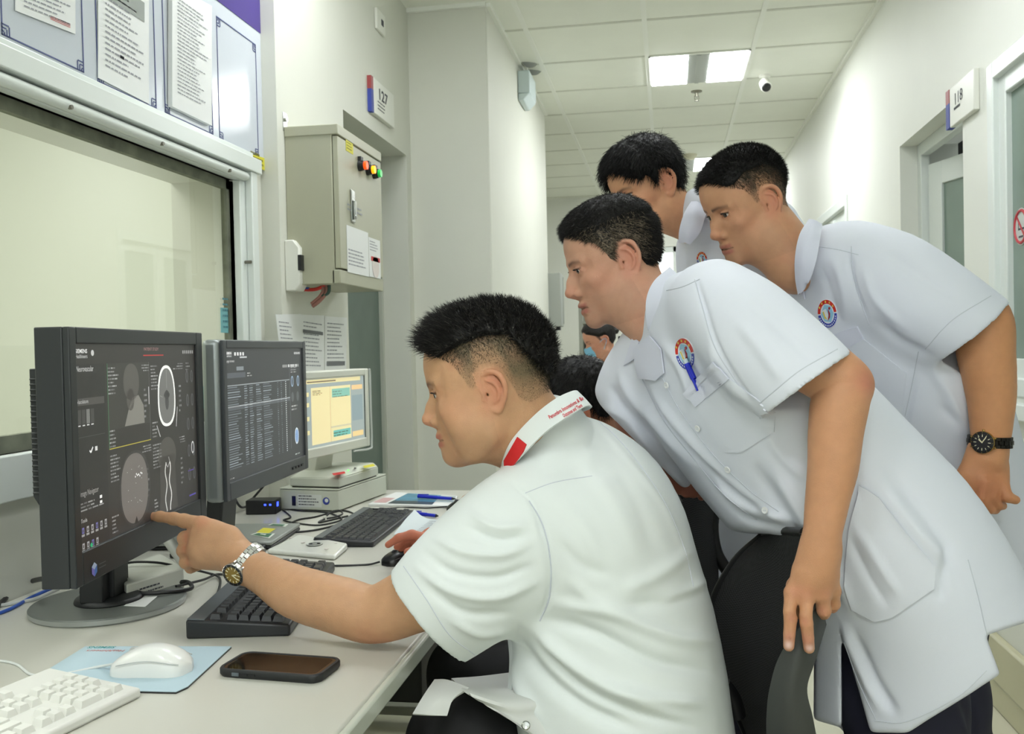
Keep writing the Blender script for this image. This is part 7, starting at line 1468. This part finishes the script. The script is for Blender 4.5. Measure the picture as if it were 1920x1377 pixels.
legs([np.array([[*P(1760, 1080, 2.05), .10], [*P(1740, 1250, 2.02), .09], [*(P(1740, 1250, 2.02)*[1, 1, 0]+[0, .02, .12]), .07]]), np.array([[*P(1780, 1080, 2.2), .10], [*P(1765, 1250, 2.2), .09], [*(P(1765, 1250, 2.2)*[1, 1, 0]+[0, .02, .12]), .07]])], M_navy, Cp)
for px, py, d in ((1740, 1250, 2.02), (1765, 1250, 2.2)):
    kx = P(px, py, d)*[1, 1, 0]; v = Vol(kx+[-.28, -.15, -.02], kx+[.12, .15, .13], .008); chain(v, [[*(kx+[.03, 0, .045]), .045], [*(kx+[-.08, .0, .04]), .042], [*(kx+[-.17, .01, .032]), .032]], k=.02); V, Q = v.mesh(); V[:, 2] = np.maximum(V[:, 2], .002); obj_from('shoe', V, Q, M_shoe, Cp)
watch('black and gold wristwatch on the rightmost man\'s wrist', P(1856, 828, 1.82), vec(.05, 0, 1), vec(-.70, -.70, 0), .0385, .0345, (mat('watch_dark_links', (40, 38, 34), .3, .8), mat('watch_gold', (190, 160, 96), .25, 1.0), M_wblk), (44, 42, 44), (2.4, 1.0), .0215, .021)

# ---------------------------------------------------------------- person D: tall man at the back
SKD = (214, 160, 122)
Dp = thing('person', 'tall young man with thick black hair standing furthest back', 'person', (*P(1400, 1050, 2.35)[:2], 0))
RD = rot_head(math.radians(24), math.radians(27), math.radians(3)); cD = P(1212, 347, 2.20)
neckD = np.array([[*(cD+RD@np.array([-.028, 0, -.035])), .046], [*P(1258, 395, 2.21), .048], [*P(1296, 425, 2.22), .042]])
HD = head(cD, RD, .875, SKD, neckD, dict(ear=1.15, jaw=.96, cheek=.9, scalp=(30, 26, 24), hs=.8, lidopen=.9), res=.0026)
def thD(x, y, z): zl = np.interp(x, *HAIRZ)-.026*np.clip((x-.035)/.02, 0, 1); return np.where(z > zl, np.clip((z-zl)*.6, 0, .014)+.004*(x > .03), -.004)
def strD(L, N, rg):
    n = len(L); f = np.clip(L[:, 0]/.08, 0, 1); d = N*.4+np.stack([.4+f*.8, 0*f, -.3-f*.3], 1)+rg.normal(size=(n, 3))*.2; d1 = d*[1, 1, 1]+np.array([0, 0, -.7])+rg.normal(size=(n, 3))*.15; return rg.uniform(size=n) < 1, rg.uniform(.012, .026, n), np.stack([d, d1], 1), rg.uniform(.00035, .0006, n)
parts = [(HD['V'], HD['Q'], HD['col'])]
tv = Vol(P(1370, 760, 2.2)-.55, P(1370, 760, 2.2)+.55, .014); tv.put(*f_loft(ST([(1345, 520, 2.26, .06, .04), (1345, 600, 2.24, .13, .07), (1380, 800, 2.24, .15, .10), (1395, 950, 2.25, .15, .10)], uC)), k=.02); V, Q = tv.mesh(); parts.append((V, Q, np.tile(lin(SKD), (len(V), 1))))
V, Q, c_ = merge(parts); obj_from('body', V, Q, M_skin, Dp, c_); eyes(HD, Dp); hair(HD, Dp, thD, hair_col((14, 13, 12)), [(9000, strD)], seed=15, res=.003)
def shD(v):
    v.put(*f_loft(ST([(1322, 400, 2.19, .066, .066), (1378, 445, 2.21, .170, .090), (1398, 580, 2.22, .18, .110), (1400, 760, 2.24, .19, .13), (1402, 930, 2.25, .19, .14), (1402, 1080, 2.25, .19, .14)], uC), p=2.3), k=.02)
    for s, xx in ((-1, 1260), (1, 1500)): v.put(*f_loft(ST([(1400+s*60, 540, 2.21-s*.1, .07, .07), (1402+s*80, 640, 2.22-s*.14, .072, .07), (1402+s*80, 740, 2.22-s*.14, .07, .07)], CDv)), k=.03)
V, Q = garment(P(1390, 770, 2.24)-[.42, .42, .62], P(1390, 770, 2.24)+[.42, .42, .62], .008, shD, [([(1290, 450), (1292, 500)], 6, .004)], .002, 16, 4, 1); coatD = obj_from('coat', V, Q, M_coat, Dp); bvD = bvh_of(V, Q)
b = sheet([[P(1300, 374, 2.15), P(1284, 400, 2.12), P(1275, 430, 2.12), P(1273, 455, 2.14)], [P(1312, 376, 2.14), P(1300, 400, 2.105), P(1292, 430, 2.10), P(1285, 455, 2.12)], [P(1330, 384, 2.14), P(1322, 408, 2.10), P(1312, 436, 2.10), P(1294, 458, 2.12)]], .004, 6, 4); b.build('collar', M_coatc, coatD, smooth=True)
badge(bvD, 1317, 487, 10, 15, -.1, coatD)
legs([np.array([[*P(1390, 1020, 2.27), .10], [*P(1390, 1200, 2.27), .09], [*(P(1390, 1200, 2.27)*[1, 1, 0]+[0, .02, .10]), .07]]), np.array([[*P(1420, 1020, 2.38), .10], [*P(1425, 1200, 2.35), .10], [*(P(1425, 1200, 2.35)*[1, 1, 0]+[0, .02, .10]), .07]])], M_navy, Dp, .01)

# ---------------------------------------------------------------- person E: seated behind, only the hair and a hand show
Ep = thing('person', 'seated person with short black hair, mostly hidden behind the pointing man', 'person', (*P(1150, 1150, 2.5)[:2], 0))
RE = rot_head(math.radians(-10), math.radians(25), 0); cE = P(1086, 766, 2.35); neckE = np.array([[*(cE+RE@np.array([-.03, 0, -.03])), .055], [*P(1112, 820, 2.38), .06]])
HE = head(cE, RE, .97, (190, 130, 96), neckE, dict(scalp=(30, 26, 24)), res=.003)
parts = [(HE['V'], HE['Q'], HE['col'])]
V, Q, c_ = limb_mesh(PX([(1110, 880, 2.3, .05), (1020, 960, 2.5, .042), (950, 945, 2.62, .034), (918, 935, 2.68, .028)]), (190, 130, 96), res=.004, extra=[dict(p=PX([(925, 936, 2.67, .028), (900, 934, 2.70, .024), (882, 938, 2.72, .016), (868, 948, 2.72, .010)]), k=.012), dict(p=PX([(905, 928, 2.74, .016), (888, 926, 2.76, .012), (872, 935, 2.76, .009), (862, 944, 2.75, .008)]), k=.006), dict(p=PX([(905, 940, 2.66, .014), (888, 946, 2.67, .011), (876, 952, 2.67, .009)]), k=.006)]); parts.append((V, Q, c_))
tv = Vol(P(1150, 950, 2.45)-.45, P(1150, 950, 2.45)+.45, .014); tv.put(*f_loft(ST([(1112, 800, 2.4, .08, .06), (1130, 850, 2.42, .15, .09), (1160, 1000, 2.45, .15, .1), (1170, 1090, 2.45, .15, .1)], uA)), k=.02); V, Q = tv.mesh(); parts.append((V, Q, np.tile(lin((190, 130, 96)), (len(V), 1))))
V, Q, c_ = merge(parts); obj_from('body', V, Q, M_skin, Ep, c_)
def thE(x, y, z): zl = np.interp(x, *HAIRZ); return np.where(z > zl, np.clip((z-zl)*.7, 0, .014), -.004)
hair(HE, Ep, thE, hair_col((14, 13, 12)), [(7000, strD)], seed=17, res=.003)
def shE(v): v.put(*f_loft(ST([(1114, 840, 2.40, .07, .065), (1125, 870, 2.41, .17, .09), (1150, 930, 2.43, .20, .12), (1165, 1050, 2.45, .19, .14), (1172, 1120, 2.45, .19, .14)], uA), p=2.3), k=.02); v.put(*f_loft(ST([(1120, 870, 2.32, .08, .07), (1060, 930, 2.38, .075, .07), (1030, 955, 2.45, .065, .06)], Zu)), k=.03)
V, Q = garment(P(1150, 960, 2.43)-.48, P(1150, 960, 2.43)+.48, .009, shE, [], .002, 16, 4, 1); obj_from('shirt', V, Q, M_shirt, Ep)
legs([np.array([[*P(1170, 1110, 2.4), .10], [*P(1050, 1090, 2.5), .085], [*(P(1050, 1090, 2.5)*[1, 1, 0]+[0, 0, .10]), .06]]), np.array([[*P(1180, 1090, 2.6), .10], [*P(1070, 1070, 2.7), .085], [*(P(1070, 1070, 2.7)*[1, 1, 0]+[0, 0, .10]), .06]])], M_pants, Ep, .01)

# ---------------------------------------------------------------- person F: masked woman far away
Fp = thing('person', 'distant woman wearing a pale blue face mask in the far room', 'person', (*P(1140, 900, 6.2)[:2], 0))
RF = rot_head(math.radians(12), math.radians(24), 0); cF = P(1124, 636, 5.9); neckF = np.array([[*(cF+RF@np.array([-.03, 0, -.03])), .05], [*P(1138, 680, 5.95), .055]])
HF = head(cF, RF, 1.0, (206, 150, 124), neckF, dict(scalp=(30, 26, 24), hs=.8), res=.004)
tv = Vol(P(1150, 780, 6.0)-.5, P(1150, 780, 6.0)+.5, .02); tv.put(*f_loft(ST([(1138, 690, 6., .06, .05), (1145, 740, 6., .13, .08), (1150, 850, 6., .13, .09)], uC)), k=.02); V, Q = tv.mesh()
V, Q, c_ = merge([(HF['V'], HF['Q'], HF['col']), (V, Q, np.tile(lin((206, 150, 124)), (len(V), 1)))]); obj_from('body', V, Q, M_skin, Fp, c_)
def thF(x, y, z): zl = np.interp(x, [-.2, -.05, -.02, .02, .06, .08, .1], [-.06, -.06, .015, .02, .05, .065, .2]); return np.where(z > zl, np.clip((z-zl)*.6, 0, .012), -.004)
hair(HF, Fp, thF, hair_col((24, 20, 18)), [], seed=18, res=.004)
b = MB(); bc = cF+RF@np.array([-.115, .0, .01]); b.lathe([(.001, -.03), (.022, -.022), (.032, 0), (.022, .022), (.001, .03)], bc, k=16); b.build('hair_bun', mat('bun_black', (24, 20, 18), .5), Fp, smooth=True)
mk = lambda x, y, z: cF+RF@np.array([x, y, z]); b = sheet([[mk(.045, -.062, -.015), mk(.095, -.03, -.015), mk(.122, 0, -.018), mk(.095, .03, -.015), mk(.045, .062, -.015)], [mk(.04, -.060, -.05), mk(.09, -.034, -.06), mk(.122, 0, -.06), mk(.09, .034, -.06), mk(.04, .060, -.05)], [mk(.03, -.054, -.09), mk(.075, -.03, -.105), mk(.098, 0, -.112), mk(.075, .03, -.105), mk(.03, .054, -.09)]], .003, 4, 4)
for s in (-1, 1): b.tube([mk(.045, s*.064, -.02), mk(.0, s*.084, .0), mk(-.012, s*.084, -.02), mk(.035, s*.062, -.08)], .0015, k=5, sm=4)
b.build('face_mask', mat('mask_blue', (130, 190, 220), .7), Fp, smooth=True)
def shF(v): v.put(*f_loft(ST([(1140, 694, 6., .065, .06), (1146, 716, 6., .17, .09), (1150, 780, 6., .21, .12), (1152, 900, 6., .21, .14)], uC), p=2.3), k=.02); v.put(*f_loft(ST([(1180, 735, 5.9, .07, .06), (1170, 800, 5.75, .06, .06)], CDv)), k=.03)
V, Q = garment(P(1150, 800, 6.)-[.5, .5, .55], P(1150, 800, 6.)+[.5, .5, .4], .014, shF, [], .002, 16, 4, 1); obj_from('coat', V, Q, M_coat, Fp)
legs([np.array([[*P(1140, 880, 6.), .11], [*(P(1140, 880, 6.)*[1, 1, 0]+[0, 0, .1]), .08]]), np.array([[*P(1165, 880, 6.1), .11], [*(P(1165, 880, 6.1)*[1, 1, 0]+[0, 0, .1]), .08]])], M_navy, Fp, .02)
# far rack behind her
c = ony(1165, 640, 7.3); t = thing('storage_rack', 'distant steel rack with dark and white items behind the masked woman', 'rack', (c[0], 7.3, 0))
b = MB()
for x in (-.3, .3):
    for y in (-.15, .15): b.box((x-.015, y-.015, 0), (x+.015, y+.015, 1.55), c=(c[0], 7.3, 0))
b.build('upright', M_leg, t)
for z in (.4, .8, 1.1, 1.4): b = MB(); b.box((-.3, -.16, z), (.3, .16, z+.02), c=(c[0], 7.3, 0)); b.build('shelf', M_leg, t)
rg = random.Random(4)
for k, (x, z, w, h, mm, lab) in enumerate(((-.22, 1.12, .12, .16, M_black, 'black box on the upper shelf of the far rack, furthest left'), (-.08, 1.12, .09, .12, M_white, 'white box beside the black one on the upper shelf of the far rack'), (.05, 1.12, .14, .18, M_black, 'wider black box in the middle of the far rack\'s upper shelf'), (.19, 1.12, .1, .1, M_w3, 'low pale box at the right end of the far rack\'s upper shelf'), (-.2, .82, .16, .16, M_white, 'white box on the middle shelf of the far rack'), (.05, .82, .18, .2, M_black, 'black case on the middle shelf of the far rack'))):
    b = MB(); b.box((c[0]+x-w/2, 7.2, z), (c[0]+x+w/2, 7.4, z+h)); tag(b.build('storage_box', mm, bevel=.005), lab, 'box', 'boxes on the far rack')

# ---------------------------------------------------------------- chairs
M_mesh = mat('chair_mesh', (24, 24, 25), .7, bump=.8, bscale=1200); M_cblk = mat('chair_black', (20, 20, 21), .45); M_cgr = mat('chair_grey', (62, 64, 62), .5)
nt = M_mesh.node_tree; ck = nt.nodes.new('ShaderNodeTexChecker'); ck.inputs['Scale'].default_value = 420; ck.inputs['Color1'].default_value = (.004, .004, .004, 1); ck.inputs['Color2'].default_value = (.045, .045, .048, 1)
tc_ = nt.nodes.new('ShaderNodeTexCoord'); nt.links.new(tc_.outputs['Object'], ck.inputs['Vector']); nt.links.new(ck.outputs['Color'], nt.nodes['Principled BSDF'].inputs['Base Color'])
t = thing('office_chair', 'black mesh office chair of the pointing man, back gripped by a hand', 'chair', (*P(1230, 1400, 1.55)[:2], 0))
cols = [[P(1508, 998, 1.41), P(1530, 1060, 1.41), P(1534, 1130, 1.41), P(1522, 1200, 1.415), P(1500, 1290, 1.43), P(1486, 1400, 1.44), P(1470, 1520, 1.44)],
        [P(1470, 996, 1.53), P(1475, 1060, 1.55), P(1468, 1130, 1.56), P(1460, 1200, 1.56), P(1455, 1290, 1.55), P(1450, 1400, 1.54), P(1445, 1520, 1.54)],
        [P(1445, 999, 1.63), P(1415, 1060, 1.66), P(1395, 1130, 1.68), P(1392, 1200, 1.68), P(1402, 1290, 1.67), P(1420, 1400, 1.65), P(1425, 1520, 1.65)],
        [P(1433, 1004, 1.72), P(1378, 1055, 1.75), P(1338, 1130, 1.77), P(1338, 1200, 1.77), P(1362, 1290, 1.76), P(1408, 1400, 1.75), P(1415, 1520, 1.75)]]
b = sheet(cols, .006, 5, 5); b.build('mesh_back', M_mesh, t, smooth=True)
b = MB(); b.tube(cols[0], .008, k=10, sm=6); b.tube(cols[3], .009, k=10, sm=6); b.tube([c_[0] for c_ in cols], .007, k=10, sm=6); b.tube([c_[-1] for c_ in cols], .012, k=10, sm=6); b.build('back_frame', M_cblk, t, smooth=True)
b = sheet([[P(1530, 1135, 1.392), P(1468, 1222, 1.40), P(1446, 1290, 1.41), P(1440, 1350, 1.42), P(1442, 1420, 1.43)], [P(1540, 1150, 1.40), P(1500, 1225, 1.385), P(1482, 1290, 1.385), P(1478, 1350, 1.39), P(1480, 1420, 1.40)], [P(1545, 1170, 1.42), P(1526, 1235, 1.40), P(1510, 1290, 1.395), P(1522, 1345, 1.395), P(1536, 1420, 1.41)]], .008, 6, 5); b.build('back_shell', M_cgr, t, smooth=True)
sc0 = P(1180, 1480, 1.52); b = MB(); b.box((-.25, -.24, .42), (.25, .24, .49), c=(sc0[0], sc0[1], 0), R=rotz(PSI)); b.build('seat', M_mesh, t, bevel=.03, seg=4)
b = MB(); b.cyl((sc0[0], sc0[1], .12), (sc0[0], sc0[1], .42), .03); b.build('gas_column', M_cblk, t)
jp = P(1450, 1520, 1.6); b = MB(); b.tube([np.array([sc0[0], sc0[1], .40]), np.array([jp[0], jp[1], .42]), jp], .022, sm=6, k=10); b.build('back_support', M_cblk, t, smooth=True)
for k in range(5):
    a = k*2*PI/5+.3; q = np.array([math.cos(a), math.sin(a), 0])*.27; b = MB(); b.tube([(sc0[0], sc0[1], .12), (sc0[0]+q[0], sc0[1]+q[1], .075)], [.03, .016], k=10); l = b.build('leg', M_cblk, t, smooth=True)
    b = MB(); b.cyl((sc0[0]+q[0]-.02, sc0[1]+q[1], .026), (sc0[0]+q[0]+.02, sc0[1]+q[1], .026), .026, k=20); b.build('caster', M_cblk, l)
h = P(1368, 1310, 1.62); b = MB(); b.tube([P(1355, 1285, 1.60), P(1372, 1310, 1.60), P(1382, 1345, 1.60)], .016, k=10, sm=4); b.build('armrest_bracket', M_cblk, t, smooth=True)
t = thing('office_chair', 'black office chair behind, glimpsed between two white shirts', 'chair', (*P(1250, 1200, 2.3)[:2], 0))
b = sheet([[P(1280, 915, 2.02), P(1270, 1000, 2.02), P(1270, 1110, 2.02), P(1290, 1200, 2.02)], [P(1318, 905, 2.04), P(1312, 985, 2.05), P(1316, 1050, 2.05), P(1318, 1180, 2.05)], [P(1347, 922, 2.10), P(1335, 984, 2.12), P(1341, 1030, 2.12), P(1345, 1160, 2.10)]], .012, 6, 5); b.build('mesh_back', M_mesh, t, smooth=True)
b = MB(); b.tube([P(1347, 922, 2.10), P(1336, 984, 2.12), P(1343, 1035, 2.12), P(1364, 1072, 2.12), P(1390, 1110, 2.2)], .014, k=10, sm=6); b.tube([P(1270, 930, 2.02), P(1300, 903, 2.03), P(1347, 918, 2.10)], .014, k=10, sm=6); b.build('back_frame', M_cblk, t, smooth=True)
q0 = P(1180, 1180, 2.42); b = MB(); b.box((-.24, -.23, .42), (.24, .23, .48), c=(q0[0], q0[1], 0)); b.build('seat', M_mesh, t, bevel=.03, seg=4); b = MB(); b.cyl((q0[0], q0[1], .1), (q0[0], q0[1], .42), .03); b.tube([np.array([q0[0], q0[1], .4]), np.array([q0[0]+.24, q0[1]-.1, .42]), P(1325, 1190, 2.08)], .02, sm=5); b.build('gas_column', M_cblk, t)
for k in range(5): a = k*2*PI/5; q = np.array([math.cos(a), math.sin(a), 0])*.26; b = MB(); b.tube([(q0[0], q0[1], .1), (q0[0]+q[0], q0[1]+q[1], .03)], [.03, .02], k=8); b.build('leg', M_cblk, t, smooth=True)
